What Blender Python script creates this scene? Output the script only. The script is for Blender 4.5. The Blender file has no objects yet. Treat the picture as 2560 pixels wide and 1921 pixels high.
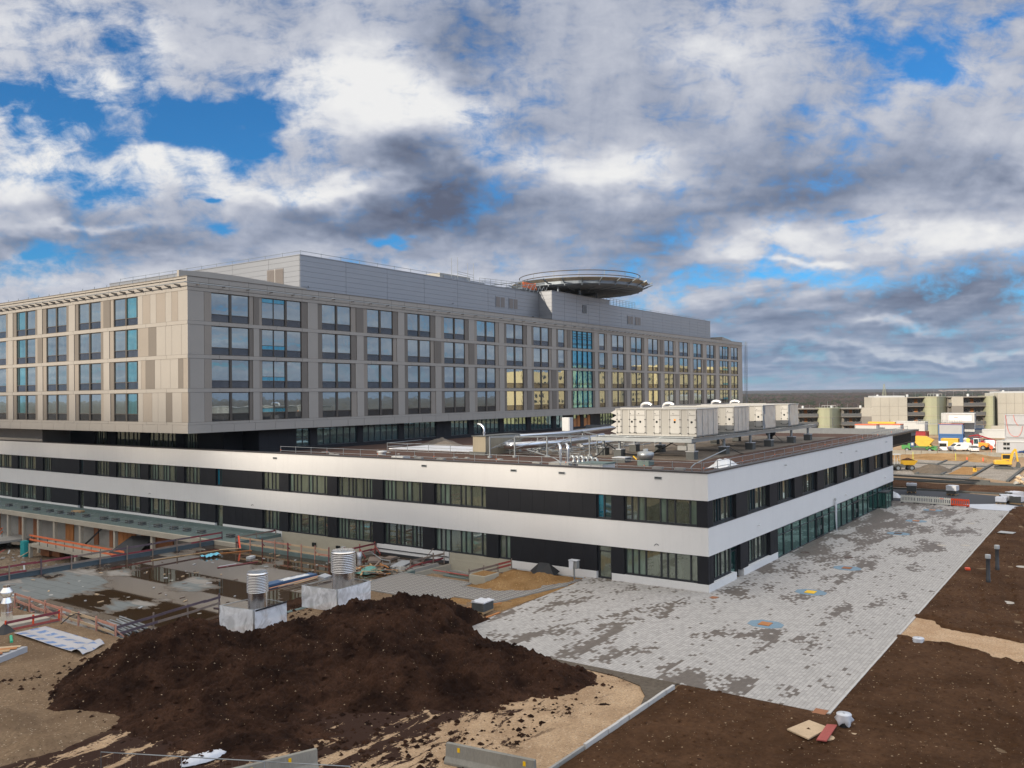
import bpy, bmesh, math, random
from mathutils import Vector, Matrix, noise
R = math.radians
random.seed(7)
scene = bpy.context.scene
COL = scene.collection

# ------------------------------------------------------------------ camera
cam_d = bpy.data.cameras.new('camera'); cam = bpy.data.objects.new('camera', cam_d); COL.objects.link(cam)
YAW, PITCH, ROLL = 0.616595811, 0.0125443, -0.0107880
fw = Vector((math.cos(YAW)*math.cos(PITCH), math.sin(YAW)*math.cos(PITCH), math.sin(PITCH)))
rt = Vector((math.sin(YAW), -math.cos(YAW), 0)); up = rt.cross(fw)
rt2 = rt*math.cos(ROLL)+up*math.sin(ROLL); up2 = rt2.cross(fw)
m = Matrix((rt2, up2, -fw)).transposed().to_4x4(); m.translation = Vector((-61.5068, -25.51636, 15.18184))
cam.matrix_world = m
cam_d.sensor_width = 36; cam_d.sensor_fit = 'HORIZONTAL'; cam_d.lens = 30.0802
cam_d.clip_start = 0.5; cam_d.clip_end = 20000
scene.camera = cam

# ------------------------------------------------------------------ sun
SUN_AZ, SUN_EL = 163, 22
sun_d = bpy.data.lights.new('sun', 'SUN'); sun = bpy.data.objects.new('sun', sun_d); COL.objects.link(sun)
sun_d.energy = 5.0; sun_d.angle = R(0.6); sun_d.color = (1.0, 0.88, 0.72)
sdir = Vector((math.cos(R(SUN_AZ))*math.cos(R(SUN_EL)), math.sin(R(SUN_AZ))*math.cos(R(SUN_EL)), math.sin(R(SUN_EL))))
sun.rotation_euler = sdir.to_track_quat('Z', 'Y').to_euler(); sun.location = (-200, 120, 200)

# ------------------------------------------------------------------ world: sky texture + cloud layer
world = bpy.data.worlds.new('World'); scene.world = world; world.use_nodes = True
class NT:
    """tiny helper to write node graphs"""
    def __init__(s, tree): s.t = tree; s.n = tree.nodes; s.l = tree.links
    def add(s, kind, **kw):
        n = s.n.new(kind)
        for k, v in kw.items(): setattr(n, k, v)
        return n
    def put(s, sock, v):
        if v is None: return
        if hasattr(v, 'default_value') or hasattr(v, 'links'): s.l.new(v, sock)
        else: sock.default_value = v
    def math(s, op, a, b=None, c=None, clamp=False):
        n = s.add('ShaderNodeMath', operation=op, use_clamp=clamp)
        s.put(n.inputs[0], a)
        if b is not None: s.put(n.inputs[1], b)
        if c is not None: s.put(n.inputs[2], c)
        return n.outputs[0]
    def vmath(s, op, a, b=None, out=0):
        n = s.add('ShaderNodeVectorMath', operation=op)
        s.put(n.inputs[0], a)
        if b is not None: s.put(n.inputs[1], b)
        return n.outputs[out]
    def noise(s, vec, scale, detail=4, rough=.55, dist=0, out='Fac'):
        n = s.add('ShaderNodeTexNoise'); s.put(n.inputs['Vector'], vec)
        n.inputs['Scale'].default_value = scale; n.inputs['Detail'].default_value = detail
        n.inputs['Roughness'].default_value = rough; n.inputs['Distortion'].default_value = dist
        return n.outputs[out]
    def smooth(s, v, a, b, o0=0., o1=1.):
        n = s.add('ShaderNodeMapRange', interpolation_type='SMOOTHSTEP'); s.put(n.inputs[0], v)
        n.inputs[1].default_value = a; n.inputs[2].default_value = b; n.inputs[3].default_value = o0; n.inputs[4].default_value = o1
        return n.outputs[0]
    def mix(s, f, a, b, blend='MIX'):
        n = s.add('ShaderNodeMix', data_type='RGBA', blend_type=blend); s.put(n.inputs[0], f)
        s.put(n.inputs[6], a if not isinstance(a, tuple) else (*a[:3], 1)); s.put(n.inputs[7], b if not isinstance(b, tuple) else (*b[:3], 1))
        return n.outputs[2]
    def comb(s, x, y, z=0.):
        n = s.add('ShaderNodeCombineXYZ'); s.put(n.inputs[0], x); s.put(n.inputs[1], y); s.put(n.inputs[2], z); return n.outputs[0]
    def sep(s, v):
        n = s.add('ShaderNodeSeparateXYZ'); s.put(n.inputs[0], v); return n.outputs

wn = NT(world.node_tree); world.node_tree.nodes.clear()
w_out = wn.add('ShaderNodeOutputWorld'); w_bg = wn.add('ShaderNodeBackground'); wn.l.new(w_bg.outputs[0], w_out.inputs[0])
sky = wn.add('ShaderNodeTexSky', sky_type='NISHITA'); sky.sun_disc = False
sky.sun_elevation = R(SUN_EL); sky.sun_rotation = R(90-SUN_AZ); sky.altitude = 500; sky.air_density = 1.0; sky.dust_density = 0.6; sky.ozone_density = 2.0
tc = wn.add('ShaderNodeTexCoord'); D = tc.outputs['Generated']
# compass coordinates of a direction: u across the view to the north-east, v = rise
fh = (math.cos(YAW), math.sin(YAW), 0.); rh = (math.sin(YAW), -math.cos(YAW), 0.)
dz = wn.sep(D)[2]
df = wn.math('MAXIMUM', wn.math('ABSOLUTE', wn.vmath('DOT_PRODUCT', D, fh, 1)), 0.12)
dr = wn.vmath('DOT_PRODUCT', D, rh, 1)
u = wn.math('DIVIDE', dr, df); v = wn.math('DIVIDE', dz, df)
# planar cloud coordinates (perspective towards the horizon)
hgt = wn.math('ADD', wn.math('MAXIMUM', dz, 0.0), 0.10)
px = wn.math('DIVIDE', dr, hgt); py = wn.math('DIVIDE', wn.vmath('DOT_PRODUCT', D, fh, 1), hgt)
P = wn.comb(px, wn.math('MULTIPLY', py, 1.0), 0.)
UVv = wn.comb(u, wn.math('MULTIPLY', v, 1.7), 0.)
n_warp = wn.noise(UVv, 5.0, 4, .6, 0, 'Color')
warp = wn.vmath('MULTIPLY', wn.vmath('SUBTRACT', n_warp, (.5, .5, .5)), (.16, .12, 0.))
n_warp2 = wn.noise(UVv, 17.0, 3, .6, 0, 'Color')
warp2 = wn.vmath('MULTIPLY', wn.vmath('SUBTRACT', n_warp2, (.5, .5, .5)), (.055, .04, 0.))
Q = wn.vmath('ADD', wn.vmath('ADD', wn.comb(u, v, 0.), warp), warp2)
def blob(x, y, sx, sy, a):
    uu = (x-1280)/2139.; vv = (984-.0105*(x-1280)-y)/2139.
    q = wn.vmath('MULTIPLY', wn.vmath('SUBTRACT', Q, (uu, vv, 0.)), (2139./(sx*1.15), 2139./(sy*1.15), 0.))
    r2 = wn.vmath('DOT_PRODUCT', q, q, 1)
    return wn.math('MULTIPLY', wn.math('EXPONENT', wn.math('MULTIPLY', r2, -1.0)), a)
def total(lst):
    t = None
    for b in lst:
        o = blob(*b); t = o if t is None else wn.math('ADD', t, o)
    return t
holes = [(40,270,100,35,.28),(260,330,130,28,.32),(700,290,60,45,.28),(20,705,80,30,.35),(250,60,60,40,.25),(150,250,130,50,.5),(330,130,70,45,.3),(430,270,130,60,.6),(560,320,110,80,.66),(620,220,120,45,.5),(650,370,70,40,.5),
 (290,460,70,25,.55),(180,420,110,28,.4),(510,487,25,12,.5),(560,565,45,22,.55),(120,655,120,30,.65),(960,612,45,12,.7),
 (2330,110,140,80,.5),(2150,60,100,50,.25),(2300,175,90,30,.3),(2480,5,60,20,.5),(1900,690,230,26,.42),(1990,622,90,14,.3),
 (2200,537,60,9,.35),(1700,735,90,18,.3),(2380,710,120,20,.2),(840,690,60,20,.3),(1850,960,300,14,.2),(2250,960,400,18,.2),(400,40,50,30,.2)]
darks = [(1090,480,150,110,.62),(990,390,80,70,.5),(1250,530,200,65,.30),(800,562,160,50,.5),(350,625,280,38,.38),(200,520,160,35,.28),(330,560,160,28,.15),
 (1150,80,210,90,.36),(1500,510,240,55,.20),(2030,450,260,75,.42),(1650,630,170,70,.36),(1850,320,260,60,.2),(2380,420,180,70,.3),
 (2350,745,300,50,.5),(2100,890,560,28,.42),(2100,820,420,22,.3),(1580,150,150,70,.2),(2520,480,50,30,.4),(60,600,120,40,.3),(1330,330,100,60,.2),(1950,790,160,22,.25),(2300,930,420,20,.3),(1750,480,160,45,.12)]
brights = [(900,190,150,90,.42),(1060,250,130,90,.4),(430,390,190,45,.42),(60,350,110,110,.4),(1520,410,210,55,.45),(650,470,200,28,.38),
 (900,450,120,50,.4),(1760,120,180,70,.3),(2450,600,170,35,.3),(1950,560,130,40,.3),(2350,862,260,10,.5),(2200,905,300,9,.4),(2230,792,110,10,.4),(100,40,190,70,.2),
 (230,205,80,45,.35),(370,120,90,60,.32),(160,290,60,20,.4),(250,575,150,18,.35),(1780,625,90,30,.3),(1180,380,60,90,.3),(2000,650,150,10,.3),(980,720,160,30,.2)]
P2 = wn.vmath('ADD', wn.vmath('MULTIPLY', P, (.55, .55, 0.)), wn.vmath('MULTIPLY', UVv, (1.9, 1.9, 0.)))
n1 = wn.noise(P, 0.9, 4, .58, .3); n2 = wn.noise(P2, 2.4, 6, .60, .2); n3 = wn.noise(UVv, 21, 6, .66, .3)
n2s = wn.noise(wn.vmath('ADD', P2, (-.06, .05, 0.)), 2.4, 3, .60, .2)
n1s = wn.noise(wn.vmath('ADD', P, (-.16, -.08, 0.)), 0.9, 3, .58, .3)
lit = wn.math('ADD', wn.math('MULTIPLY', wn.math('SUBTRACT', n2, n2s), .25), wn.math('MULTIPLY', wn.math('SUBTRACT', n1, n1s), .85))
fine = wn.math('ADD', wn.math('MULTIPLY', wn.math('SUBTRACT', n2, .5), .9), wn.math('MULTIPLY', wn.math('SUBTRACT', n3, .5), 1.05))
cov_raw = wn.math('SUBTRACT', wn.math('ADD', wn.math('ADD', .66, wn.math('MULTIPLY', wn.math('SUBTRACT', n1, .5), .5)), wn.math('MULTIPLY', fine, 1.45)), wn.math('MULTIPLY', total(holes), 1.05))
cov = wn.smooth(cov_raw, -.02, .70)
bri = wn.math('ADD', wn.math('SUBTRACT', wn.math('ADD', wn.math('ADD', .575, lit), wn.math('ADD', wn.math('MULTIPLY', wn.math('SUBTRACT', n1, .5), .5), wn.math('MULTIPLY', fine, .36))), wn.math('MULTIPLY', total(darks), .78)), total(brights))
ramp = wn.add('ShaderNodeValToRGB'); wn.l.new(bri, ramp.inputs[0])
cr = ramp.color_ramp; cr.elements[0].position = -0.0; cr.elements[0].color = (.115, .135, .20, 1)
cr.elements[1].position = 1.0; cr.elements[1].color = (.86, .86, .86, 1)
for p, c in ((.22, (.20, .24, .335, 1)), (.45, (.355, .395, .50, 1)), (.68, (.56, .585, .66, 1)), (.85, (.76, .77, .80, 1))):
    e = cr.elements.new(p); e.color = c
skyc = wn.mix(1.0, wn.mix(1.0, sky.outputs[0], (.030, .088, .135), 'MULTIPLY'), (1, 1, 1), 'MULTIPLY')
col = wn.mix(cov, skyc, ramp.outputs[0])
# towards the horizon the deck of cloud goes slate blue
hz = wn.smooth(v, 0.005, 0.13, .62, 0.0)
col = wn.mix(hz, col, (.20, .30, .46))
# extra sky brightness added overhead and behind, out of view, to light the facades
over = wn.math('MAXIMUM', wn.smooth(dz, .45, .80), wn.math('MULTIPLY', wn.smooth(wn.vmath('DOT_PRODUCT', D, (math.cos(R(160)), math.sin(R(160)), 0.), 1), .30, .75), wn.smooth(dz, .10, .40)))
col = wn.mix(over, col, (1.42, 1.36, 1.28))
side = wn.math('MULTIPLY', wn.smooth(wn.vmath('DOT_PRODUCT', D, (.25, -.968, 0.), 1), .25, .75), wn.smooth(dz, .10, .32))  # bluish brightness added out of view to lift the forecourt-facing walls
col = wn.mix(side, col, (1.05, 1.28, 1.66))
below = wn.smooth(dz, -.02, 0.0)
col = wn.mix(below, (.12, .10, .08), col)
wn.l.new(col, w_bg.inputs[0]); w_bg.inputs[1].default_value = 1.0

scene.view_settings.view_transform = 'Standard'; scene.view_settings.look = 'None'
scene.view_settings.exposure = 0.0; scene.view_settings.gamma = 1.0
scene.view_settings.use_curve_mapping = False
scene.cycles.max_bounces = 6; scene.cycles.diffuse_bounces = 2; scene.cycles.glossy_bounces = 4
scene.cycles.transmission_bounces = 4; scene.cycles.transparent_max_bounces = 8
scene.cycles.use_denoising = True

# lumpy blocker mesh added out of view towards the sun: its shade lies over the forecourt and the low building
def add_sun_blocker():
    rr = random.Random(4); t = 430/sdir.z; off = (sdir.x*t, sdir.y*t)
    me = bpy.data.meshes.new('sun_blocker'); vs = []; fs = []
    def lump(cx, cy, cz, rx, ry, rz):
        n, k = 14, 8; o = len(vs)
        for i in range(k+1):
            th = math.pi*i/k
            for j in range(n):
                ph = 2*math.pi*j/n; d = Vector((math.sin(th)*math.cos(ph), math.sin(th)*math.sin(ph), math.cos(th)))
                q = 1+.18*noise.noise(d*2.2+Vector((cx*.01, cy*.01, 0))); vs.append((cx+d.x*rx*q, cy+d.y*ry*q, cz+d.z*rz*q))
        for i in range(k):
            for j in range(n): fs.append((o+i*n+j, o+i*n+(j+1) % n, o+(i+1)*n+(j+1) % n, o+(i+1)*n+j))
    def fill(x0, x1, y0, y1, r):
        nx = max(1, round((x1-x0)/(r*.9))); ny = max(1, round((y1-y0)/(r*.9)))
        for i in range(nx):
            for j in range(ny):
                lump(x0+(i+.5)*(x1-x0)/nx+off[0], y0+(j+.5)*(y1-y0)/ny+off[1], 430+rr.uniform(-3, 3), r*.86, r*.86, r*.13)
    fill(-150, 15, -1, 165, 20); fill(-150, 66, -110, -6, 20)
    me.from_pydata(vs, [], fs); me.polygons.foreach_set('use_smooth', [True]*len(fs))
    mt = bpy.data.materials.new('blocker_white'); mt.use_nodes = True; b = mt.node_tree.nodes['Principled BSDF']
    b.inputs['Base Color'].default_value = (.9, .9, .92, 1); b.inputs['Roughness'].default_value = 1
    me.materials.append(mt); o = bpy.data.objects.new('sun_blocker', me); COL.objects.link(o); o['kind'] = 'structure'
add_sun_blocker()

# ------------------------------------------------------------------ materials
MATS = {}
def pos_vec(t):
    g = t.add('ShaderNodeNewGeometry'); return g.outputs['Position']
def new_mat(name):
    mt = bpy.data.materials.new(name); mt.use_nodes = True; t = NT(mt.node_tree)
    b = mt.node_tree.nodes['Principled BSDF']; MATS[name] = mt
    return mt, t, b
def bump(t, b, h, strength=.3, dist=.02):
    n = t.add('ShaderNodeBump'); n.inputs['Strength'].default_value = strength; n.inputs['Distance'].default_value = dist
    t.put(n.inputs['Height'], h); t.l.new(n.outputs[0], b.inputs['Normal'])
def simple(name, col, rough=.6, metal=0., var=.12, scale=1.5, bmp=0., bscale=8., spec=.5, fine=0., bdist=.02, stretch=None):
    """plain painted / natural material with two scales of tone variation"""
    mt, t, b = new_mat(name); p = pos_vec(t)
    if stretch: p = t.vmath('MULTIPLY', p, stretch)
    b.inputs['Roughness'].default_value = rough; b.inputs['Metallic'].default_value = metal
    b.inputs['Specular IOR Level'].default_value = spec
    n = t.noise(p, scale, 4, .6)
    f = t.math('MULTIPLY', t.math('SUBTRACT', n, .5), var*2.4)
    if fine:
        f = t.math('ADD', f, t.math('MULTIPLY', t.math('SUBTRACT', t.noise(p, scale*14, 3, .7), .5), fine*2))
    k = t.math('ADD', 1.0, f)
    if name == 'plaster':                       # rain streaks and faint grime
        st = t.noise(t.vmath('MULTIPLY', p, (2.2, 2.2, .12)), 1.4, 4, .7)
        k = t.math('SUBTRACT', k, t.math('MULTIPLY', t.smooth(st, .50, .75), .045))
    c = t.vmath('SCALE', (col[0], col[1], col[2])); t.put(c.node.inputs['Scale'], k)
    t.l.new(c, b.inputs['Base Color'])
    if bmp: bump(t, b, t.noise(p, bscale, 4, .65), bmp, bdist)
    return mt

simple('plaster', (.69, .675, .655), .92, 0, .05, .35, .12, 30, .2, .03)
simple('coping', (.055, .05, .05), .5, .3, .1)
simple('charcoal', (.0165, .017, .020), .6, 0, .16, .8, 0, 8, .18, .08)
simple('frame', (.022, .024, .028), .45, 0, .1)
simple('frame_brown', (.075, .062, .050), .5, .2, .1)
simple('core', (.012, .012, .013), .9)
simple('panel_light', (.305, .28, .25), .62, .0, .05, .5, 0, 8, .4, .035)
simple('panel_mid', (.255, .222, .188), .62, 0, .06, .5, 0, 8, .4, .035)
simple('panel_dark', (.15, .13, .11), .62, 0, .07, .5, 0, 8, .4, .035)
simple('panel_metal', (.27, .28, .30), .42, .6, .05, .3, 0, 8, .5, .02)
simple('louvre', (.17, .15, .14), .5, .2, .1)
simple('roof_gravel', (.145, .122, .10), .95, 0, .3, .6, .8, 22, .2, .6)
simple('roof_soil', (.070, .040, .030), .95, 0, .3, .5, .8, 9, .2, .35)
simple('roof_felt', (.16, .17, .18), .85, 0, .2)
simple('galv', (.30, .32, .33), .42, .7, .18, 2.0, 0, 8, .5, .1)
simple('galv_dark', (.20, .23, .26), .5, .4, .2)
simple('alu', (.60, .61, .63), .28, 1., .06, 1.0, .10, 2.5)
simple('steel_brushed', (.78, .76, .74), .22, 1., .05, 1.2, .04, 3)
simple('foil', (.60, .59, .56), .38, .55, .10, 1.0, 1., 1.0, .5, .08, .14, (1., 1., .45))
simple('cream_metal', (.31, .30, .275), .5, .1, .05, .8, 0, 8, .5, .03)
simple('cream_light', (.41, .40, .375), .5, .1, .03)
simple('black_plastic', (.02, .02, .022), .45, 0, .2)
simple('black_rubber', (.016, .016, .017), .6, 0, .2)
simple('white_paint', (.76, .76, .75), .4, 0, .06, 2)
simple('grey_paint', (.42, .43, .43), .5, 0, .1)
simple('block_grey', (.26, .26, .25), .9, 0, .2, 3, .4, 20, .3, .2)
simple('block_dark', (.085, .088, .085), .9, 0, .2, 3, .4, 20, .3, .2)
simple('concrete', (.40, .36, .29), .9, 0, .16, .5, .3, 14, .3, .16)
simple('concrete_yellow', (.40, .365, .285), .9, 0, .13, .6, .3, 10, .3, .12, .02, (1, 1, 3))
simple('concrete_grey', (.30, .285, .26), .9, 0, .22, .7, .35, 12, .3, .18)
simple('concrete_jersey', (.25, .235, .20), .9, 0, .30, 1.2, .5, 12, .3, .25, .02, (1, 1, .35))
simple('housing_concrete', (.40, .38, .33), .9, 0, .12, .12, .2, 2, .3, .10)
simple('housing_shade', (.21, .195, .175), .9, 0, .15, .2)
simple('mesh_green', (.31, .32, .22), .75, 0, .06, .2, 0, 8, .3, .10)
simple('balcony_grey', (.085, .088, .092), .7, 0, .12)
simple('wood_orange', (.42, .17, .055), .7, 0, .3, 1.5, .2, 12, .3, .2, .02, (1, 1, .3))
simple('wood_raw', (.42, .28, .15), .8, 0, .28, 1.3, .2, 10, .3, .25)
simple('wood_pale', (.52, .38, .24), .8, 0, .25, 1.3, .2, 10, .3, .25)
simple('wood_weathered', (.22, .17, .14), .85, 0, .35, 1.5, .3, 14, .3, .3)
simple('wood_red', (.36, .085, .07), .75, 0, .35, 1.2, .2, 10, .3, .35)
simple('wood_darkred', (.20, .035, .045), .7, 0, .3, 1.2)
simple('wood_purple', (.10, .07, .085), .75, 0, .35, 1.0, .2, 10)
simple('wood_pinkish', (.50, .25, .18), .8, 0, .3, 1.6, .2, 12, .3, .3)
simple('orange_paint', (.72, .17, .06), .7, 0, .25, 1.2)
simple('bitumen_blue', (.060, .082, .095), .75, 0, .2, 1.2, .1, 10)
simple('bitumen_green', (.12, .16, .15), .85, 0, .2, 1.2, .1, 10, .3, .15)
simple('film_white', (.60, .61, .64), .35, 0, .12, .9, .5, 1.1, .5, .1, .08, (1., 1., .5))
simple('film_clear', (.66, .67, .68), .25, 0, .2, 2.0, 1., 3.5, .6, .1, .1)
simple('tarp_blue', (.045, .10, .20), .6, 0, .3, 1.0, .6, 3)
simple('teal', (.02, .30, .31), .5, 0, .1)
simple('green_pipe', (.03, .42, .22), .4, 0, .1)
simple('blue_bag', (.02, .16, .50), .5, 0, .2, 2, .6, 5)
simple('yellow_paint', (.62, .38, .03), .45, 0, .10, 1.5)
simple('yellow_machine', (.60, .36, .03), .42, 0, .12, 1.5)
simple('orange_machine', (.80, .27, .02), .42, 0, .12, 1.5)
simple('green_truck', (.045, .22, .05), .4, 0, .12, 1.2)
simple('blue_truck', (.02, .06, .16), .4, 0, .12)
simple('red_paint', (.30, .02, .025), .35, 0, .1)
simple('car_blue', (.015, .05, .17), .25, .3, .05)
simple('car_silver', (.5, .51, .53), .3, .5, .05)
simple('container_white', (.46, .47, .47), .5, 0, .06, .8)
simple('container_grey', (.36, .37, .39), .55, 0, .06, .8)
simple('container_blue', (.02, .10, .28), .45, 0, .1)
simple('container_orange', (.55, .12, .05), .45, 0, .1)
simple('barrier_white', (.66, .64, .57), .5, 0, .1, 1.5)
simple('barrier_red', (.78, .08, .02), .45, 0, .08)
simple('tyre', (.022, .02, .019), .85, 0, .2)
simple('dark_glass', (.015, .02, .022), .06, 0, .05, 1, 0, 8, 1.0)
simple('sign_yellow', (.85, .50, .0), .5, 0, .03)
simple('soil_spill', (.045, .024, .016), .95, 0, .3, 2, .8, 9, .2, .4)
simple('insulation_yellow', (.75, .65, .12), .8, 0, .2, 3, .4, 12)
simple('hill_forest', (.055, .055, .058), .95, 0, .2, .01, 0, 8, .1)
simple('village', (.26, .22, .20), .9)
simple('facade_cream', (.80, .64, .34), .85, 0, .05, .1)
simple('rust', (.30, .12, .05), .8, 0, .3, 3, .3, 12)
simple('manhole_iron', (.11, .075, .06), .7, .3, .3, 4, .4, 20)
simple('manhole_ring', (.45, .40, .34), .85, 0, .15, 4)
simple('fleece_blue', (.19, .27, .33), .85, 0, .15, 3, .3, 14, .2, .15)
simple('board_concrete', (.25, .22, .165), .9, 0, .16, .8, .3, 10, .3, .15, .02, (3, 3, .6))
simple('kerb_stone', (.50, .48, .45), .85, 0, .12, 2, .2, 15, .3, .12)

def glass(name, interior, refl, tint=(1, 1, 1), rough=.02, wave=.004, ivar=.5):
    """coated window glass: mirror share growing at grazing angles over a dim room behind, slightly wavy panes"""
    mt, t, b = new_mat(name); mt.node_tree.nodes.remove(b)
    out = [n for n in mt.node_tree.nodes if n.type == 'OUTPUT_MATERIAL'][0]
    p = pos_vec(t)
    rnd = t.add('ShaderNodeObjectInfo').outputs['Random']
    n = t.noise(t.vmath('MULTIPLY', p, (1, 1, .22)), 1.1, 3, .6)
    k = t.math('ADD', .55, t.math('ADD', t.math('MULTIPLY', rnd, ivar), t.math('MULTIPLY', t.math('SUBTRACT', n, .45), 1.6)))
    k = t.math('MAXIMUM', k, .05)
    c = t.vmath('SCALE', interior); t.put(c.node.inputs['Scale'], k)
    d = t.add('ShaderNodeBsdfDiffuse'); t.l.new(c, d.inputs[0])
    g = t.add('ShaderNodeBsdfGlossy'); g.inputs['Roughness'].default_value = rough; g.inputs['Color'].default_value = (*tint, 1)
    bp = t.add('ShaderNodeBump'); bp.inputs['Strength'].default_value = 1.0; bp.inputs['Distance'].default_value = wave
    t.l.new(t.noise(p, .55, 2, .5), bp.inputs['Height']); t.l.new(bp.outputs[0], g.inputs['Normal'])
    ge = t.add('ShaderNodeNewGeometry'); nv = t.math('ABSOLUTE', t.vmath('DOT_PRODUCT', ge.outputs['Incoming'], ge.outputs['Normal'], 1))
    f = t.math('ADD', refl, t.math('MULTIPLY', t.math('POWER', t.math('SUBTRACT', 1.0, nv), 3.5), .9*(1.0-refl)), clamp=True)
    mx = t.add('ShaderNodeMixShader'); t.l.new(f, mx.inputs[0]); t.l.new(d.outputs[0], mx.inputs[1]); t.l.new(g.outputs[0], mx.inputs[2])
    t.l.new(mx.outputs[0], out.inputs[0])
    return mt
glass('glass_ward', (.06, .085, .095), .40, (.84, .95, 1.0), .015, .004)
glass('glass_spandrel', (.02, .024, .03), .10, (.8, .85, .95), .03)
glass('glass_teal', (.03, .13, .16), .36, (.6, .9, 1.0), .02)
glass('glass_blue', (.02, .24, .36), .30, (.38, .78, 1.0), .015, .006, .1)
glass('glass_podium', (.12, .135, .10), .24, (.85, .95, .88), .02)
glass('glass_podium_green', (.15, .20, .16), .14, (.8, 1.0, .9), .02)
glass('glass_shop', (.018, .05, .045), .22, (.55, .85, .82), .02)
glass('glass_third', (.02, .05, .055), .30, (.55, .8, .85), .02)

# ---- paved forecourt: coursed pavers, single wet ones in drifts
def m_paving():
    mt, t, b = new_mat('paving'); p = pos_vec(t); s = t.sep(p)
    H, W = .20, .30
    ry = t.math('DIVIDE', s[1], H); row = t.math('FLOOR', ry)
    off = t.math('MULTIPLY', t.math('MODULO', t.math('ABSOLUTE', row), 2.0), .5)
    rx = t.math('ADD', t.math('DIVIDE', s[0], W), off); colm = t.math('FLOOR', rx)
    cell = t.comb(colm, row, 0)
    wn_ = t.add('ShaderNodeTexWhiteNoise', noise_dimensions='2D'); t.l.new(cell, wn_.inputs['Vector'])
    rnd = wn_.outputs['Value']
    cp = t.vmath('MULTIPLY', cell, (W, H, 1))
    clus = t.noise(t.vmath('MULTIPLY', cp, (.45, 1.15, 1)), .30, 7, .68, .35)
    far = t.smooth(s[0], 18, 45)
    nearb = t.math('MULTIPLY', t.smooth(s[1], -9, -1), t.smooth(s[0], 2, 30))
    thr = t.math('SUBTRACT', t.math('SUBTRACT', .548, t.math('MULTIPLY', far, .04)), t.math('MULTIPLY', nearb, .06))
    edge = t.smooth(s[1], -13.5, -9.0, .06, 0)
    wet = t.smooth(t.math('SUBTRACT', t.math('ADD', clus, t.math('MULTIPLY', t.math('SUBTRACT', rnd, .5), .10)), t.math('ADD', thr, edge)), 0, .02)
    lone = t.math('GREATER_THAN', rnd, .988); wet = t.math('MAXIMUM', wet, lone)
    fx = t.math('FRACT', rx); fy = t.math('FRACT', ry)
    jx = t.math('LESS_THAN', fx, .045); jy = t.math('LESS_THAN', fy, .085); joint = t.math('MAXIMUM', jx, jy)
    tone = t.math('ADD', .88, t.math('MULTIPLY', t.math('FRACT', t.math('MULTIPLY', rnd, 17.3)), .24))
    tone = t.math('MULTIPLY', tone, t.math('ADD', .93, t.math('MULTIPLY', t.noise(p, .18, 3, .5), .14)))
    dry = t.vmath('SCALE', (.405, .38, .352)); t.put(dry.node.inputs['Scale'], tone)
    wetc = t.vmath('SCALE', (.135, .110, .090)); t.put(wetc.node.inputs['Scale'], tone)
    c = t.mix(wet, dry, wetc); c = t.mix(joint, c, t.mix(.62, c, (.10, .085, .07)))
    t.l.new(c, b.inputs['Base Color']); t.put(b.inputs['Roughness'], t.math('SUBTRACT', .88, t.math('MULTIPLY', wet, .30)))
    b.inputs['Specular IOR Level'].default_value = .35
    bump(t, b, t.math('MULTIPLY', joint, -1.0), .5, .01)
m_paving()

def m_grasspaver():
    mt, t, b = new_mat('grass_paver'); p = pos_vec(t); s = t.sep(p)
    fx = t.math('FRACT', t.math('DIVIDE', s[0], .22)); fy = t.math('FRACT', t.math('DIVIDE', s[1], .34))
    g = t.math('MULTIPLY', t.math('GREATER_THAN', fx, .42), t.math('GREATER_THAN', fy, .22))
    sx = t.math('GREATER_THAN', t.math('FRACT', t.math('DIVIDE', s[1], .68)), .5)
    soil = t.mix(t.noise(p, 1.2, 3, .6), (.055, .055, .03), (.085, .06, .055))
    st = t.mix(sx, (.36, .34, .31), (.29, .27, .26))
    c = t.mix(g, st, soil); t.l.new(c, b.inputs['Base Color']); b.inputs['Roughness'].default_value = .9
    bump(t, b, t.math('MULTIPLY', g, -1.), .6, .03)
m_grasspaver()

def speck(t, p, base, scale, thr, colr):
    vr = t.add('ShaderNodeTexVoronoi'); t.put(vr.inputs['Vector'], p); vr.inputs['Scale'].default_value = scale
    small = t.math('LESS_THAN', vr.outputs['Distance'], .32)
    sel = t.math('GREATER_THAN', t.sep(vr.outputs['Color'])[0], thr)
    return t.mix(t.math('MULTIPLY', small, sel), base, colr)
def ground_mat(name, c0, c1, sc=.5, specks=((6., .985, (.4, .32, .22)),), bmp=.8, bsc=6., bd=.06, rough=.95, extra=None):
    mt, t, b = new_mat(name); p = pos_vec(t)
    n = t.noise(p, sc, 6, .65, .3)
    f = t.smooth(n, .32, .68); c = t.mix(f, c0, c1)
    n2 = t.noise(p, sc*16, 5, .7); c = t.mix(t.math('MULTIPLY', t.smooth(n2, .35, .75), .55), c, tuple(x*.45 for x in c0))
    for (a, th, cc) in specks: c = speck(t, p, c, a, th, cc)
    if extra: c = extra(t, p, c)
    t.l.new(c, b.inputs['Base Color']); b.inputs['Roughness'].default_value = rough; b.inputs['Specular IOR Level'].default_value = .08
    h = t.math('ADD', t.noise(p, bsc, 6, .72), t.math('MULTIPLY', t.noise(p, bsc*4, 4, .7), .5))
    bump(t, b, h, bmp, bd)
    return mt
ground_mat('soil_field', (.074, .036, .017), (.128, .066, .034), .25, ((7., .975, (.42, .30, .19)), (3., .985, (.045, .022, .013)), (14., .97, (.33, .24, .15))), 1., 5., .09)
ground_mat('soil_heap', (.020, .0095, .006), (.082, .040, .0235), .42, ((8., .992, (.34, .25, .16)), (16., .99, (.32, .22, .13))), 1., 4., .13)
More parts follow.
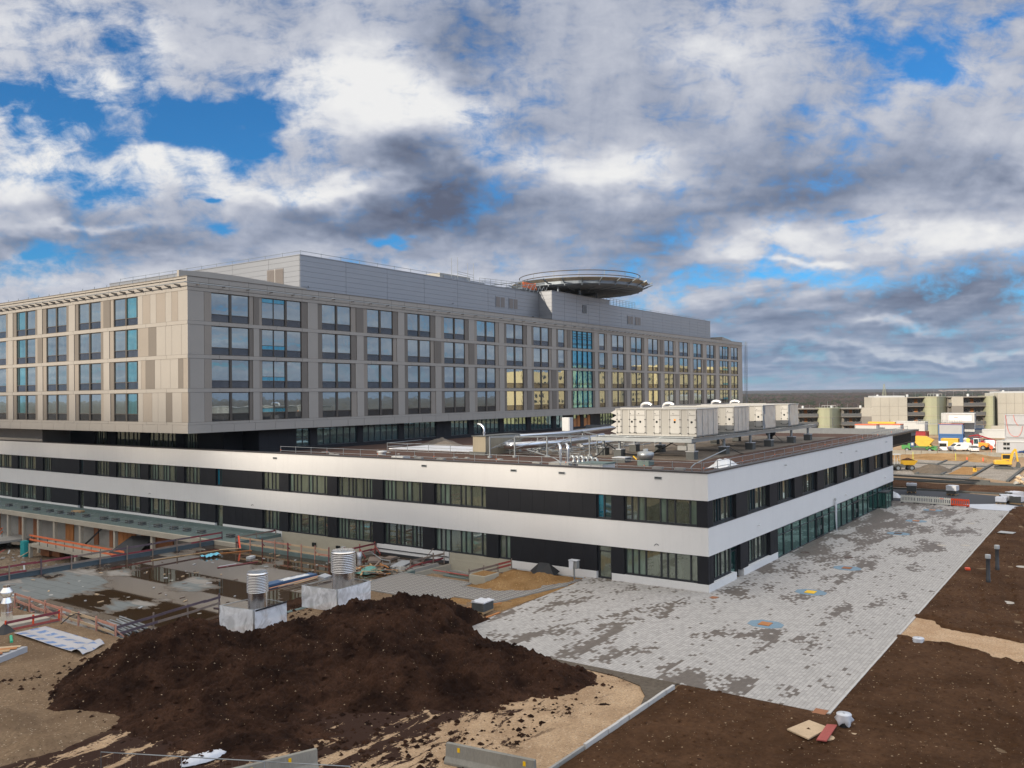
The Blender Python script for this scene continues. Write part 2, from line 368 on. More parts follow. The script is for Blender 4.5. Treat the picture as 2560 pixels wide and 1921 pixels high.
ground_mat('gravel_beige', (.52, .33, .19), (.66, .46, .29), .5, ((11., .80, (.66, .52, .38)), (14., .86, (.25, .16, .10))), 1., 16., .04)
def wheel_marks(t, p, c):
    s = t.sep(p)
    w = t.noise(t.vmath('MULTIPLY', p, (.5, 1.1, 1)), 1.0, 6, .72, .6)
    far = t.math('ADD', t.smooth(s[0], -36.5, -33.5, -.02, .02), t.smooth(s[1], -2.5, 3.5, -.05, .11))
    lane = t.math('MULTIPLY', t.math('GREATER_THAN', t.math('FRACT', t.math('ADD', t.math('DIVIDE', s[1], 1.9), t.math('MULTIPLY', t.noise(p, .3, 2), .8))), .66), t.smooth(s[1], -1., 1.5, 0, .10))
    rib = t.math('MULTIPLY', t.math('GREATER_THAN', t.math('FRACT', t.math('MULTIPLY', s[0], 5.5)), .5), .012)
    f = t.smooth(t.math('ADD', t.math('ADD', w, far), t.math('ADD', lane, rib)), .53, .57)
    right = t.smooth(s[1], 12., 15., 1., .0); f = t.math('MULTIPLY', f, right)
    f = t.math('MULTIPLY', f, t.smooth(s[1], -5., -3.5))
    return t.mix(f, c, (.050, .027, .019))
ground_mat('gravel_tracked', (.43, .285, .17), (.62, .43, .265), .5, ((11., .80, (.60, .47, .34)), (14., .86, (.20, .13, .08))), 1., 16., .04, .95, wheel_marks)
ground_mat('ground_brown', (.20, .132, .080), (.30, .205, .125), .35, ((9., .86, (.42, .33, .23)), (12., .86, (.11, .075, .045))), 1., 12., .05)
ground_mat('sand_heap', (.30, .165, .065), (.42, .25, .11), .6, ((9., .88, (.55, .38, .2)),), 1., 7., .1)
ground_mat('rubble', (.26, .19, .13), (.42, .32, .22), .8, ((4., .7, (.5, .42, .33)), (5., .7, (.12, .09, .07))), 1., 6., .2)
ground_mat('site_tan', (.30, .205, .13), (.42, .30, .19), .05, ((2., .93, (.25, .18, .12)),), .6, 3., .1)
ground_mat('site_stone', (.23, .205, .175), (.33, .295, .255), .3, ((5., .8, (.50, .45, .4)),), .8, 6., .05)
ground_mat('mound_grey', (.13, .105, .08), (.17, .14, .11), .3, (), .8, 6., .05)
ground_mat('embankment', (.30, .18, .08), (.46, .29, .14), .3, (), 1., 2., .2)
ground_mat('far_land', (.10, .075, .05), (.15, .12, .08), .004, (), .2, .1, .5)

def m_deck():
    """flat roof sheeting under construction: felt sheets, dried mud, standing water"""
    mt, t, b = new_mat('deck_felt'); p = pos_vec(t); s = t.sep(p)
    fy = t.math('FRACT', t.math('DIVIDE', s[0], 1.05)); row = t.math('FLOOR', t.math('DIVIDE', s[0], 1.05))
    fx = t.math('FRACT', t.math('ADD', t.math('DIVIDE', s[1], 7.5), t.math('MULTIPLY', row, .37)))
    seam = t.math('MAXIMUM', t.math('LESS_THAN', fy, .05), t.math('LESS_THAN', fx, .012))
    big = t.noise(t.vmath('MULTIPLY', p, (1., .62, 1.)), .13, 6, .62, .4)
    step = t.math('MULTIPLY', t.math('SUBTRACT', t.noise(t.comb(t.math('MULTIPLY', row, .7), t.math('MULTIPLY', s[1], .25)), 1.3, 2), .5), .07)
    lvl = t.math('ADD', big, step)
    def ell(cx, cy, rx, ry, a):
        q = t.vmath('MULTIPLY', t.vmath('SUBTRACT', p, (cx, cy, 0)), (1/rx, 1/ry, 0))
        return t.math('MULTIPLY', t.math('EXPONENT', t.math('MULTIPLY', t.vmath('DOT_PRODUCT', q, q, 1), -1.)), a)
    for e in ((-22., 41., 4.5, 3.8, .18), (-14., 44., 5., 6., .10), (-12., 36., 5., 5., .08), (-19., 30., 6., 4., .20), (-8., 47., 4., 4., .14), (-28., 32., 3., 4., .1),
              (-26.5, 46., 5., 4., -.16), (-17., 38.5, 4., 2.5, -.14), (-24., 35.5, 3., 2., -.10), (-3., 31., 4., 4., .16), (-12., 39.8, 6., 1.6, -.12), (-20., 49., 5., 2., -.06)):
        lvl = t.math('ADD', lvl, ell(*e))
    mud = t.smooth(lvl, .41, .475); wat = t.smooth(lvl, .464, .478)
    felt = t.mix(t.noise(p, 2.2, 4, .7), (.115, .125, .118), (.175, .185, .178))
    dry = t.smooth(t.noise(t.vmath('MULTIPLY', p, (.8, .35, 1)), .35, 3, .6), .52, .56, 0, .75)
    felt = t.mix(dry, felt, (.27, .235, .20))
    c = t.mix(mud, felt, (.088, .062, .040))
    c = t.mix(t.math('MULTIPLY', seam, .7), c, (.05, .055, .05))
    c = t.mix(wat, c, (.050, .030, .016))
    c = speck(t, p, c, 2.0, .985, (.45, .42, .38))
    t.l.new(c, b.inputs['Base Color'])
    t.put(b.inputs['Roughness'], t.math('ADD', t.math('MULTIPLY', t.math('SUBTRACT', 1., wat), t.math('SUBTRACT', .82, t.math('MULTIPLY', mud, .25))), .02))
    b.inputs['Specular IOR Level'].default_value = .5
    hgt_ = t.math('MULTIPLY', t.math('SUBTRACT', 1., wat), t.math('ADD', t.noise(p, 14, 4, .7), seam))
    bump(t, b, hgt_, .25, .01)
m_deck()

def m_membrane():
    mt, t, b = new_mat('printed_membrane'); p = pos_vec(t); s = t.sep(p)
    fx = t.math('FRACT', t.math('DIVIDE', t.math('ADD', s[1], t.math('MULTIPLY', s[0], .55)), 1.15)); fy = t.math('FRACT', t.math('DIVIDE', s[0], .95))
    m1 = t.math('MULTIPLY', t.smooth(t.math('ABSOLUTE', t.math('SUBTRACT', fx, .5)), .24, .28, 1, 0), t.smooth(t.math('ABSOLUTE', t.math('SUBTRACT', fy, .5)), .22, .27, 1, 0))
    m1 = t.math('MULTIPLY', m1, t.smooth(t.noise(p, 6, 3, .7), .3, .5))
    c = t.mix(m1, (.44, .42, .42), (.10, .19, .38)); t.l.new(c, b.inputs['Base Color']); b.inputs['Roughness'].default_value = .4
    bump(t, b, t.noise(p, 3, 3, .6), .5, .04)
m_membrane()

def m_forest():
    mt, t, b = new_mat('winter_forest'); p = pos_vec(t)
    g = t.add('ShaderNodeNewGeometry'); rnd = g.outputs['Random Per Island']
    n = t.noise(p, .006, 3, .6)
    k = t.math('ADD', rnd, t.math('MULTIPLY', t.math('SUBTRACT', n, .5), 2.4))
    c = t.mix(t.smooth(k, .62, .78), t.mix(rnd, (.040, .031, .028), (.070, .052, .044)), (.022, .030, .016))
    t.l.new(c, b.inputs['Base Color']); b.inputs['Roughness'].default_value = .95; b.inputs['Specular IOR Level'].default_value = .1
m_forest()

def m_clear():
    mt, t, b = new_mat('film_sheer'); mt.node_tree.nodes.remove(b)
    out = [n for n in mt.node_tree.nodes if n.type == 'OUTPUT_MATERIAL'][0]
    p = pos_vec(t)
    d = t.add('ShaderNodeBsdfPrincipled'); d.inputs['Base Color'].default_value = (.92, .94, .98, 1); d.inputs['Roughness'].default_value = .6; d.inputs['Specular IOR Level'].default_value = .3
    bump(t, d, t.noise(t.vmath('MULTIPLY', p, (1, 1, .8)), .9, 3, .5, 2.5), .5, .05)
    tr = t.add('ShaderNodeBsdfTransparent')
    f = t.smooth(t.noise(t.vmath('MULTIPLY', p, (1, 1, .8)), .8, 3, .55, 2.5), .35, .65, .46, .74)
    mx = t.add('ShaderNodeMixShader'); t.l.new(f, mx.inputs[0]); t.l.new(tr.outputs[0], mx.inputs[1]); t.l.new(d.outputs[0], mx.inputs[2])
    t.l.new(mx.outputs[0], out.inputs[0])
m_clear()
def m_holes(name, colr, fill=.45, sx=.12, sz=.5):
    """perforated / woven screen"""
    mt, t, b = new_mat(name); b.inputs['Base Color'].default_value = (*colr, 1); b.inputs['Roughness'].default_value = .6
    b.inputs['Alpha'].default_value = fill
m_holes('mesh_screen', (.40, .43, .28), .82); m_holes('bar_screen', (.20, .205, .21), .62)

# ------------------------------------------------------------------ mesh helpers
class MB:
    def __init__(s): s.v = []; s.f = []; s.m = []; s.sm = []
    def _add(s, vs, fs, m=0, smooth=False):
        o = len(s.v); s.v += [tuple(x) for x in vs]
        for f in fs: s.f.append(tuple(i+o for i in f)); s.m.append(m); s.sm.append(smooth)
    def box(s, x0, x1, y0, y1, z0, z1, m=0):
        vs = [(x0,y0,z0),(x1,y0,z0),(x1,y1,z0),(x0,y1,z0),(x0,y0,z1),(x1,y0,z1),(x1,y1,z1),(x0,y1,z1)]
        s._add(vs, [(0,3,2,1),(4,5,6,7),(0,1,5,4),(1,2,6,5),(2,3,7,6),(3,0,4,7)], m); return s
    def obox(s, c, sz, rz=0., m=0, rx=0., ry=0.):
        M = Matrix.Rotation(rz, 3, 'Z') @ Matrix.Rotation(ry, 3, 'Y') @ Matrix.Rotation(rx, 3, 'X')
        vs = [Vector(c)+M@Vector((a*sz[0]/2, b*sz[1]/2, d*sz[2]/2)) for d in (-1,1) for (a,b) in ((-1,-1),(1,-1),(1,1),(-1,1))]
        s._add(vs, [(0,3,2,1),(4,5,6,7),(0,1,5,4),(1,2,6,5),(2,3,7,6),(3,0,4,7)], m); return s
    def bar(s, p, q, w, h, m=0):
        p = Vector(p); q = Vector(q); d = (q-p)
        L = d.length
        if L < 1e-6: return s
        d /= L; side = d.cross(Vector((0,0,1)))
        if side.length < 1e-3: side = Vector((1,0,0))
        side.normalize(); u = side.cross(d).normalized()
        vs = []
        for e in (p, q):
            for (a, b) in ((-1,-1),(1,-1),(1,1),(-1,1)): vs.append(e+side*(a*w/2)+u*(b*h/2))
        s._add(vs, [(0,1,2,3),(7,6,5,4),(0,4,5,1),(1,5,6,2),(2,6,7,3),(3,7,4,0)], m); return s
    def tube(s, pts, r, n=8, m=0, caps=True):
        pts = [Vector(p) for p in pts]; rs = r if isinstance(r, (list, tuple)) else [r]*len(pts)
        vs = []; prev = None
        for i, p in enumerate(pts):
            d = (pts[min(i+1, len(pts)-1)]-pts[max(i-1, 0)]).normalized()
            a = prev if prev is not None else (Vector((0,0,1)) if abs(d.z) < .9 else Vector((1,0,0)))
            sd = (a - d*a.dot(d)); sd.normalize(); prev = sd; u = d.cross(sd)
            for k in range(n):
                an = 2*math.pi*k/n; vs.append(p+sd*(rs[i]*math.cos(an))+u*(rs[i]*math.sin(an)))
        fs = []
        for i in range(len(pts)-1):
            for k in range(n): fs.append((i*n+k, i*n+(k+1)%n, (i+1)*n+(k+1)%n, (i+1)*n+k))
        s._add(vs, fs, m, True)
        if caps:
            s._add(vs[:n], [tuple(reversed(range(n)))], m); s._add(vs[-n:], [tuple(range(n))], m)
        return s
    def lathe(s, prof, c=(0,0,0), n=24, m=0, smooth=True, caps=True):
        vs = []
        for (r, z) in prof:
            for k in range(n):
                a = 2*math.pi*k/n; vs.append((c[0]+r*math.cos(a), c[1]+r*math.sin(a), c[2]+z))
        fs = [(i*n+k, i*n+(k+1)%n, (i+1)*n+(k+1)%n, (i+1)*n+k) for i in range(len(prof)-1) for k in range(n)]
        s._add(vs, fs, m, smooth)
        if caps:
            s._add(vs[:n], [tuple(reversed(range(n)))], m); s._add(vs[-n:], [tuple(range(n))], m)
        return s
    def prism(s, poly, z0, z1, m=0):
        n = len(poly); vs = [(x, y, z0) for x, y in poly]+[(x, y, z1) for x, y in poly]
        s._add(vs, [tuple(reversed(range(n))), tuple(range(n, 2*n))]+[(i, (i+1)%n, n+(i+1)%n, n+i) for i in range(n)], m); return s
    def extr(s, poly, axis, a0, a1, m=0):
        """polygon in the plane across 'axis' extruded from a0 to a1; poly gives the two other coordinates"""
        def P(a, b, c): return {'x': (c, a, b), 'y': (a, c, b)}[axis]
        n = len(poly); vs = [P(a, b, a0) for a, b in poly]+[P(a, b, a1) for a, b in poly]
        s._add(vs, [tuple(reversed(range(n))), tuple(range(n, 2*n))]+[(i, (i+1)%n, n+(i+1)%n, n+i) for i in range(n)], m); return s
    def poly(s, vs, m=0): s._add(vs, [tuple(range(len(vs)))], m); return s
    def grid(s, x0, x1, y0, y1, nx, ny, fn, m=0, smooth=True, keep=None):
        o = len(s.v)
        for j in range(ny+1):
            for i in range(nx+1):
                x = x0+(x1-x0)*i/nx; y = y0+(y1-y0)*j/ny; r = fn(x, y)
                s.v.append(r if isinstance(r, tuple) else (x, y, r))
        for j in range(ny):
            for i in range(nx):
                a = o+j*(nx+1)+i; q = (a, a+1, a+nx+2, a+nx+1)
                if keep and not keep(*[s.v[k] for k in q]): continue
                s.f.append(q); s.m.append(m); s.sm.append(smooth)
        return s
    def build(s, name, mats, parent=None, local=False, bevel=0.):
        if isinstance(mats, str): mats = [mats]
        me = bpy.data.meshes.new(name)
        ox, oy, oz = (0, 0, 0)
        if parent is not None and not local:
            root = parent
            while root.parent: root = root.parent
            ox, oy, oz = root.location
        me.from_pydata([(x-ox, y-oy, z-oz) for x, y, z in s.v], [], s.f)
        for mm in mats: me.materials.append(MATS[mm])
        if len(mats) > 1: me.polygons.foreach_set('material_index', s.m)
        me.polygons.foreach_set('use_smooth', s.sm)
        bm = bmesh.new(); bm.from_mesh(me); bmesh.ops.recalc_face_normals(bm, faces=bm.faces)
        bm.to_mesh(me); bm.free(); me.update()
        o = bpy.data.objects.new(name, me); COL.objects.link(o)
        if parent is not None: o.parent = parent
        if bevel:
            b = o.modifiers.new('bevel', 'BEVEL'); b.width = bevel; b.segments = 2; b.limit_method = 'ANGLE'
        return o
def tag(o, label=None, cat=None, group=None, kind=None):
    if label: o['label'] = label
    if cat: o['category'] = cat
    if group: o['group'] = group
    if kind: o['kind'] = kind
    return o
def thing(name, label, cat, loc=(0,0,0), rz=0., group=None):
    o = bpy.data.objects.new(name, None); COL.objects.link(o); o.location = loc; o.rotation_euler = (0, 0, rz)
    o.empty_display_size = .5
    return tag(o, label, cat, group)
def copy_tree(o, parent=None):
    c = o.copy(); COL.objects.link(c)
    if parent is not None: c.parent = parent
    for ch in list(o.children): copy_tree(ch, c)
    return c
def dup(o, loc, rz=None, label=None, group=None, scale=None):
    c = copy_tree(o); c.location = loc
    if rz is not None: c.rotation_euler = (0, 0, rz)
    if scale: c.scale = scale
    if label: c['label'] = label
    if group: c['group'] = group
    return c
def lone(mb, name, mats, label, cat, group=None, kind=None, bevel=0.):
    """a thing that is one mesh, its origin at the middle of its foot"""
    xs = [q[0] for q in mb.v]; ys = [q[1] for q in mb.v]; zs = [q[2] for q in mb.v]
    c = ((min(xs)+max(xs))/2, (min(ys)+max(ys))/2, min(zs))
    mb.v = [(x-c[0], y-c[1], z-c[2]) for x, y, z in mb.v]
    o = mb.build(name, mats, None, True, bevel); o.location = c
    return tag(o, label, cat, group, kind)
def struct(mb, name, mats):
    o = mb.build(name, mats); o['kind'] = 'structure'; return o
def fbm(x, y, z=0., oct=4, h=1.0):
    return noise.fractal((x, y, z), h, 2.0, oct)

# =================================================================== the low white building
def FB(mb, ax, c, a0, a1, d0, d1, z0, z1, m=0):
    """box on a facade: ax 'L' = plane X=c seen from -X (a runs along Y), 'R' = plane Y=c seen from -Y (a runs along X); d counts inwards"""
    if ax == 'L': mb.box(c+d0, c+d1, a0, a1, z0, z1, m)
    else: mb.box(a0, a1, c+d0, c+d1, z0, z1, m)
def FQ(mb, ax, c, a0, a1, d, z0, z1, m=0, tilt=0.):
    if ax == 'L': mb.poly([(c+d, a0, z0), (c+d+tilt, a1, z0), (c+d+tilt, a1, z1), (c+d, a0, z1)], m)
    else: mb.poly([(a0, c+d, z0), (a1, c+d+tilt, z0), (a1, c+d+tilt, z1), (a0, c+d, z1)], m)
PAT = (0, .10, .30, .41, .50, .71, .81, .90, 1)
rw = random.Random(3)
def strip_window(parent, ax, c, a0, a1, z0, z1, d=.26, pat=PAT, glasses=('glass_podium', 'glass_podium_green'), name='window', flip=False, mw=.055):
    f = MB(); g = MB()
    FB(f, ax, c, a0, a1, d, d+.14, z0, z0+.11); FB(f, ax, c, a0, a1, d, d+.14, z1-.07, z1)
    FB(f, ax, c, a0-.02, a1+.02, d-.12, d, z0-.012, z0+.035)
    pts = [a0+(a1-a0)*t for t in (pat if not flip else [1-t for t in reversed(pat)])]
    for i, t in enumerate(pts):
        e = mw*.8 if i in (0, len(pts)-1) else mw
        lo, hi = (t, t+e*2) if i == 0 else ((t-e*2, t) if i == len(pts)-1 else (t-e, t+e))
        FB(f, ax, c, lo, hi, d+.002, d+.138, z0+.11, z1-.07)
    for i in range(len(pts)-1):
        w = pts[i+1]-pts[i]
        mi = 1 if (w < .75 and rw.random() < .55) else 0
        FQ(g, ax, c, pts[i]+mw*.5, pts[i+1]-mw*.5, d+.09, z0+.05, z1-.04, mi, rw.uniform(-.004, .004))
    fr = f.build(name, 'frame', parent)
    g.build('pane', list(glasses), fr)
    return fr

pod = thing('podium_building', 'long low building with white plaster bands, dark window strips and a brown planted flat roof', 'building', (0, 0, 0))
LEN = 150.; RX = 65.1
# core
mb = MB(); mb.box(.5, RX-.1, .5, LEN, -5.0, 8.0); mb.build('core', 'core', pod)
# plaster bands
mb = MB()
for z0, z1 in ((2.75, 4.92), (6.95, 9.02)):
    mb.box(0, .45, 0, LEN, z0, z1); mb.box(.45, RX, 0, .45, z0, z1)
mb.build('plaster_band', 'plaster', pod)
for z in (4.92, 2.75+0.0):
    pass
mb = MB()                                               # metal sill line under each strip
for z in (4.922,): mb.box(-.03, .3, -.03, LEN, z, z+.035); mb.box(.3, RX, -.03, .3, z, z+.035)
mb.build('sill', 'frame', pod)
# plinth, broken by doors and glazing
for a0, a1, z0 in ((.02, 8.35, 0.), (9.78, 18.35, 0.), (25.5, 34.75, -.02), (49.0, 59.35, .06), (60.85, 90.0, .06), (91.5, LEN, .06)):
    mb = MB(); mb.box(.02, .5, a0, a1, z0-.4, .60); mb.build('plinth', 'plaster', pod)
mb = MB(); mb.box(.0, 5.8, .0, .02, -.4, .60); mb.box(.5, 5.8, .02, .5, -.4, .60); mb.build('plinth', 'plaster', pod)
mb = MB(); mb.box(7.4, 16.1, .0, .5, -.4, .60); mb.build('plinth', 'plaster', pod)
mb = MB(); mb.box(.04, .5, 35.0, 49.0, -4, .60); mb.build('concrete_base', 'concrete_yellow', pod)
mb = MB(); mb.box(.04, .5, 18.37, 25.4, -3.4, .60); mb.box(-.03, .03, 18.37, 25.4, -3.4, .02); mb.build('concrete_base', 'concrete_yellow', pod)
mb = MB(); mb.box(-.05, .0, 25.5, 34.7, .12, .20); mb.build('flashing', 'frame', pod)
mb = MB(); mb.box(-.10, .0, 25.5, 34.7, -.40, -.18); mb.build('flashing', 'frame', pod)
# coping
mb = MB(); mb.box(-.06, .55, -.06, LEN, 9.02, 9.13); mb.box(.55, 84, -.06, .55, 9.02, 9.13); mb.build('coping', 'coping', pod)
mb = MB(); mb.box(.45, .50, .5, LEN, 8.2, 9.02); mb.box(.5, 84, .45, .5, 8.2, 9.02); mb.build('parapet_lining', 'roof_felt', pod)
# strip windows, west facade
UPL = [(.95, 7.2), (8.35, 9.75, 's'), (21.15, 27.25), (28.75, 33.9), (35.35, 40.4), (41.85, 47.9), (49.45, 52.3), (59.5, 60.7, 's'), (63.8, 66.9), (68.5, 74.5), (76.2, 81.9), (83.7, 87.0), (90.1, 91.1, 's'), (98.7, 101.2), (103.1, 108.7), (110.5, 116.2), (118, 123), (125, 131)]
LOL = [(.95, 7.2), (8.40, 9.75, 'd'), (18.5, 19.8), (21.15, 27.25), (28.75, 33.85), (35.35, 40.45), (41.85, 48.0), (49.45, 52.3), (59.4, 60.8, 'd'), (63.8, 67.0), (68.5, 74.5), (76.2, 81.9), (83.7, 87.0), (90.05, 91.45, 'd'), (98.8, 101.2), (103.1, 108.7), (110.5, 116.2), (118, 123), (125, 131)]
def clad_between(lst, ax, c, z0, z1, a_start, a_end, mats='charcoal', name='cladding', joint=1.25):
    cur = a_start
    for it in sorted(lst, key=lambda q: q[0])+[(a_end, a_end)]:
        a, b_ = cur, it[0]
        if b_-a > .02:
            mb = MB(); n = max(1, round((b_-a)/joint)); w = (b_-a)/n
            for k in range(n): FB(mb, ax, c, a+k*w+(.006 if k else 0), a+(k+1)*w-(.006 if k < n-1 else 0), .05, .42, z0, z1)
            mb.build(name, mats, pod)
        cur = it[1]
clad_between(UPL, 'L', 0, 4.957, 6.95, .05, LEN)
clad_between(LOL, 'L', 0, .60, 2.75, .05, LEN)
def door(parent, ax, c, a0, a1, z0, z1, d=.3, leaf='glass_podium', over=.45, dbl=False):
    f = MB(); g = MB(); h = MB()
    FB(f, ax, c, a0, a0+.09, d, d+.14, z0, z1); FB(f, ax, c, a1-.09, a1, d, d+.14, z0, z1)
    FB(f, ax, c, a0+.09, a1-.09, d, d+.14, z1-.08, z1); FB(f, ax, c, a0+.09, a1-.09, d, d+.14, z1-over-.07, z1-over)
    FB(f, ax, c, a0+.09, a1-.09, d, d+.14, z0, z0+.14)
    for q in ([a0+.09, a1-.17] if not dbl else [a0+.09, (a0+a1)/2-.05, a1-.17]): FB(f, ax, c, q, q+.09, d+.02, d+.12, z0+.14, z1-over-.07)
    FQ(g, ax, c, a0+.08, a1-.08, d+.09, z0+.12, z1-.05)
    FB(h, ax, c, a0+.2, a0+.24, d-.07, d-.03, z0+.95, z0+1.25); FB(h, ax, c, a0+.2, a0+.24, d-.05, d+.03, z0+.97, z0+1.0)
    fr = f.build('door', 'frame', parent); g.build('pane', leaf, fr); h.build('handle', 'galv', fr)
    return fr
for lst, z0, z1 in ((UPL, 4.957, 6.95), (LOL, .62, 2.75)):
    for k, it in enumerate(lst):
        a0, a1 = it[0], it[1]; w = a1-a0
        if len(it) == 3 and it[2] == 'd':
            door(pod, 'L', 0, a0, a1, 0.02, 2.75, .3, 'glass_podium'); continue
        pat = PAT if w > 4.5 else ((0, .3, .5, .75, 1) if w > 2 else (0, .45, 1))
        strip_window(pod, 'L', 0, a0, a1, z0, z1, pat=pat, flip=(k % 3 == 1), glasses=(('glass_third', 'glass_blue') if len(it) == 3 else ('glass_podium', 'glass_podium_green')))
# the long side facing the forecourt
UPR = [(1.1, 6.0), (8.6, 14.2), (16.3, 21.4), (23.9, 29.0), (31.4, 36.6), (38.9, 44.0), (46.4, 51.6), (54.0, 59.3), (61.4, 63.6)]
clad_between(UPR, 'R', 0, 4.957, 6.95, .45, RX, joint=2.0)
for k, (a0, a1) in enumerate(UPR):
    strip_window(pod, 'R', 0, a0, a1, 4.957, 6.95, d=.36, pat=((0, .25, .37, .48, .70, .86, 1) if a1-a0 > 3 else (0, .5, 1)), glasses=('glass_podium', 'glass_third'))
clad_between([(1.1, 6.8), (8.6, 14.2), (16.15, RX)], 'R', 0, .60, 2.75, .45, RX)
strip_window(pod, 'R', 0, 1.1, 5.25, .62, 2.75, d=.36, pat=(0, .25, .40, .55, .80, 1)); door(pod, 'R', 0, 5.3, 6.75, .02, 2.75, .36, 'glass_shop')
strip_window(pod, 'R', 0, 8.6, 14.2, .62, 2.75, d=.36, pat=(0, .20, .33, .44, .62, .80, .88, 1))
mb = MB(); FB(mb, 'R', 0, 5.25, 5.30, .36, .5, .02, 2.75); mb.build('door_post', 'frame', pod)
# ground floor glazing
f = MB(); g = MB(); ms = [16.15, 18.0, 20.5, 23.1, 25.7, 28.3, 30.7, 33.3, 35.7, 38.3, 40.7, 43.2, 45.8, 48.3, 50.7, 53.4, 56.0, 59.1, 61.0, 63.0, 64.95]
f.box(16.15, RX, .05, .17, 0, .10); f.box(16.15, RX, .05, .17, 2.66, 2.75); f.box(16.15, RX, .07, .16, 2.02, 2.09)
for q in ms: f.box(q-.035, q+.035, .03, .18, .10, 2.66)
for i in range(len(ms)-1):
    g.poly([(ms[i], .12, .05), (ms[i+1], .12+rw.uniform(-.006, .006), .05), (ms[i+1], .12, 2.7), (ms[i], .12, 2.7)])
f.box(RX-.12, RX, .18, 3.0, 0, .1); f.box(RX-.12, RX, .18, 3.0, 2.66, 2.75); g.poly([(RX-.04, .18, .1), (RX-.04, 3.0, .1), (RX-.04, 3.0, 2.66), (RX-.04, .18, 2.66)])
gl = f.build('shopfront', 'frame', pod); g.build('pane', 'glass_shop', gl)
for a0 in (28.35, 43.25):
    dd = MB(); dd.box(a0, a0+.07, -.02, .05, .1, 2.09); dd.box(a0+2.4, a0+2.47, -.02, .05, .1, 2.09); dd.box(a0+.07, a0+2.4, -.02, .05, 2.02, 2.16); dd.box(a0+1.2, a0+1.27, -.02, .05, .1, 2.02)
    dd.box(a0+.07, a0+2.4, -.02, .05, .1, .2)
    d_ = dd.build('double_door', 'frame', pod); h = MB(); h.box(a0+1.05, a0+1.09, -.09, -.03, .9, 1.3); h.box(a0+1.38, a0+1.42, -.09, -.03, .9, 1.3); h.build('handle', 'galv', d_)
dd = MB()                                                # glass porch standing proud of the shopfront
for x in (56.05, 59.0): dd.box(x, x+.08, -.95, -.87, 0, 2.05); dd.box(x, x+.08, -.87, .03, 2.0, 2.06); dd.box(x, x+.08, -.87, .03, 0, .08)
dd.box(56.13, 59.0, -.95, -.87, 2.0, 2.06); dd.box(56.13, 59.0, -.95, -.87, 0, .08); dd.box(57.5, 57.57, -.95, -.87, .08, 2.0); dd.box(56.05, 59.08, -.95, .03, 2.06, 2.12)
d_ = dd.build('porch', 'frame', pod); g = MB(); g.poly([(56.1, -.91, .05), (59., -.91, .05), (59., -.91, 2.02), (56.1, -.91, 2.02)]); g.poly([(56.09, -.9, .05), (56.09, .02, .05), (56.09, .02, 2.02), (56.09, -.9, 2.02)]); g.build('pane', 'glass_shop', d_)
# overflow outlets in the top band
for y in (4.1, 13.0, 18.0, 28.4, 50.0):
    mb = MB(); mb.box(-.05, .0, y-.32, y+.32, 8.42, 8.62); mb.box(-.055, -.048, y-.26, y+.26, 8.48, 8.58, 1)
    mb.build('outlet', ['galv', 'core'], pod)
for x, z in ((18.2, 8.35), (37.8, 8.3), (60.5, 8.35), (10.8, 3.75), (59.6, 3.7), (44.5, 8.1), (39.5, 3.45)):
    mb = MB(); mb.tube([(x, .02, z), (x, -.14, z)], .035, 6); mb.lathe([(.03, -.06), (.09, -.03), (.10, .02), (.05, .07)], (x, -.17, z), 8); mb.build('wall_light', 'grey_paint' if z > 8 else 'white_paint', pod)
for y, z in ((4.3, 3.33), (53.9, 3.2), (74.1, 3.3)):
    mb = MB(); mb.tube([(0, y-.18, z-.1), (-.05, y-.05, z), (-.06, y+.05, z), (-.02, y+.2, z-.14)], .02, 5); mb.build('cable_end', 'black_rubber', pod)
# louvred canopy beyond the white corner
f = MB(); f.box(RX, 84., .0, .45, 8.86, 9.02); f.box(RX+.1, 78.6, .15, .22, 7.45, 7.55); f.box(RX+.1, 78.6, .15, .22, 8.2, 8.28); f.box(78.5, 78.7, .1, .4, 7.4, 8.86)
x = RX+.2
while x < 78.4: f.box(x, x+.05, .10, .30, 7.55, 8.86); x += .33
cn = f.build('canopy', 'frame', pod); g = MB(); g.box(RX+.05, 78.5, .34, .42, 7.4, 8.86); g.box(RX, 84, .5, 30, 7.2, 8.1); g.build('backing', 'core', cn)
# roof layers
mb = MB(); mb.box(.5, 84, .5, 62.9, 8.0, 8.19)
ro = mb.build('roof', 'roof_soil', pod)
mb = MB()
def gr(x, y): return 8.235+.05*fbm(x*.5, y*.5, 1)+.02*fbm(x*2, y*2, 2)
mb.grid(20.4, 72.5, 9.3, 33, 104, 48, gr); mb.build('roof_gravel', 'roof_gravel', ro)
mb = MB()
def gs(x, y): return 8.23+.05*fbm(x*.6, y*.6, 7)+.03*fbm(x*2.3, y*2.3, 9)
mb.grid(1.9, 20.4, 1.9, 60, 60, 180, gs); mb.grid(20.4, 83, 1.9, 9.3, 190, 30, gs); mb.grid(20.4, 83, 33, 60.5, 120, 60, gs); mb.grid(72.5, 83, 9.3, 33, 20, 40, gs)
mb.build('planting_substrate', 'roof_soil', ro)
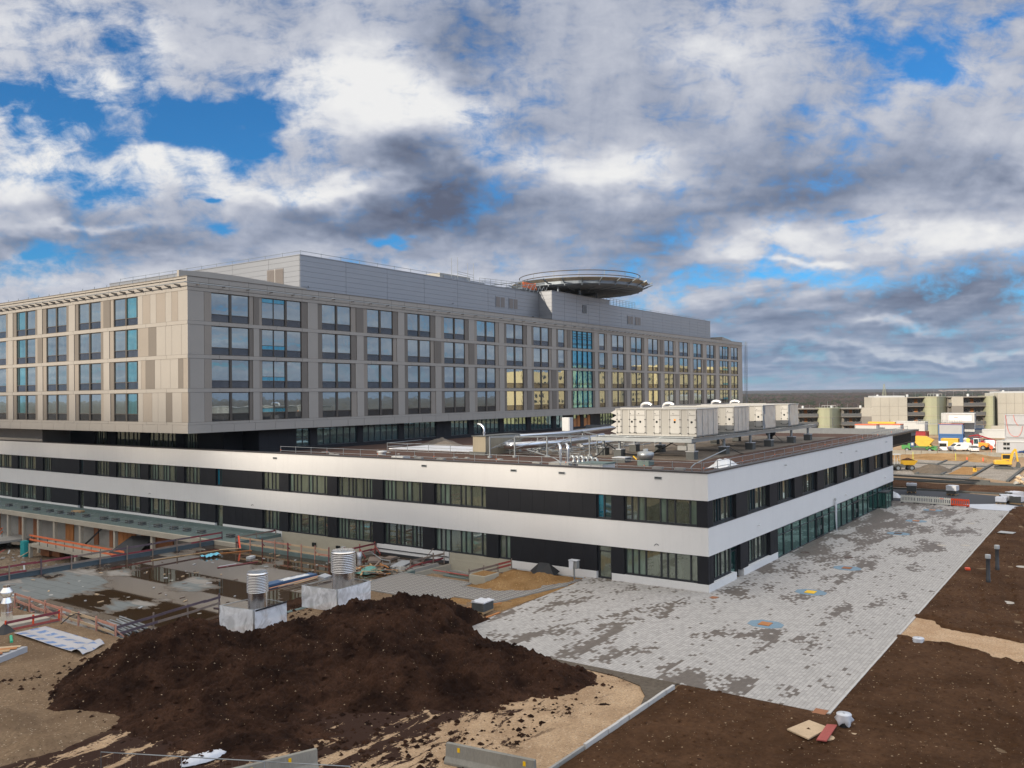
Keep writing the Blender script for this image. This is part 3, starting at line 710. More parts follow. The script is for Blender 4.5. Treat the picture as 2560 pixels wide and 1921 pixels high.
# set-back storey between the low building and the tall block
f = MB(); f.box(9.0, 172, 63.3, 100, 8.19, 11.1); f.box(6.3, 9.0, 70, 140, 8.19, 11.1); f.build('storey_core', 'core', pod)
THR = [(14.0, 16.3), (17.6, 25.0), (26.2, 33.6), (34.8, 42.3), (46.0, 50.6), (52.0, 59.3), (60.6, 67.8), (69.2, 76.4), (77.8, 80.8), (84.2, 86.9), (88.2, 90.9), (95.0, 101.), (103., 109.), (111., 117.), (120, 126), (128, 134), (137, 143), (146, 152)]
mb = MB(); cur = 8.0
for a0, a1 in THR+[(172, 172)]:
    n = max(1, round((a0-cur)/1.5)); w = (a0-cur)/n
    for k in range(n): mb.box(cur+k*w+.01, cur+(k+1)*w-.01, 62.85, 63.3, 8.5, 11.12)
    cur = a1
mb.box(7.95, 8.0, 62.9, 70, 8.3, 11.12); mb.box(8.0, 172, 62.78, 62.86, 8.19, 8.62)
mb.build('storey_cladding', 'charcoal', pod)
for a0, a1 in THR:
    if 84 < a0 < 92:
        strip_window(pod, 'R', 62.85, a0, a1, 8.62, 11.1, d=.12, pat=(0, .5, 1), glasses=('glass_third', 'glass_third'))
        mb = MB(); mb.box(a0+.08, a0+1.25, 62.93, 62.97, 8.7, 10.3); mb.box(a1-1.15, a1-.08, 62.93, 62.97, 8.7, 10.9); mb.build('plywood_sheet', 'wood_orange', pod)
        continue
    n = max(2, round((a1-a0)/1.25)); strip_window(pod, 'R', 62.85, a0, a1, 8.62, 11.1, d=.12, pat=[k/n for k in range(n+1)], glasses=('glass_third', 'glass_third'))
mb = MB(); cur = 66.
W3 = [(71.2, 74.3), (76.2, 82.4), (84.5, 90.6), (92.7, 96.1)]
for a0, a1 in W3+[(103., 103.)]: mb = MB(); mb.box(5.0, 6.2, cur, a0, 8.3, 11.1); mb.build('storey_cladding', 'charcoal', pod); cur = a1
mb = MB(); mb.box(6.2, 7.9, 66, 66.3, 8.3, 11.1); mb.build('storey_cladding', 'charcoal', pod)
for a0, a1 in W3: strip_window(pod, 'L', 5.0, a0, a1, 8.6, 11.1, d=.1, pat=(0, .15, .3, .5, .65, .85, 1), glasses=('glass_podium', 'glass_podium_green'))
mb = MB()
for k in range(14): mb.box(.9, 5.0, 103.05+k*3.3, 103.05+(k+1)*3.3-.02, 8.3, 11.1)
mb.build('storey_panels', 'panel_light', pod)
mb = MB(); mb.box(.55, 60, 63, LEN, 8.0, 8.3); mb.build('terrace', 'roof_felt', pod)

# =================================================================== the tall block of wards
ward = thing('ward_block', 'tall four-storey block clad in beige and brown panels, with the blue stair glazing', 'building', (-3, 61.5, 11.12))
WX0, WX1, WY0, WY1 = -3., 174.5, 61.5, 150.
ZB = [11.12, 12.12, 12.44]                       # fascia, thin band, first sill
PF = 3.93
sills = [12.40+PF*k for k in range(4)]; heads = [15.83+PF*k for k in range(4)]
mb = MB(); mb.box(WX0+.32, WX1-.3, WY0+.32, WY1, 11.2, 28.9); mb.build('core', 'core', ward)
mb = MB(); mb.box(WX0+.02, WX1-.02, WY0+.02, WY1, 11.10, 11.2); mb.build('soffit', 'charcoal', ward)
rp = random.Random(11)
# window list: (a0, a1, kind)
WL = [(.25, 5.65, 'D'), (7.55, 13.9, 'T'), (17.45, 22.75, 'D'), (25.9, 31.2, 'D'), (34.4, 39.65, 'D'), (42.95, 48.2, 'D'), (51.45, 56.6, 'D'), (59.9, 65.05, 'D'), (68.4, 73.5, 'D'), (76.8, 79.1, 'S'), (81.95, 89.7, 'G'),
      (92.65, 95.0, 'S'), (98.2, 103.4, 'D'), (106.8, 111.9, 'D'), (115.2, 120.2, 'D'), (123.7, 128.7, 'D'), (132.2, 137.2, 'D'), (140.6, 145.6, 'D'), (149.0, 154.0, 'D'), (157.9, 163.9, 'T2'), (166.2, 171.2, 'D')]
WLL = [(71.7, 77.15, 'E'), (80.2, 85.6, 'D'), (88.7, 94.0, 'D'), (97.1, 102.5, 'F'), (105.7, 111.1, 'D'), (114.3, 119.7, 'D'), (122.9, 128.3, 'D'), (131.4, 136.8, 'D')]
def cladding(ax, c, a_start, a_end, lst, name):
    """storey-high panels in three tones, thin bands between storeys, deep fascia at the foot and a stepped cornice"""
    mb = MB(); J = .018
    def run(a, b_, z0, z1, d, step, mi, off=0.):
        n = max(1, round((b_-a)/step)); w = (b_-a)/n
        for k in range(n): FB(mb, ax, c, a+k*w+J, a+(k+1)*w-J, d, .34, z0, z1, mi)
    a_s = a_start+(.0 if ax == 'L' else .05)
    FBc = lambda d, z0, z1, step, mi: run(a_s, a_end, z0, z1, d, step, mi)
    FBc(.0, 11.12, 12.08, 3.1, 0)
    FBc(.02, 12.10, 12.38, 4.2, 0)
    for k in range(3): FBc(.02, heads[k]+.04, sills[k+1]-.02, 4.2, 0)
    FBc(.02, heads[3]+.04, heads[3]+.42, 4.2, 0)
    FBc(.0, heads[3]+.46, 28.62, 2.8, 0)
    FBc(-.0, 28.66, 29.25, 2.8, 0)
    if ax == 'L': FB(mb, ax, c, a_s, a_end, -.06, .42, 29.25, 29.31, 2)
    else: FB(mb, ax, c, a_s, a_end, -.06, .42, 29.25, 29.31, 2)
    for k in range(4):
        z0, z1 = sills[k], heads[k]+.02; cur = a_s
        for it in lst+[(a_end, a_end, '')]:
            a, b_ = cur, it[0]
            if it[2] == 'G' and False: pass
            if b_-a > .05:
                L = b_-a
                if L > 6:                                   # blind stretch by the corner: narrow panels
                    x = a
                    while x < b_-.05:
                        w = rp.choice((.95, 1.9, 1.6, 1.25)); w = min(w, b_-x); w = b_-x if b_-x-w < .5 else w
                        FB(mb, ax, c, x+J, x+w-J, .05, .34, z0, z1, rp.choice((0, 0, 0, 1, 0, 2))); x += w
                elif it[0] == a_end or a == a_s:
                    h = min(1.0, L*.4)
                    FB(mb, ax, c, a+J, b_-h-J, .05, .34, z0, z1, 0); FB(mb, ax, c, b_-h+J, b_-.02, .05, .34, z0, z1, 1 if a == a_s else 0)
                    if a == a_s and ax == 'R': pass
                else:
                    l = min(1.0, L*.30)*rp.choice((1., .8, 1.1)); r = min(.8, L*.24)
                    big = rp.random() < .12
                    lt, rt_ = (1, 1) if big else (rp.choice((2, 2, 1)), rp.choice((2, 1, 2)))
                    mid = 2 if big else 0
                    FB(mb, ax, c, a+.02, a+l-J, .11, .34, z0, z1, lt)
                    FB(mb, ax, c, a+l+J, b_-r-J, .04, .34, z0, z1, mid)
                    FB(mb, ax, c, b_-r+J, b_-.02, .11, .34, z0, z1, rt_)
            cur = it[1]
    mb.build(name, ['panel_light', 'panel_mid', 'panel_dark'], ward)
cladding('R', WY0, WX0, WX1, WL, 'cladding'); cladding('L', WX0, WY0, WY1, WLL, 'cladding')
# east gable
mb = MB(); mb.box(WX1-.3, WX1, WY0+.35, WY1, 11.12, 29.25); mb.build('gable_wall', 'panel_light', ward)
def ward_window(ax, c, a0, a1, z0, z1, kind):
    f = MB(); g = MB(); s = MB(); d = .17
    zt = z0+.90                                            # transom over the dark spandrel
    w = a1-a0
    FB(f, ax, c, a0, a1, d, d+.12, z0, z0+.06); FB(f, ax, c, a0, a1, d, d+.12, z1-.06, z1); FB(f, ax, c, a0, a1, d-.01, d+.11, zt-.035, zt+.035)
    FB(f, ax, c, a0, a0+.07, d+.002, d+.118, z0+.06, z1-.06); FB(f, ax, c, a1-.07, a1, d+.002, d+.118, z0+.06, z1-.06)
    if kind in ('D', 'E', 'F'): cuts = [(a0+w/2, .16)]
    elif kind == 'T': cuts = [(a0+w*.295, .05), (a0+w*.60, .16)]
    elif kind == 'T2': cuts = [(a0+w*.40, .12), (a0+w*.70, .05)]
    else: cuts = []
    for q, e in cuts: FB(f, ax, c, q-e, q+e, d-.04 if e > .1 else d+.003, d+.117, z0+.06, z1-.06)
    edges = [a0+.04]+[q for q, e in cuts]+[a1-.04]
    for i in range(len(edges)-1):
        mi = 0
        if ax == 'L' and kind == 'E' and i == 0: mi = 1
        if ax == 'L' and kind == 'F' and i == len(edges)-2: mi = 1
        FQ(g, ax, c, edges[i], edges[i+1], d+.07, zt, z1-.03, mi, rp.uniform(-.012, .012)); FQ(s, ax, c, edges[i], edges[i+1], d+.075, z0+.03, zt, 0)
    if kind in ('T', 'T2'):
        lo, hi = (a0+.07, cuts[1][0]-.16) if kind == 'T' else (cuts[0][0]+.12, a1-.07)
        zb = (z1-.55, z1-.05) if z0 > 23 else (zt+.06, zt+.5)
        FB(f, ax, c, lo, hi, d+.004, d+.116, (zb[0]-.04 if z0 > 23 else zb[1]), (zb[0]+.01 if z0 > 23 else zb[1]+.06))
        FQ(g, ax, c, lo, hi, d+.06, zb[0], zb[1], 2)
    if ax == 'L' and kind in 'EF':
        q = edges[1]-.5 if kind == 'E' else edges[-2]+.9
        q = a0+.42 if kind == 'E' else a1-.5
        FB(f, ax, c, q-.05, q+.05, d+.004, d+.116, zt+.04, z1-.06)
    fr = f.build('window', 'frame_brown', ward); g.build('pane', ['glass_ward', 'glass_teal', 'glass_blue'], fr); s.build('spandrel_pane', 'glass_spandrel', fr)
for ax, c, lst in (('R', WY0, WL), ('L', WX0, WLL[:5])):
    for a0, a1, kind in lst:
        if kind == 'G': continue
        for k in range(4): ward_window(ax, c, a0, a1, sills[k], heads[k], kind)
# four-storey blue stair glazing
f = MB(); g = MB(); a0, a1 = 81.95, 89.7; z0, z1 = 12.4, 27.62
cols_ = [a0, a0+1.95, a0+3.95, a0+5.95, a1]
for x in cols_: f.box(max(a0, x-.05), min(a1, x+.05), WY0+.02, WY0+.3, z0, z1)
zs = [z0]
for k in range(4):
    for dz_ in (.1, .75, 1.0, 3.45): zs.append(sills[k]+dz_)
for q in sorted(set(zs+[z1-.05, z1-.55, z1-1.05, z1-1.55])): f.box(a0, a1, WY0+.06, WY0+.28, q-.035, q+.035)
for i in range(4):
    for k in range(4): g.poly([(cols_[i], WY0+.2, z0+3.8*k), (cols_[i+1], WY0+.2+rp.uniform(-.02, .02), z0+3.8*k), (cols_[i+1], WY0+.2, z0+3.8*(k+1)), (cols_[i], WY0+.2, z0+3.8*(k+1))])
f.box(a0+.1, a0+3.9, WY0+.04, WY0+.19, 19.75, 20.35)
st = f.build('stair_glazing', 'frame', ward); g.build('pane', 'glass_blue', st)
# tube on brackets along the cornice
mb = MB(); zc = 28.42; r_ = .055
mb.tube([(WX0-.75, WY1, zc), (WX0-.75, WY0-.6, zc)], r_, 8); mb.tube([(WX0-.75, WY0-.6, zc), (WX1-.4, WY0-.6, zc)], r_, 8)
cn = mb.build('cornice_tube', 'galv', ward); mb = MB()
y = WY0+1.4
while y < WY1: mb.extr([(WX0-.78, zc-.06), (WX0-.78, zc-.13), (WX0-.02, zc-.40), (WX0-.02, zc-.05)], 'y', y-.035, y+.035); y += 1.9
x = WX0+1.2
while x < WX1-.5: mb.box(x-.03, x+.03, WY0-.63, WY0+.02, zc-.13, zc-.05); x += 1.75 if x > 90 else 3.5
tag(mb.build('brackets', 'panel_dark', cn), kind='stuff')
mb = MB()
y = WY0+2.8
while y < WY1: mb.tube([(WX0+.15, y, 29.3), (WX0+.15, y, 29.62)], .045, 6); y += 2.9
tag(mb.build('post_sockets', 'galv_dark', ward), kind='stuff')
mb = MB(); mb.box(WX0, WX1, WY0+.3, WY1, 28.9, 29.0); mb.build('roof', 'roof_felt', ward)
# low curved upstand behind the cornice and the eastern end bump
mb = MB(); mb.extr([(-2.4, 29.0), (-2.4, 30.2), (1.5, 30.42), (6, 30.38), (10, 30.2), (16.9, 29.9), (16.9, 29.0)], 'y', 64.0, 64.4)
mb.build('roof_upstand', 'panel_light', ward)
mb = MB(); mb.extr([(166, 29.0), (166, 30.6), (172, 30.0), (173.8, 29.3), (173.8, 29.)], 'y', 64, 100); mb.build('roof_upstand', 'panel_light', ward)
# ladder cage on the far corner
mb = MB()
for y in (61.2, 61.7):
    for x in (175.0, 175.9): mb.tube([(x, y-.6, 10.), (x, y-.6, 29.6)], .05, 5)
z = 10.5
while z < 29.5: mb.bar((175.0, 60.6, z), (175.9, 60.6, z), .05, .05); mb.bar((175.9, 60.6, z), (175.9, 61.1, z), .05, .05); z += .6
lad = mb.build('ladder_cage', 'galv_dark', ward)
# -------- penthouse
pent = thing('rooftop_plant_house', 'long windowless plant storey in pale horizontal metal panels on top of the tall block', 'building', (17.5, 66, 29.0))
PX0, PX1, PY0, PY1, PZ1 = 17.5, 162.4, 66., 114.1, 34.72
mb = MB(); mb.box(PX0+.12, PX1-.1, PY0+.12, PY1-.1, 29.0, 34.5); mb.box(77.0, 99.7, 63.1, 67, 29, 34.7); mb.build('core', 'core', pent)
mb = MB()
def hpanels(ax, c, a0, a1, z0, z1, openings=(), step=8.4, first=None):
    z = z0; nz = round((z1-z0)/.72); h = (z1-z0)/nz
    cuts = [a0]; x = a0+(first or step)
    while x < a1-.5: cuts.append(x); x += step
    cuts.append(a1)
    for i in range(len(cuts)-1):
        for k in range(nz): FB(mb, ax, c, cuts[i]+.02, cuts[i+1]-.02, 0, .11, z0+k*h+.012, z0+(k+1)*h-.012)
hpanels('R', PY0, 99.8, PX1, 29.0, PZ1, step=5.4); mb.build('metal_panels', 'panel_metal', pent); mb = MB()
hpanels('R', PY0, PX0, 77.0, 29.0, PZ1, step=8.6)
hpanels('L', PX0, PY0+.12, 72.6, 29.0, PZ1, step=8); hpanels('L', PX0, 72.6, PY1, 29, PZ1, step=8.2)
mb.build('metal_panels', 'panel_metal', pent); mb = MB()
hpanels('R', 63., 76.9, 99.8, 29.0, 35.05, step=4.6); hpanels('L', 76.9, 63.12, 66.0, 29.0, 35.05, step=5)
mb.build('metal_panels', 'panel_metal', pent)
mb = MB(); mb.box(PX0-.08, PX1, PY0-.08, PY0+.4, PZ1, PZ1+.10); mb.box(PX0-.08, PX0+.4, PY0+.4, PY1, PZ1, PZ1+.10); mb.box(76.8, 99.9, 62.9, 66, 35.05, 35.13); mb.build('roof_edge', 'panel_metal', pent)
mb = MB(); FB(mb, 'L', PX0, 69.4, 72.9, -.05, .02, 29.8, 33.2, 1); FB(mb, 'L', PX0, 71.1, 71.25, -.08, -.02, 29.8, 33.2, 0)
z = 29.9
while z < 33.1: FB(mb, 'L', PX0, 69.5, 72.8, -.09, -.04, z, z+.05, 1); z += .14
mb.build('louvre', ['cream_light', 'louvre'], pent)
for x in (62.7, 66.8, 113.5, 117.3):
    mb = MB(); yy = 66.
    mb.box(x, x+2.9, yy-.06, yy+.02, 31.0, 33.1); mb.box(x+.15, x+1.3, yy-.10, yy-.05, 31.15, 32.95, 1); mb.box(x+1.6, x+2.75, yy-.10, yy-.05, 31.15, 32.95, 1)
    mb.build('shutter_window', ['panel_metal', 'louvre'], pent)
mb = MB(); mb.box(88.4, 90.0, 62.93, 63.02, 31.6, 33.3); mb.build('window', 'dark_glass', pent)
mb = MB(); mb.tube([(50.2, 65.9, 30.6), (50.2, 65.5, 30.6)], .04, 5); mb.tube([(74.3, 65.9, 30.), (74.3, 65.5, 30.)], .12, 6); mb.tube([(19, 65.9, 30.35), (18.4, 65.4, 30.45)], .05, 5); mb.build('wall_light', 'frame', pent)
def roof_rail(name, pts, h, step, label, parent=None, r=.035, mid=True, m='galv_dark', z0=None, cat='railing', group=None):
    t = thing(name, label, cat, pts[0], 0, group); rails = MB()
    for i in range(len(pts)-1):
        a, b_ = Vector(pts[i]), Vector(pts[i+1]); n = max(1, round((b_-a).length/step))
        for k in range(n+(1 if i == len(pts)-2 else 0)):
            p = a.lerp(b_, k/n); posts = MB(); posts.tube([p, p+Vector((0, 0, h+.08))], r*1.1, 6); posts.build('post', m, t)
        for hh in ((h, h*.5) if mid else (h,)): rails.tube([a+Vector((0, 0, hh)), b_+Vector((0, 0, hh))], r, 6)
    rails.build('rails', m, t); return t
roof_rail('roof_railing', [(PX0+.8, PY1-2, PZ1), (PX0+.8, PY0+.8, PZ1), (75, PY0+.8, PZ1)], .75, 3.8, 'thin grey single-bar railing along the roof edge of the plant storey', mid=False)
roof_rail('roof_railing', [(119, PY0+.8, PZ1), (PX1-2, PY0+.8, PZ1)], .55, 4.0, 'low thin rail on the plant storey roof right of the helipad', mid=False)
# close-set guard railing right of the helipad
mb = MB()
for k in range(13): mb.tube([(100.6+k*1.5, 66.6, PZ1), (100.6+k*1.5, 66.6, PZ1+1.7)], .04, 5)
for z in (.5, .9, 1.3, 1.7): mb.tube([(100.6, 66.6, PZ1+z), (118.6, 66.6, PZ1+z)], .035, 5)
lone(mb, 'guard_railing', 'galv_dark', 'close-barred guard railing on the roof just right of the helipad', 'railing')
mb = MB(); 
for dx, dy, s in ((0, 0, 1), (1.2, .4, 1.15), (2.0, -.3, .9), (2.4, .6, .8), (.6, 1., .9)):
    mb.lathe([(.3*s, 0), (.3*s, .9*s), (.55*s, 1.0*s), (.6*s, 1.2*s), (.3*s, 1.5*s), (.28*s, 1.7*s)], (24+dx, 96+dy*1.5-12, PZ1), 12)
lone(mb, 'vent_cluster', 'galv_dark', 'cluster of dark round vent cowls on the plant storey roof at far left', 'vents')
# rooftop hut with scaffold frame
hut = thing('lift_overrun_hut', 'small cream metal box hut with mast poles, left of the helipad', 'hut', (52, 70, PZ1))
mb = MB(); mb.box(52, 60.5, 70, 74.5, PZ1-.1, PZ1+1.75); mb.build('casing', 'cream_metal', hut, bevel=.04)
mb = MB(); mb.box(60.5, 65, 70.2, 74.5, PZ1-.1, PZ1+1.3); mb.box(53, 60, 69.94, 70., PZ1+.2, PZ1+1.5); mb.build('side_unit', 'panel_metal', hut)
mb = MB()
for x, h in ((54.7, 4.6), (56.4, 4.9), (59.3, 4.2), (61.0, 4.4)): mb.tube([(x, 69.6, PZ1), (x, 69.6, PZ1+h)], .05, 5)
for z in (2.4, 2.0): mb.tube([(56.4, 69.6, PZ1+z), (61.0, 69.6, PZ1+z-.2)], .04, 5)
mb.build('mast_pole', 'galv', hut)
# -------- helipad
heli = thing('helipad', 'round raised helicopter landing deck with radial steel arms on the hospital roof', 'helipad', (95.2, 67.8, 35))
HX, HY, HZ, HR = 95.4, 67.8, 37.0, 13.5
def ring_pts(r, z, n=64, a0=0, a1=2*math.pi): return [(HX+r*math.cos(a0+(a1-a0)*k/n), HY+r*math.sin(a0+(a1-a0)*k/n), z) for k in range(n+1)]
mb = MB(); mb.lathe([(HR-.6, -.25), (HR, 0.05), (HR, .62), (HR-.9, .75)], (HX, HY, HZ), 24, 0, False)
mb.build('rim_beam', 'galv_dark', heli)
mb = MB(); mb.lathe([(HR+.02, .62), (HR+1.0, 1.15), (HR+1.02, 1.2), (HR-.2, .72)], (HX, HY, HZ), 24, 0, False, False)
mb.build('edge_panels', 'concrete', heli)
mb = MB(); mb.lathe([(4, -.2), (HR-.2, .02), (HR-.2, .3), (4, .3)], (HX, HY, HZ), 48, 0, True); mb.build('deck', 'core', heli)
for k in range(24):
    a = 2*math.pi*k/24+.05; ca, sa = math.cos(a), math.sin(a); mb = MB()
    mb.bar((HX+4*ca, HY+4*sa, HZ-.5), (HX+(HR-.2)*ca, HY+(HR-.2)*sa, HZ-.05), .18, .35)
    mb.bar((HX+(HR-.1)*ca, HY+(HR-.1)*sa, HZ+.32), (HX+(HR+2.0)*ca, HY+(HR+2.0)*sa, HZ+1.1), .16, .24)
    mb.build('outrigger', 'galv_dark', heli)
mb = MB()
for r, h in ((4, 0), (8.2, .0)): mb.tube(ring_pts(r, HZ-.42+(.25 if r > 5 else 0), 32), .18, 6)
for x, y in ((84, 66), (90, 64.5), (97, 64.5), (84, 74), (100, 74), (92, 74), (103, 69)): mb.tube([(x, y, 34.6), (x, y, HZ)], .22, 8)
mb.build('support', 'galv_dark', heli)
t0, t1 = R(118), R(326)
mb = MB(); n = 40
for zz in (1.85, 2.75): mb.tube(ring_pts(HR-.7, HZ+zz, n, t0, t1), .085, 6)
gr_ = mb.build('guard_rail', 'frame_brown', heli); mb = MB()
for k in range(0, 10): 
    a = t0+(t1-t0)*k/9; p = (HX+(HR-.7)*math.cos(a), HY+(HR-.7)*math.sin(a)); mb.tube([(p[0], p[1], HZ+.7), (p[0], p[1], HZ+2.8)], .05, 5)
mb.build('guard_post', 'galv', gr_)
# access gangway with orange net
gw = thing('access_gangway', 'scaffold gangway with orange netting leading up to the helipad', 'gangway', (66, 68, PZ1))
mb = MB()
mb.bar((58, 68.2, PZ1+.15), (80, 68.2, PZ1+.9), 1.2, .12)
mb.build('walkway', 'galv', gw); mb = MB()
for k in range(13):
    x = 60+k*1.65; z = PZ1+.2+.034*(x-58); mb.tube([(x, 67.5, z), (x, 67.5, z+1.2)], .035, 5)
for h in (.4, .8, 1.2): mb.tube([(60, 67.5, PZ1+.25+h), (79.8, 67.5, PZ1+.9+h)], .035, 5)
mb.tube([(62, 67.0, PZ1+.2), (80, 66.6, PZ1+3.3)], .07, 6); mb.tube([(66, 67.0, PZ1+.2), (80, 66.6, PZ1+2.4)], .06, 6)
for k in range(6): mb.tube([(73+k*1.3, 66.5, PZ1), (74.2+k*1.3, 66.5, PZ1+1.6)], .05, 5); mb.tube([(73+k*1.3, 66.5, PZ1+1.6), (74.2+k*1.3, 66.5, PZ1)], .05, 5)
mb.build('scaffold_bars', 'galv', gw); mb = MB(); mb.box(73.5, 77.6, 67.3, 67.42, PZ1+1.05, PZ1+2.1); mb.extr([(77.4, PZ1+1.2), (78.3, PZ1+.9), (77.8, PZ1+2.2)], 'y', 67.3, 68.4); mb.build('orange_net', 'orange_paint', gw)

# =================================================================== ground and earthworks
def holes_sheet(mb, xs, ys, holes, z):
    for i in range(len(xs)-1):
        for j in range(len(ys)-1):
            cx, cy = (xs[i]+xs[i+1])/2, (ys[j]+ys[j+1])/2
            if any(h[0] < cx < h[1] and h[2] < cy < h[3] for h in holes): continue
            mb.poly([(xs[i], ys[j], z), (xs[i+1], ys[j], z), (xs[i+1], ys[j+1], z), (xs[i], ys[j+1], z)])
H_DECK = (-31.5, 0.3, 22.7, 53.2); H_PIT = (-60., 0.3, 53.2, 150.); H_S2 = (-5.6, 0.3, 17.8, 22.7)
mb = MB(); holes_sheet(mb, [-6000, -60, -31.5, -5.6, .3, 6000], [-6000, 17.8, 22.7, 53.2, 150, 6000], [H_DECK, H_PIT, H_S2], -.06)
struct(mb, 'far_land', 'far_land')
mb = MB(); holes_sheet(mb, [-75, -60, -31.5, -5.6, .3, 60], [-60, 17.8, 22.7, 53.2, 60], [H_DECK, H_PIT, H_S2], -.045)
struct(mb, 'site_ground', 'ground_brown')
mb = MB()
def zt(x, y): return -.03+.05*fbm(x*.15, y*.15, 3)+.012*fbm(x*1.3, y*1.3, 5)
mb.grid(60, 330, -170, 90, 180, 170, zt); struct(mb, 'building_site', 'site_tan')
# gravel strip between the soil heap and the kerb, brown ground at left
mb = MB()
def zg(x, y): return .0+.035*fbm(x*.7, y*.7, 1)+.02*fbm(x*3, y*3, 2)
mb.grid(-50, -20.02, -6.45, 12.5, 200, 127, zg); struct(mb, 'gravel_strip', 'gravel_tracked')
mb = MB()
def zl(x, y):
    z = .02+.04*fbm(x*.6, y*.6, 11)+.02*fbm(x*3, y*3, 12)-.22*max(0, 12.9-y)
    d = math.hypot((x+42.8)/2.2, (y-17.6)/3.2); z += .75*max(0, 1-d)**1.2*(1+.5*fbm(x*.9, y*.9, 4))
    d = math.hypot((x+42.6)/2.4, (y-13.2)/1.6); z += .3*max(0, 1-d)
    return z
mb.grid(-50, -31.5, 11.6, 45, 130, 210, zl); struct(mb, 'trodden_ground', 'ground_brown')
mb = MB(); mb.grid(-31.5, -12.8, 12.5, 22.7, 90, 60, zg); struct(mb, 'trodden_ground', 'ground_brown')
mb = MB(); mb.grid(-12.8, -.02, 10.2, 17.8, 80, 60, lambda x, y: -.03+.03*fbm(x, y, 4)); struct(mb, 'sandy_ground', 'sand_heap')
# topsoil at right of the kerb and of the forecourt
def in_trench(x, y):
    """0..1 how much the pipe trench bares sand here"""
    pts = ((-1.0, -14.2, 1.6), (-3.2, -15.6, 1.5), (-3.2, -17.6, 1.55), (-4.3, -20.8, 1.6), (-6, -25, 1.8), (-9, -32, 2.), (-14, -45, 2.))
    best = 9
    for (ax, ay, aw), (bx, by, bw) in zip(pts, pts[1:]):
        dx, dy = bx-ax, by-ay; t = max(0, min(1, ((x-ax)*dx+(y-ay)*dy)/(dx*dx+dy*dy)))
        d = math.hypot(x-ax-dx*t, y-ay-dy*t)/(aw+(bw-aw)*t); best = min(best, d)
    return best
def zs(x, y):
    z = .12+.10*fbm(x*.28, y*.28, 1)+.055*fbm(x*1.4, y*1.4, 2)+.03*fbm(x*4.2, y*4.2, 3)
    for (c0, c1, c2) in ((-19.5, .10, 0), (-21.6, .10, 0), (-27., -.16, 1), (-29.2, -.16, 1)):      # wheel ruts
        yy = c0+c1*(x+10)+.9*math.sin(x*.11+c2); dd = abs(y-yy)
        if dd < .75: z += (-.11 if dd < .38 else .045)*(1-.5*(dd/.75))*(1+.6*fbm(x*.6, y*.6, 6))
    e = 99
    if x > -20.2: e = -14.12-y
    else: e = min(-6.75-y, 99) if x < -20.6 else 0.3
    if -20.6 <= x <= -19.9 and y > -14.1: e = (-20.02-x)
    k = max(0, min(1, e/.7)); z = z*(.25+.75*k)-.02*(1-k)
    d = in_trench(x, y)+.28*fbm(x*.8, y*.8, 8)
    if d < 1.25: z -= .75*max(0, min(1, (1.25-d)/.45))
    elif d < 1.7: z += .10*math.sin((d-1.25)/.45*math.pi)
    return z
mb = MB(); mb.grid(-52, -20.0, -60, -6.72, 200, 330, zs); mb.grid(-20.0, 66, -60, -14.12, 400, 215, zs)
struct(mb, 'topsoil', 'soil_field')
mb = MB(); mb.grid(-16, 2, -48, -14.12, 110, 210, lambda x, y: -.005+.03*fbm(x*.8, y*.8, 4)+.01*fbm(x*3, y*3, 5), keep=lambda *q: in_trench(q[0][0], q[0][1]) < 1.9)
struct(mb, 'sandy_trench', 'gravel_beige')
# forecourt paving
mb = MB(); mb.prism([(-20., -14.1), (61.2, -14.1), (61.2, -11.0), (63.3, -8.0), (64.9, -1.1), (65.2, .2), (.3, .2), (.3, 10.6), (-.9, 10.58), (-3.2, 10.2), (-20., 9.55)], -.3, .02)
struct(mb, 'paved_forecourt', 'paving')
mb = MB(); n = 60
for k in range(81): mb.box(-20+k*1.0+.01, -19+k*1.0-.01, -14.22, -14.11, -.3, .05)
struct(mb, 'kerb_edging', 'kerb_stone')
mb = MB()
for k in range(9):
    x = -20.75-k*1.0; mb.obox((x-.5, -6.60+(.01 if k % 2 else -.01), .06), (.98, .14, .26), R(.4 if k % 3 else -.6))
ks = struct(mb, 'kerb_stones', 'kerb_stone')
mb = MB(); x = -29.8
while x > -46: mb.obox((x-.5, -6.58, .03), (.98, .12, .20), R(random.uniform(-.6, .6))); x -= 1.0
struct(mb, 'kerb_stones', 'concrete_grey')
mb = MB(); mb.prism([(-21.6, -6.4), (-20.05, -6.5), (-20.05, 2), (-20.6, 1.6), (-20.7, -3.0), (-21.4, -5.0), (-22.6, -5.9), (-24.0, -6.35)], -.2, .045); struct(mb, 'bedding_gravel', 'mound_grey')
mb = MB(); mb.prism([(-19.0, 12.9), (-7.5, 12.2), (-6.86, 10.5), (-.95, 10.62), (-5.2, 14.2), (-8.3, 17.3), (-7.1, 17.35), (-7.1, 24.65), (-12.8, 24.5), (-12.8, 17.8), (-19, 17.8)], -.2, .012)
mb = MB(); mb.prism([(-11.4, 11.9), (-5.9, 11.0), (-3.3, 10.5), (-.9, 10.62), (-2.5, 11.9), (-8.35, 15.0), (-8.3, 17.3), (-7.1, 17.35), (-7.1, 24.65), (-13.2, 24.6), (-13.2, 15.7), (-11.2, 15.6)], -.2, .018)
struct(mb, 'grass_paving', 'grass_paver')
mb = MB()
for a, b_ in (((-13.25, 24.62), (-7.05, 24.70)), ((-7.05, 24.70), (-7.05, 17.30)), ((-7.05, 17.30), (-8.33, 17.28)), ((-8.33, 17.28), (-8.4, 14.9)), ((-8.4, 14.9), (-2.4, 11.85)), ((-13.25, 24.6), (-13.25, 15.6)), ((-11.3, 15.6), (-11.3, 11.9)), ((-11.3, 11.9), (-3.4, 10.45))):
    mb.bar((a[0], a[1], .0), (b_[0], b_[1], .0), .10, .16)
struct(mb, 'kerb_edging', 'concrete_grey')
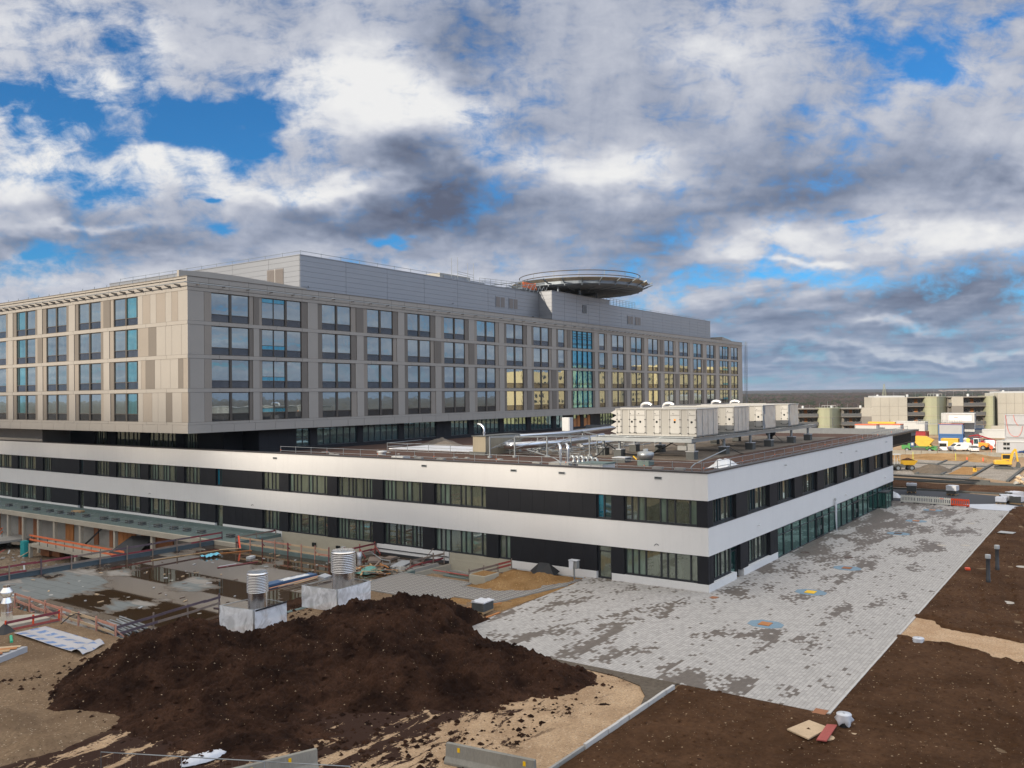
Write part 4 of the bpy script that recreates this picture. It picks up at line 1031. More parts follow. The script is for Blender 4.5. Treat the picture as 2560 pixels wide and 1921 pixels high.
# ---- big heap of dark topsoil
CONES = [(-32.6, 18.6, 2.55, 4.9), (-34.6, 18.8, 1.9, 4.2), (-31.5, 17.2, 2.1, 4.), (-28.9, 15.0, 1.75, 3.6), (-27.6, 13.9, 2.2, 4.), (-24.8, 12.2, 2.9, 5.2), (-22.6, 10.5, 3.05, 5.3), (-20.6, 9.8, 2.5, 4.8), (-18.6, 9.6, 1.6, 3.6),
         (-26.6, 8.4, 2.2, 4.8), (-29.8, 11.5, 2.0, 5.0), (-33.0, 13.5, 1.6, 5.0), (-35.8, 16., 1.2, 4.), (-24.2, 5.2, 1.8, 4.6), (-23.6, 2.4, 1.35, 3.9), (-23.2, -.2, .9, 2.9), (-26.2, 2.4, 1.15, 3.9), (-28.2, 5.6, 1.5, 4.2),
         (-32.5, 9.2, 1.0, 4.2), (-36.6, 11.2, .75, 3.6), (-36.8, 7.2, .42, 3.), (-37.6, 17.6, .75, 2.8), (-35.6, 5.0, .22, 2.3)]
def heap(x, y):
    wx = x+.5*fbm(x*.5, y*.5, 21); wy = y+.5*fbm(x*.5, y*.5, 31)
    h = 0.
    for cx, cy, hh, r in CONES:
        d = math.hypot(wx-cx, wy-cy)/r
        if d < 1: h = max(h, hh*(1-d)**.92) if h == 0 else (lambda a, b_: (a**4+b_**4)**.25)(h, hh*(1-d)**.92)
    h = h*1.0
    rough = .30*(.35-abs(fbm(x*.55, y*.55, 2, 3)))+.16*fbm(x*.9, y*.9, 2)+.20*fbm(x*2.2, y*2.2, 3)+.10*fbm(x*5.5, y*5.5, 5)
    gul = .22*(.3-abs(fbm(x*.35+.15*y, y*1.3, 9, 3)))
    z = h-.06+rough*min(1, .25+h*1.2)+gul*min(1, h)
    # keep the heap off the paving
    if x > -20.0 and y < 9.4:
        z = -.3
    elif x > -20.6 and y < 9.3: z -= (x+20.6)*1.0
    return z
mb = MB(); mb.grid(-42, -14, -5, 25.5, 400, 436, heap, keep=lambda *q: max(p[2] for p in q) > -.12)
hp = lone(mb, 'soil_heap', 'soil_heap', 'long dark brown heap of topsoil in the foreground, spilling over gravel', 'soil heap')
mb = MB(); rs = random.Random(5)
def clod(mb, x, y, z, s, m=0):
    n = 6; vs = [(x, y, z+s*.8)]+[(x+s*math.cos(2*math.pi*k/n+rs.random())*rs.uniform(.7, 1.2), y+s*math.sin(2*math.pi*k/n+rs.random())*rs.uniform(.7, 1.2), z+rs.uniform(-.2, .3)*s) for k in range(n)]
    mb._add(vs, [(0, 1+k, 1+(k+1) % n) for k in range(n)], m)
for k in range(2600):
    x = rs.uniform(-40, -15); y = rs.uniform(-4, 24); h = heap(x, y)
    if h < -.12 and rs.random() > (.30 if h > -.30 else .015): continue
    if x > -20.3 and y < 9.6: continue
    clod(mb, x, y, max(h, .0), rs.choice((.05, .07, .09, .12, .18)))
tag(mb.build('soil_clods', 'soil_heap'), 'loose dark clods lying on and round the big soil heap', 'soil clods', None, 'stuff')
mb = MB()
for k in range(3800):
    x = rs.uniform(-50, 40); y = rs.uniform(-42, -7)
    if x > -20 and y > -14.4: continue
    if in_trench(x, y) < 1.4: continue
    clod(mb, x, y, zs(x, y), rs.choice((.04, .06, .08, .11)))
tag(mb.build('soil_clods', 'soil_field'), 'small brown clods scattered over the topsoil field at right', 'soil clods', None, 'stuff')
mb = MB()
for k in range(1500):
    x = rs.uniform(-50, -20.5); y = rs.uniform(-6, 26)
    z = heap(x, y) if x > -42 and y < 25 else -1
    if z > .1 and rs.random() < .7: continue
    clod(mb, x, y, max(z, .02), rs.choice((.015, .02, .03, .04)))
tag(mb.build('loose_stones', 'wood_pale'), 'pale stones and gravel bits strewn over soil heap and gravel', 'stones', None, 'stuff')
# sand heap beside the building
def sandh(x, y):
    h = 0
    for cx, cy, hh, r in ((-4.6, 14.6, .95, 2.6), (-6.4, 14.9, .6, 2.0), (-3.0, 13.4, .6, 2.2), (-5.6, 13.4, .55, 1.8), (-2.2, 12.2, .3, 1.6)):
        d = math.hypot(x-cx, y-cy)/r
        if d < 1: h = max(h, hh*(1-d)**.9)
    return h-.04+.12*fbm(x*1.3, y*1.3, 2)*min(1, h*3)+.05*fbm(x*4, y*4, 5)
mb = MB(); mb.grid(-9.2, -.3, 10.8, 17.5, 90, 70, sandh, keep=lambda *q: max(p[2] for p in q) > -.05)
lone(mb, 'sand_heap', 'sand_heap', 'small ochre heap of gravelly sand against the white plinth left of the door', 'sand heap')
mb = MB()
def tp(x, y): return None
pts = [(-2.4, 14.3, .15), (-1.6, 12.9, .1), (-.5, 13.0, .3), (-.4, 15.2, .4), (-1.1, 15.6, .2), (-1.35, 14.5, 1.05), (-.8, 13.9, .95)]
mb._add(pts, [(0, 1, 6), (0, 6, 5), (1, 2, 6), (2, 3, 6), (3, 5, 6), (3, 4, 5), (4, 0, 5)])
lone(mb, 'rubber_sheet', 'black_rubber', 'black rubber sheet folded over the back of the ochre sand heap', 'sheet')

# ---- covers in the forecourt
def manhole_square(x, y, rz, top, label):
    t = thing('manhole_cover', label, 'manhole', (x, y, .024), rz, 'manholes in the forecourt')
    mb = MB(); mb.prism([(-1.1, -.42), (-.55, -.95), (.55, -.95), (1.1, -.35), (1.05, .45), (.5, .9), (-.6, .88), (-1.15, .3)], -.003, .012)
    mb.build('blue_fleece', 'fleece_blue', t, True); mb = MB(); mb.box(-.36, .36, -.42, .42, .013, .05); mb.build('wooden_lid', top, t, True)
for (x, y), top, lb in (((-6.3, -6.45), 'wood_orange', 'square manhole with ochre board on blue fleece, nearest the viewer'), ((4.3, -6.3), 'sign_yellow', 'square manhole with bright yellow board on blue fleece'), ((14.9, -6.3), 'rust', 'square manhole with rusty brown board on blue fleece, third from the front'),
                    ((36.2, -6.2), 'manhole_iron', 'square manhole with dark brown board on worn blue fleece'), ((46.6, -6.1), 'wood_orange', 'square manhole with ochre board far back on the forecourt'), ((57.4, -6.1), 'wood_orange', 'square manhole in front of the plastic barriers')):
    manhole_square(x, y, R(90), top, lb)
def manhole_round(x, y, r, z, m, label, grp=None):
    mb = MB(); mb.lathe([(r, 0), (r, .02), (r*.86, .025), (r*.84, .015), (.02, .018)], (x, y, z), 24, 0)
    return lone(mb, 'round_manhole', m, label, 'manhole', grp)
for x, y, m, lb in ((20.3, -1.15, 'manhole_iron', 'dark round manhole lid closest to the glazed shopfront'), (19.9, -5.2, 'manhole_iron', 'dark round manhole lid beside a square one in the forecourt'), (30.9, -11.2, 'manhole_ring', 'pale ringed round manhole lid, left of the front pair'),
                    (32.1, -13.1, 'manhole_ring', 'pale ringed round manhole lid close to the forecourt edge'), (47.8, -11.6, 'manhole_ring', 'pale ringed round manhole lid far back on the forecourt')): manhole_round(x, y, .42, .021, m, lb, 'round manhole lids')
manhole_round(8.7, -18.8, .45, zs(8.7, -18.8)+.02, 'manhole_ring', 'pale round manhole lid lying in the brown topsoil')
manhole_round(22.7, -18.6, .45, zs(22.7, -18.6)+.05, 'manhole_ring', 'pale round manhole lid in topsoil behind the two black pipes')
mb = MB(); mb.box(-20.3, -19.6, -14.05, -13.45, .021, .03); lone(mb, 'gully_grate', 'rust', 'rusty square gully cover in the front corner of the paving', 'cover')
mb = MB(); mb.box(-1.5, -.8, -1.1, -.6, .021, .028); lone(mb, 'gully_grate', 'rust', 'rusty cover in the paving at the building corner', 'cover')
# upright black pipes
for x, y, h, lb in ((14.81, -16.95, 2.1, 'upright black pipe with grey cap, the nearer of two in topsoil'), (20.4, -17.0, 2.0, 'upright black pipe with grey cap, the farther of two in topsoil')):
    t = thing('standpipe', lb, 'pipe', (x, y, 0), 0, 'upright black pipes in the topsoil'); mb = MB(); mb.lathe([(.16, 0), (.16, .42), (.145, .43), (.145, h)], (x, y, 0), 20); mb.build('pipe', 'black_plastic', t)
    mb = MB(); mb.lathe([(.2, -.14), (.205, .1), (.19, .16), (.02, .17)], (x, y, h), 20); mb.build('cap', 'grey_paint', t)
# wrapped pipe ends
def wrapped(x, y, z, lb, base):
    t = thing('wrapped_pipe_end', lb, 'pipe', (x, y, z)); rr = random.Random(int(x*7))
    mb = MB()
    if base: mb.lathe([(.75, 0), (.62, .10), (.32, .16), (.28, .3)], (x, y, z), 14)
    else: mb.lathe([(.26, -.1), (.26, .3)], (x, y, z), 16)
    o = mb.build('pipe', 'black_plastic', t)
    for vv in o.data.vertices: vv.co.x += rr.uniform(-.06, .06)*(1 if base else 0); vv.co.y += rr.uniform(-.12, .12)*(1 if base else 0)
    mb = MB(); n = 20; prof = [(.30, .20), (.36, .38), (.31, .52), (.33, .60), (.32, .63), (.05, .65)]; vs = []
    for i, (r, h) in enumerate(prof):
        for k in range(n): a = 2*math.pi*k/n; q = r*(1+(.16*math.sin(5*a+i)+.1*math.sin(9*a))*(1 if i < 2 else .1)); vs.append((x+q*math.cos(a), y+q*math.sin(a), z+h+(.09*math.sin(4*a+1) if i == 0 else 0)))
    mb._add(vs, [(i*n+k, i*n+(k+1) % n, (i+1)*n+(k+1) % n, (i+1)*n+k) for i in range(len(prof)-1) for k in range(n)], 0, True); mb.build('wrapping', 'film_white', t)
wrapped(-21.4, -15.2, .05, 'pipe end wrapped in grey film, beside the boards at front', False); wrapped(-5.6, -15.5, -.25, 'pipe end wrapped in pale film standing in black foil by the trench', True)
t = thing('board_cover', 'weathered boards with one red plank covering a pit in the topsoil', 'boards', (-22.9, -14.4, .15))
mb = MB(); mb.prism([(-23.35, -13.25), (-21.75, -13.75), (-22.15, -14.75), (-23.9, -14.35)], .14, .20); mb.build('board', 'wood_pale', t)
mb = MB(); mb.prism([(-21.95, -14.6), (-21.8, -15.0), (-23.85, -15.1), (-23.95, -14.7)], .21, .26); mb.build('red_plank', 'wood_red', t)
mb = MB(); mb.prism([(-23.5, -14.9), (-22.2, -14.9), (-22.0, -15.9), (-22.9, -15.7)], .08, .135); mb.build('board', 'wood_pale', t)
mb = MB(); mb.prism([(41.2, -14.9), (42.6, -15.1), (42.3, -16.5), (41.1, -16.3)], .16, .2); lone(mb, 'foam_board', 'cream_light', 'pale foam board lying on topsoil at the far right', 'board')
mb = MB(); mb.obox((18.8, -15.0, .25), (.5, .35, .16), .3); lone(mb, 'red_disc', 'barrier_red', 'small red lid lying in topsoil near the two black pipes', 'lid')
# planks at the paving edge, block pallet
mb = MB(); mb.bar((-16.8, 9.72, .06), (-13.4, 9.85, .06), .18, .06); lone(mb, 'plank', 'wood_orange', 'orange plank on the paving edge right of the soil heap', 'plank')
mb = MB(); mb.bar((-14.8, 12.1, .30), (-11.6, 11.0, .20), .16, .05); lone(mb, 'plank', 'wood_orange', 'orange plank behind the pallet of pavers', 'plank')
def pallet(x, y, z, sx, sy, h, rz, lb, wrap, block='block_dark', group=None):
    t = thing('paver_pallet', lb, 'pallet', (x, y, z), rz, group); mb = MB()
    for k in (-1, 0, 1): mb.box(-sx/2, sx/2, k*sy*.42-.06, k*sy*.42+.06, 0, .12)
    mb.box(-sx/2, sx/2, -sy/2, sy/2, .12, .15); mb.build('pallet', 'wood_raw', t, True); mb = MB(); nx = max(2, int(sx/.24)); nz = max(2, int(h/.12)); ny = max(2, int(sy/.24))
    for i in range(nx):
        for k in range(nz):
            for j in range(ny):
                if 0 < i < nx-1 and 0 < j < ny-1 and k < nz-1: continue
                mb.box(-sx/2+i*sx/nx+.006, -sx/2+(i+1)*sx/nx-.006, -sy/2+j*sy/ny+.006, -sy/2+(j+1)*sy/ny-.006, .15+k*h/nz+.004, .15+(k+1)*h/nz-.004)
    mb.build('pavers', block, t, True)
    if wrap:
        mb = MB(); n = 8; pr = []
        def wz(a, b_): return .15+h+.03+.06*fbm(a*3+x, b_*3+y, 1)
        mb.grid(-sx/2-.03, sx/2+.03, -sy/2-.03, sy/2+.03, n, n, wz); mb.grid(-sx/2-.03, sx/2+.03, 0, 1, n, 3, lambda a, b_: (a, -sy/2-.04-.03*fbm(a*5, b_*3, 2), .15+h+.03-b_*h*wrap)); mb.grid(0, 1, -sy/2-.03, sy/2+.03, 3, n, lambda a, b_: (-sx/2-.04-.03*fbm(a*5, b_*3, 2), b_, .15+h+.03-a*h*wrap))
        mb.build('film', 'film_white', t, True)
    return t
pallet(-13.7, 11.1, 0, 1.3, 1.0, .62, R(4), 'pallet of grey grid pavers beside the soil heap', .12)
# block of concrete footing
t = thing('concrete_footing', 'pale square concrete footing next to the ochre sand heap', 'footing', (-6.2, 16.2, 0)); mb = MB(); mb.box(-7.1, -5.2, 15.9, 17.5, -.1, .72); mb.build('block', 'concrete_yellow', t, bevel=.02); mb = MB(); mb.prism([(-7.0, 16.0), (-5.3, 16.0), (-5.3, 17.4), (-7.0, 17.4)], .721, .74); mb.build('sand_top', 'sand_heap', t)
# electric box on its pole
t = thing('switch_box', 'grey switch box half wrapped in film on a pole before the dark wall', 'switch box', (-1.4, 11.05, 0))
mb = MB(); mb.tube([(-1.4, 11.05, 0), (-1.4, 11.05, .95)], .07, 8); mb.build('pole', 'galv', t); mb = MB(); mb.box(-1.6, -1.15, 10.7, 11.3, .93, 1.58); mb.build('box', 'block_grey', t, bevel=.02)
mb = MB(); mb.box(-1.7, -1.1, 10.65, 11.45, 1.58, 1.62); mb._add([(-1.66, 11.4, 1.6), (-1.66, 10.95, 1.58), (-1.68, 10.98, 1.0), (-1.7, 11.2, .78), (-1.7, 11.38, .95)], [(0, 1, 2, 3, 4)]); mb.build('film', 'film_white', t)
mb = MB(); mb.bar((-.5, 18.3, .03), (-.45, 10.7, .03), .12, .1); lone(mb, 'white_batten', 'container_white', 'long white batten on the ground along the plinth behind the sand heap', 'batten')
# pole wrapped in film in front of the shopfront
t = thing('wrapped_wall_pole', 'slender pole wrapped in clear film in front of the glazed shopfront', 'pole', (34.9, -.25, 0))
mb = MB(); mb.tube([(34.95, -.25, 0), (34.75, -.25, 1.2), (34.8, -.22, 3.0), (34.8, -.2, 3.3)], [.05, .11, .14, .08], 8); mb.build('film', 'film_white', t); mb = MB(); mb.lathe([(.1, 3.3), (.13, 3.4), (.1, 3.55), (.02, 3.6)], (34.8, -.2, 0), 10); mb.build('head', 'grey_paint', t)
# foreground concrete barriers
def jersey(p, q, h, lb, sx, grp='concrete barriers in front'):
    p = Vector(p); q = Vector(q); L = (q-p).length; a = math.atan2(q.y-p.y, q.x-p.x)
    t = thing('concrete_barrier', lb, 'barrier', tuple((p+q)/2), a, grp); mb = MB()
    mb.extr([(-.28, 0), (.28, 0), (.28, .1), (.14, .28), (.09, h), (-.09, h), (-.14, .28), (-.28, .1)], 'x', -L/2, L/2); mb.build('body', 'concrete_jersey', t, True, .015)
    for u_ in sx:
        mb = MB(); mb.box(u_-.06, u_+.06, .105, .125, h-.28, h-.10); mb.box(u_-.06, u_+.06, -.125, -.105, h-.28, h-.10); mb.build('yellow_sticker', 'sign_yellow', t, True)
jersey((-34.05, -2.55, 0), (-33.45, -6.55, 0), .80, 'mossy concrete barrier at the bottom centre edge', (-1.4, 1.6)); jersey((-37.5, 1.5, 0), (-41.5, 3.1, 0), .80, 'concrete barrier seen nearly end-on at the bottom edge, left of the mossy one', (.55, -1.))
# temporary fence along the bottom edge (only its top bar shows)
def fpt(x, y): return (x, y)
t = thing('temporary_fence', 'thin galvanised temporary fence, its top bar crossing the bottom edge', 'fence', (-42.5, 3.5, 0)); P_ = [(-43.6, 6.9), (-42.1, 3.9), (-40.6, .9), (-39.1, -2.1)]
for i in range(3):
    a, b_ = P_[i], P_[i+1]; mb = MB(); mb.tube([(a[0], a[1], 0), (a[0], a[1], 1.50), (b_[0], b_[1], 1.50), (b_[0], b_[1], 0)], .022, 6)
    for k in range(1, 13):
        f_ = k/13; x, y = a[0]+(b_[0]-a[0])*f_, a[1]+(b_[1]-a[1])*f_; mb.tube([(x, y, .15), (x, y, 1.48)], .0012, 3, caps=False)
    mb.build('fence_panel', 'galv', t)
# white sack with soil
t = thing('plastic_sack', 'white plastic sack with dark soil patches lying on gravel at bottom left', 'sack', (-39.8, 6.1, .1))
def sk(a, b_):
    x = -40.65+a*1.95; yy = (b_-.5); w = .36*(1-abs(2*a-1)**4*.8); hgt_ = .26*max(0, 1-(2*b_-1)**2)**.5*(1-abs(2*a-1)**3*.8)+.03*fbm(a*6, b_*4, 1)
    return (x, 6.15-a*.3+yy*2*w+.04*math.sin(a*9), .06+hgt_)
mb = MB(); mb.grid(0, 1, 0, 1, 26, 14, sk); mb.build('sack', 'film_white', t); mb = MB()
for a, b_ in ((.08, .3), (.22, .62), (.38, .35), (.45, .8), (.62, .4), (.6, .7), (.8, .6), (.97, .5)):
    q = sk(a, b_); 
    for k in range(8): clod(mb, q[0]+rs.uniform(-.12, .12), q[1]+rs.uniform(-.08, .08), q[2]-.01, rs.uniform(.04, .09))
mb.build('soil_patch', 'soil_heap', t)

# =================================================================== things on the low roof
ZR = 8.19
# railing along both roof edges
def parapet_rail(lb, pts, step, first=0):
    t = thing('roof_railing', lb, 'railing', pts[0]); a, b_ = Vector(pts[0]), Vector(pts[1]); L = (b_-a).length; n = round(L/step)
    for k in range(n+1):
        p = a+(b_-a)*(k/n); mb = MB(); mb.tube([p+Vector((0, 0, -.4)), p+Vector((0, 0, .80))], .028, 6); mb.tube([p+Vector((0, 0, .30)), p+Vector((0, 0, .42))], .034, 6, 1); mb.build('post', ['galv', 'orange_paint' if k % 3 == 0 else 'galv'], t)
    mb = MB()
    for h in (.28, .74): mb.tube([a+Vector((0, 0, h)), b_+Vector((0, 0, h))], .024, 6)
    mb.build('rails', 'galv', t); return t
parapet_rail('galvanised railing along the long front edge of the planted roof', [(.95, 50.2, 9.0), (.95, .85, 9.0)], 2.45)
parapet_rail('galvanised railing along the planted roof above the forecourt', [(.95, .7, 9.0), (79., .7, 9.0)], 2.8)
rr = random.Random(8)
blk = thing('ballast_block', 'concrete ballast block at a rail foot, nearest the roof corner', 'block', (3.9, 1.9, ZR+.05), 0, 'ballast blocks along the roof edge')
mb = MB(); mb.box(-.3, .3, -.2, .2, 0, .24); mb.build('block', 'block_grey', blk, True); mb = MB(); mb.tube([(0, 0, .12), (-.2, -1.1, .95)], .02, 5); mb.build('strut', 'galv', blk, True)
for k in range(26):
    x = 6.6+k*2.8; c = dup(blk, (x, 1.95+rr.uniform(-.15, .15), ZR+.05), rr.uniform(-.2, .2))
    c['label'] = 'grey ballast blocks in the row along the roof edge above the forecourt'
blk['label'] = 'grey ballast blocks in the row along the roof edge above the forecourt'
b2 = thing('roof_block', 'one of the concrete blocks on the front roof edge', 'block', (1.0, 4.6, 9.13), 0, 'blocks on the front parapet')
mb = MB(); mb.box(-.2, .2, -.42, .42, 0, .18); mb.build('block', 'block_grey', b2, True)
b2['label'] = 'grey concrete block on the front parapet, right one of the close pair'
dup(b2, (1.0, 2.7, 9.13), label='grey concrete block on the front parapet, nearest the building corner')
dup(b2, (1.3, 30.2, 9.0), label='grey concrete block on the front parapet below the concrete shaft'); dup(b2, (1.3, 27.4, 9.0), label='grey concrete block on the front parapet, left of the concrete shaft')
for pts, lb in (([(3.2, 2.2, 9.9), (1.1, 2.2, 8.9), (1.2, 2.0, 9.2), (.9, 2.2, 8.9)], 'bent pipe handrail sloping by the roof corner'), ([(2., 15.6, 9.9), (1.9, 14.0, 9.35), (1.4, 13.3, 8.95)], 'bent pipe handrail sloping down beside the roof hatch')): pass
mb = MB(); mb.tube([(8.6, 1.9, 10.3), (2.0, 1.9, 9.55), (1.3, 1.9, 9.35), (1.7, 1.9, 8.7)], .05, 6); lone(mb, 'handrail', 'galv', 'bent pipe handrail sloping up from the roof corner', 'handrail')
mb = MB(); mb.tube([(3.0, 18.6, 10.15), (1.6, 14.8, 9.6), (1.3, 14.1, 9.4), (1.5, 14.0, 8.9)], .05, 6); lone(mb, 'handrail', 'galv', 'bent pipe handrail sloping down to the roof hatch', 'handrail')
# roof hatch
t = thing('roof_hatch', 'dark roof hatch with a pale rim near the front roof edge', 'hatch', (3.0, 11.4, ZR)); mb = MB(); mb.box(2.0, 4.2, 10.2, 12.6, ZR, ZR+.95); mb.build('kerb', 'container_white', t); mb = MB(); mb.box(1.95, 4.25, 10.15, 12.65, ZR+.95, ZR+1.08); mb.build('lid', 'bitumen_green', t)
# fan
t = thing('roof_fan', 'round galvanised extractor fan on a dark kerb near the platform', 'fan', (13.5, 11.9, ZR)); mb = MB(); mb.box(12.9, 14.1, 11.3, 12.5, ZR, ZR+.55); mb.build('kerb', 'bitumen_green', t)
mb = MB(); mb.lathe([(.3, .55), (.62, .62), (.82, .95), (.80, 1.25), (.60, 1.35), (.25, 1.4), (.24, 1.62), (.02, 1.64)], (13.5, 11.9, ZR), 24); mb.build('housing', 'galv', t)
mb = MB(); mb.tube([(13.0, 12.6, ZR+.6), (12.9, 12.9, ZR+.9), (13.6, 13.2, ZR+.7)], .07, 6); mb.build('hose', 'yellow_paint', t)
# twin silver bends
for k, (x, y) in enumerate(((7.6, 17.9), (8.0, 17.3))):
    mb = MB(); arc = [(x+1.0*(1-math.cos(a))*.3-0, y+.42*(1-math.cos(a)), ZR+1.75+.45*math.sin(a)) for a in [math.pi*i/9*.95 for i in range(10)]]
    mb.tube([(x, y, ZR+.3), (x, y, ZR+1.75)]+arc, .14, 12); lone(mb, 'swan_neck_pipe', 'alu', ('silver swan-neck pipe, left of the pair behind the parapet', 'silver swan-neck pipe, right of the pair behind the parapet')[k], 'pipe')
mb = MB(); mb.box(6.9, 8.9, 16.6, 18.8, ZR, ZR+.55); lone(mb, 'pipe_kerb', 'block_grey', 'concrete kerb carrying the two silver swan-neck pipes', 'kerb')
pp = thing('vent_pipe', 'short grey vent pipes with curled tops in a row behind the parapet', 'pipe', (6.9, 16.0, ZR), 0, 'row of short vent pipes')
mb = MB(); mb.lathe([(.17, 0), (.17, .5), (.2, .52), (.2, .75), (.13, .9)], (0, 0, 0), 12); mb.tube([(0, 0, .85), (0, 0, 1.05), (0, .12, 1.22), (0, .3, 1.2), (0, .36, 1.05)], .11, 8); mb.build('pipe', 'galv', pp, True)
for k in range(1, 6): dup(pp, (6.9-.28*k, 16.0-.66*k, ZR+(0 if k % 2 else .06)))
# concrete shaft box with a silver bend on top
t = thing('concrete_shaft', 'board-marked concrete shaft with a small curved vent on the low roof', 'shaft', (17.4, 35.0, ZR)); mb = MB(); mb.box(17.2, 24.5, 34.1, 35.95, ZR, 10.38); mb.build('walls', 'board_concrete', t, bevel=.02)
mb = MB(); mb.box(17.0, 17.2, 34.0, 36.3, ZR, 8.6); mb.box(17.1, 24.7, 33.98, 36.1, 10.38, 10.46); mb.build('flashing', 'block_dark', t); mb = MB(); mb.tube([(18, 34.9, 10.4), (18, 34.9, 11.2), (18, 35.05, 11.5), (18, 35.4, 11.75), (18, 35.8, 11.8)], .12, 10); mb.tube([(18, 34.9, 10.7), (18, 34.9, 10.9)], .19, 10); mb.build('vent', 'alu', t)
# steel frame and silver ducts
t = thing('pipe_rack', 'galvanised steel rack over the silver ducts on the low roof', 'rack', (17, 29, ZR)); mb = MB()
for x, y in ((14.4, 31.4), (16.5, 29.5), (18.2, 26.3), (24., 31.4), (26., 28.), (21.5, 22.8), (23.4, 22.9), (30.5, 29)): mb = MB(); mb.tube([(x, y, ZR), (x, y, 10.55)], .09, 8); mb.lathe([(.3, 0), (.3, .25)], (x, y, ZR), 8); mb.build('post', 'galv', t)
mb = MB()
for a, b_ in (((14.4, 31.4), (16.5, 29.5)), ((16.5, 29.5), (26, 28)), ((14.4, 31.4), (24, 31.4)), ((18.2, 26.3), (30.5, 29)), ((16.5, 29.5), (18.2, 26.3)), ((18.2, 26.3), (21.5, 22.8)), ((23.4, 22.9), (30.5, 29))): mb.bar((a[0], a[1], 10.5), (b_[0], b_[1], 10.5), .14, .14); mb.bar((a[0], a[1], 9.2), (b_[0], b_[1], 10.4), .05, .05)
mb.build('beams', 'galv', t)
mb = MB()
for a, b_, r, z in (((18.5, 33.6), (17.3, 31.2), .46, 9.6), ):
    mb.tube([(22, 33.9, 9.45), (17.8, 31.7, 9.45), (17.4, 30.8, 9.45), (17.6, 29.8, 9.45), (23, 28.4, 9.45), (31, 28.9, 9.5), (40, 31.5, 9.5)], .38, 16)
lone(mb, 'silver_duct', 'alu', 'thick silver duct, the lower and nearer of the three on the low roof', 'duct')
mb = MB(); mb.tube([(20.0, 31.3, 10.35), (22.3, 30.6, 10.35), (30, 30.6, 10.35), (42, 33.0, 10.3), (60, 37, 10.2)], .26, 14); lone(mb, 'silver_duct', 'alu', 'long silver duct raised on the steel rack', 'duct')
mb = MB(); mb.tube([(24.0, 34.6, 9.9), (33, 35.2, 9.9), (46, 37., 9.9), (62, 41, 9.8)], .30, 12); lone(mb, 'silver_duct', 'alu', 'silver duct running behind the others towards the tall block', 'duct')
mb = MB(); mb.tube([(26, 26.5, 9.1), (38, 27.5, 9.1), (52, 29.5, 9.1)], .25, 10); lone(mb, 'silver_duct', 'alu', 'silver duct lying low behind the steel platform', 'duct')
for k, (x, y) in enumerate(((19.3, 30.8), (24.6, 30.7), (20.6, 29.0), (26, 28.6))):
    pass
mb = MB(); rr = random.Random(9)
for k in range(46):
    x = rr.uniform(19, 42); y = rr.uniform(23.5, 33); L = rr.uniform(1.5, 6); a = rr.choice((0, .15, 1.57, 1.4)); z = ZR+rr.uniform(.25, .8)
    mb.tube([(x, y, z), (x+L*math.cos(a), y+L*math.sin(a), z+rr.uniform(-.1, .25))], rr.choice((.03, .045, .06)), 5)
    mb.tube([(x, y, ZR), (x, y, z)], .03, 5)
tag(mb.build('small_pipework', 'galv'), 'tangle of thin grey pipes and struts on the low roof under the ducts', 'pipework', None, 'stuff')
mb = MB()
for k in range(10):
    x = 24+k*2.6; mb.box(x-.3, x+.3, 34-k*.2, 34.5-k*.2, ZR, ZR+.35)
    mb.bar((x, 34.3-k*.2, ZR+.3), (x, 34.3-k*.2, ZR+1.4), .06, .06)
tag(mb.build('duct_feet', 'block_grey'), 'small blocks and stands carrying the ducts on the low roof', 'stands', None, 'stuff')
for pts, lb in (([(8.5, 17.5, ZR+.15), (14, 19.6, ZR+.1), (18.5, 20.2, ZR+.35), (22, 20.6, ZR+1.5)], 'thick black hose looping up to the platform, left one'), ([(21, 20.4, ZR+1.6), (22.5, 18.8, ZR+.35), (25, 16.8, ZR+.35), (27.5, 15.2, ZR+1.6)], 'thick black hose sagging under the platform'), ([(27.5, 16.6, ZR+1.7), (30, 15., ZR+.7), (33, 14.6, ZR+1.6)], 'short black hose hanging under the platform further right'),
                ([(2.2, 22, ZR+.15), (6, 19.5, ZR+.1), (10, 18, ZR+.15), (13, 19, ZR+.1)], 'thin black hose lying on the planted roof'), ([(52.5, 12.5, ZR+1.5), (54, 11.8, ZR+.4), (57, 12.6, ZR+.15)], 'black hose hanging at the far end of the platform'), ([(31, 8.6, ZR+.15), (34, 10.4, ZR+.12), (33, 11.5, ZR+1.0), (32.5, 12, ZR+1.9)], 'thin black cable rising to the platform from the planted roof')):
    P4 = []; 
    for i in range(len(pts)-1):
        p0, p1 = Vector(pts[max(i-1, 0)]), Vector(pts[i]); p2, p3 = Vector(pts[i+1]), Vector(pts[min(i+2, len(pts)-1)])
        for k in range(6):
            q = k/6; P4.append(.5*((2*p1)+(p2-p0)*q+(2*p0-5*p1+4*p2-p3)*q*q+(3*p1-p0-3*p2+p3)*q**3))
    P4.append(Vector(pts[-1])); mb = MB(); mb.tube(P4, .07 if 'thick' in lb else .04, 6); lone(mb, 'hose', 'black_rubber', lb, 'hose')
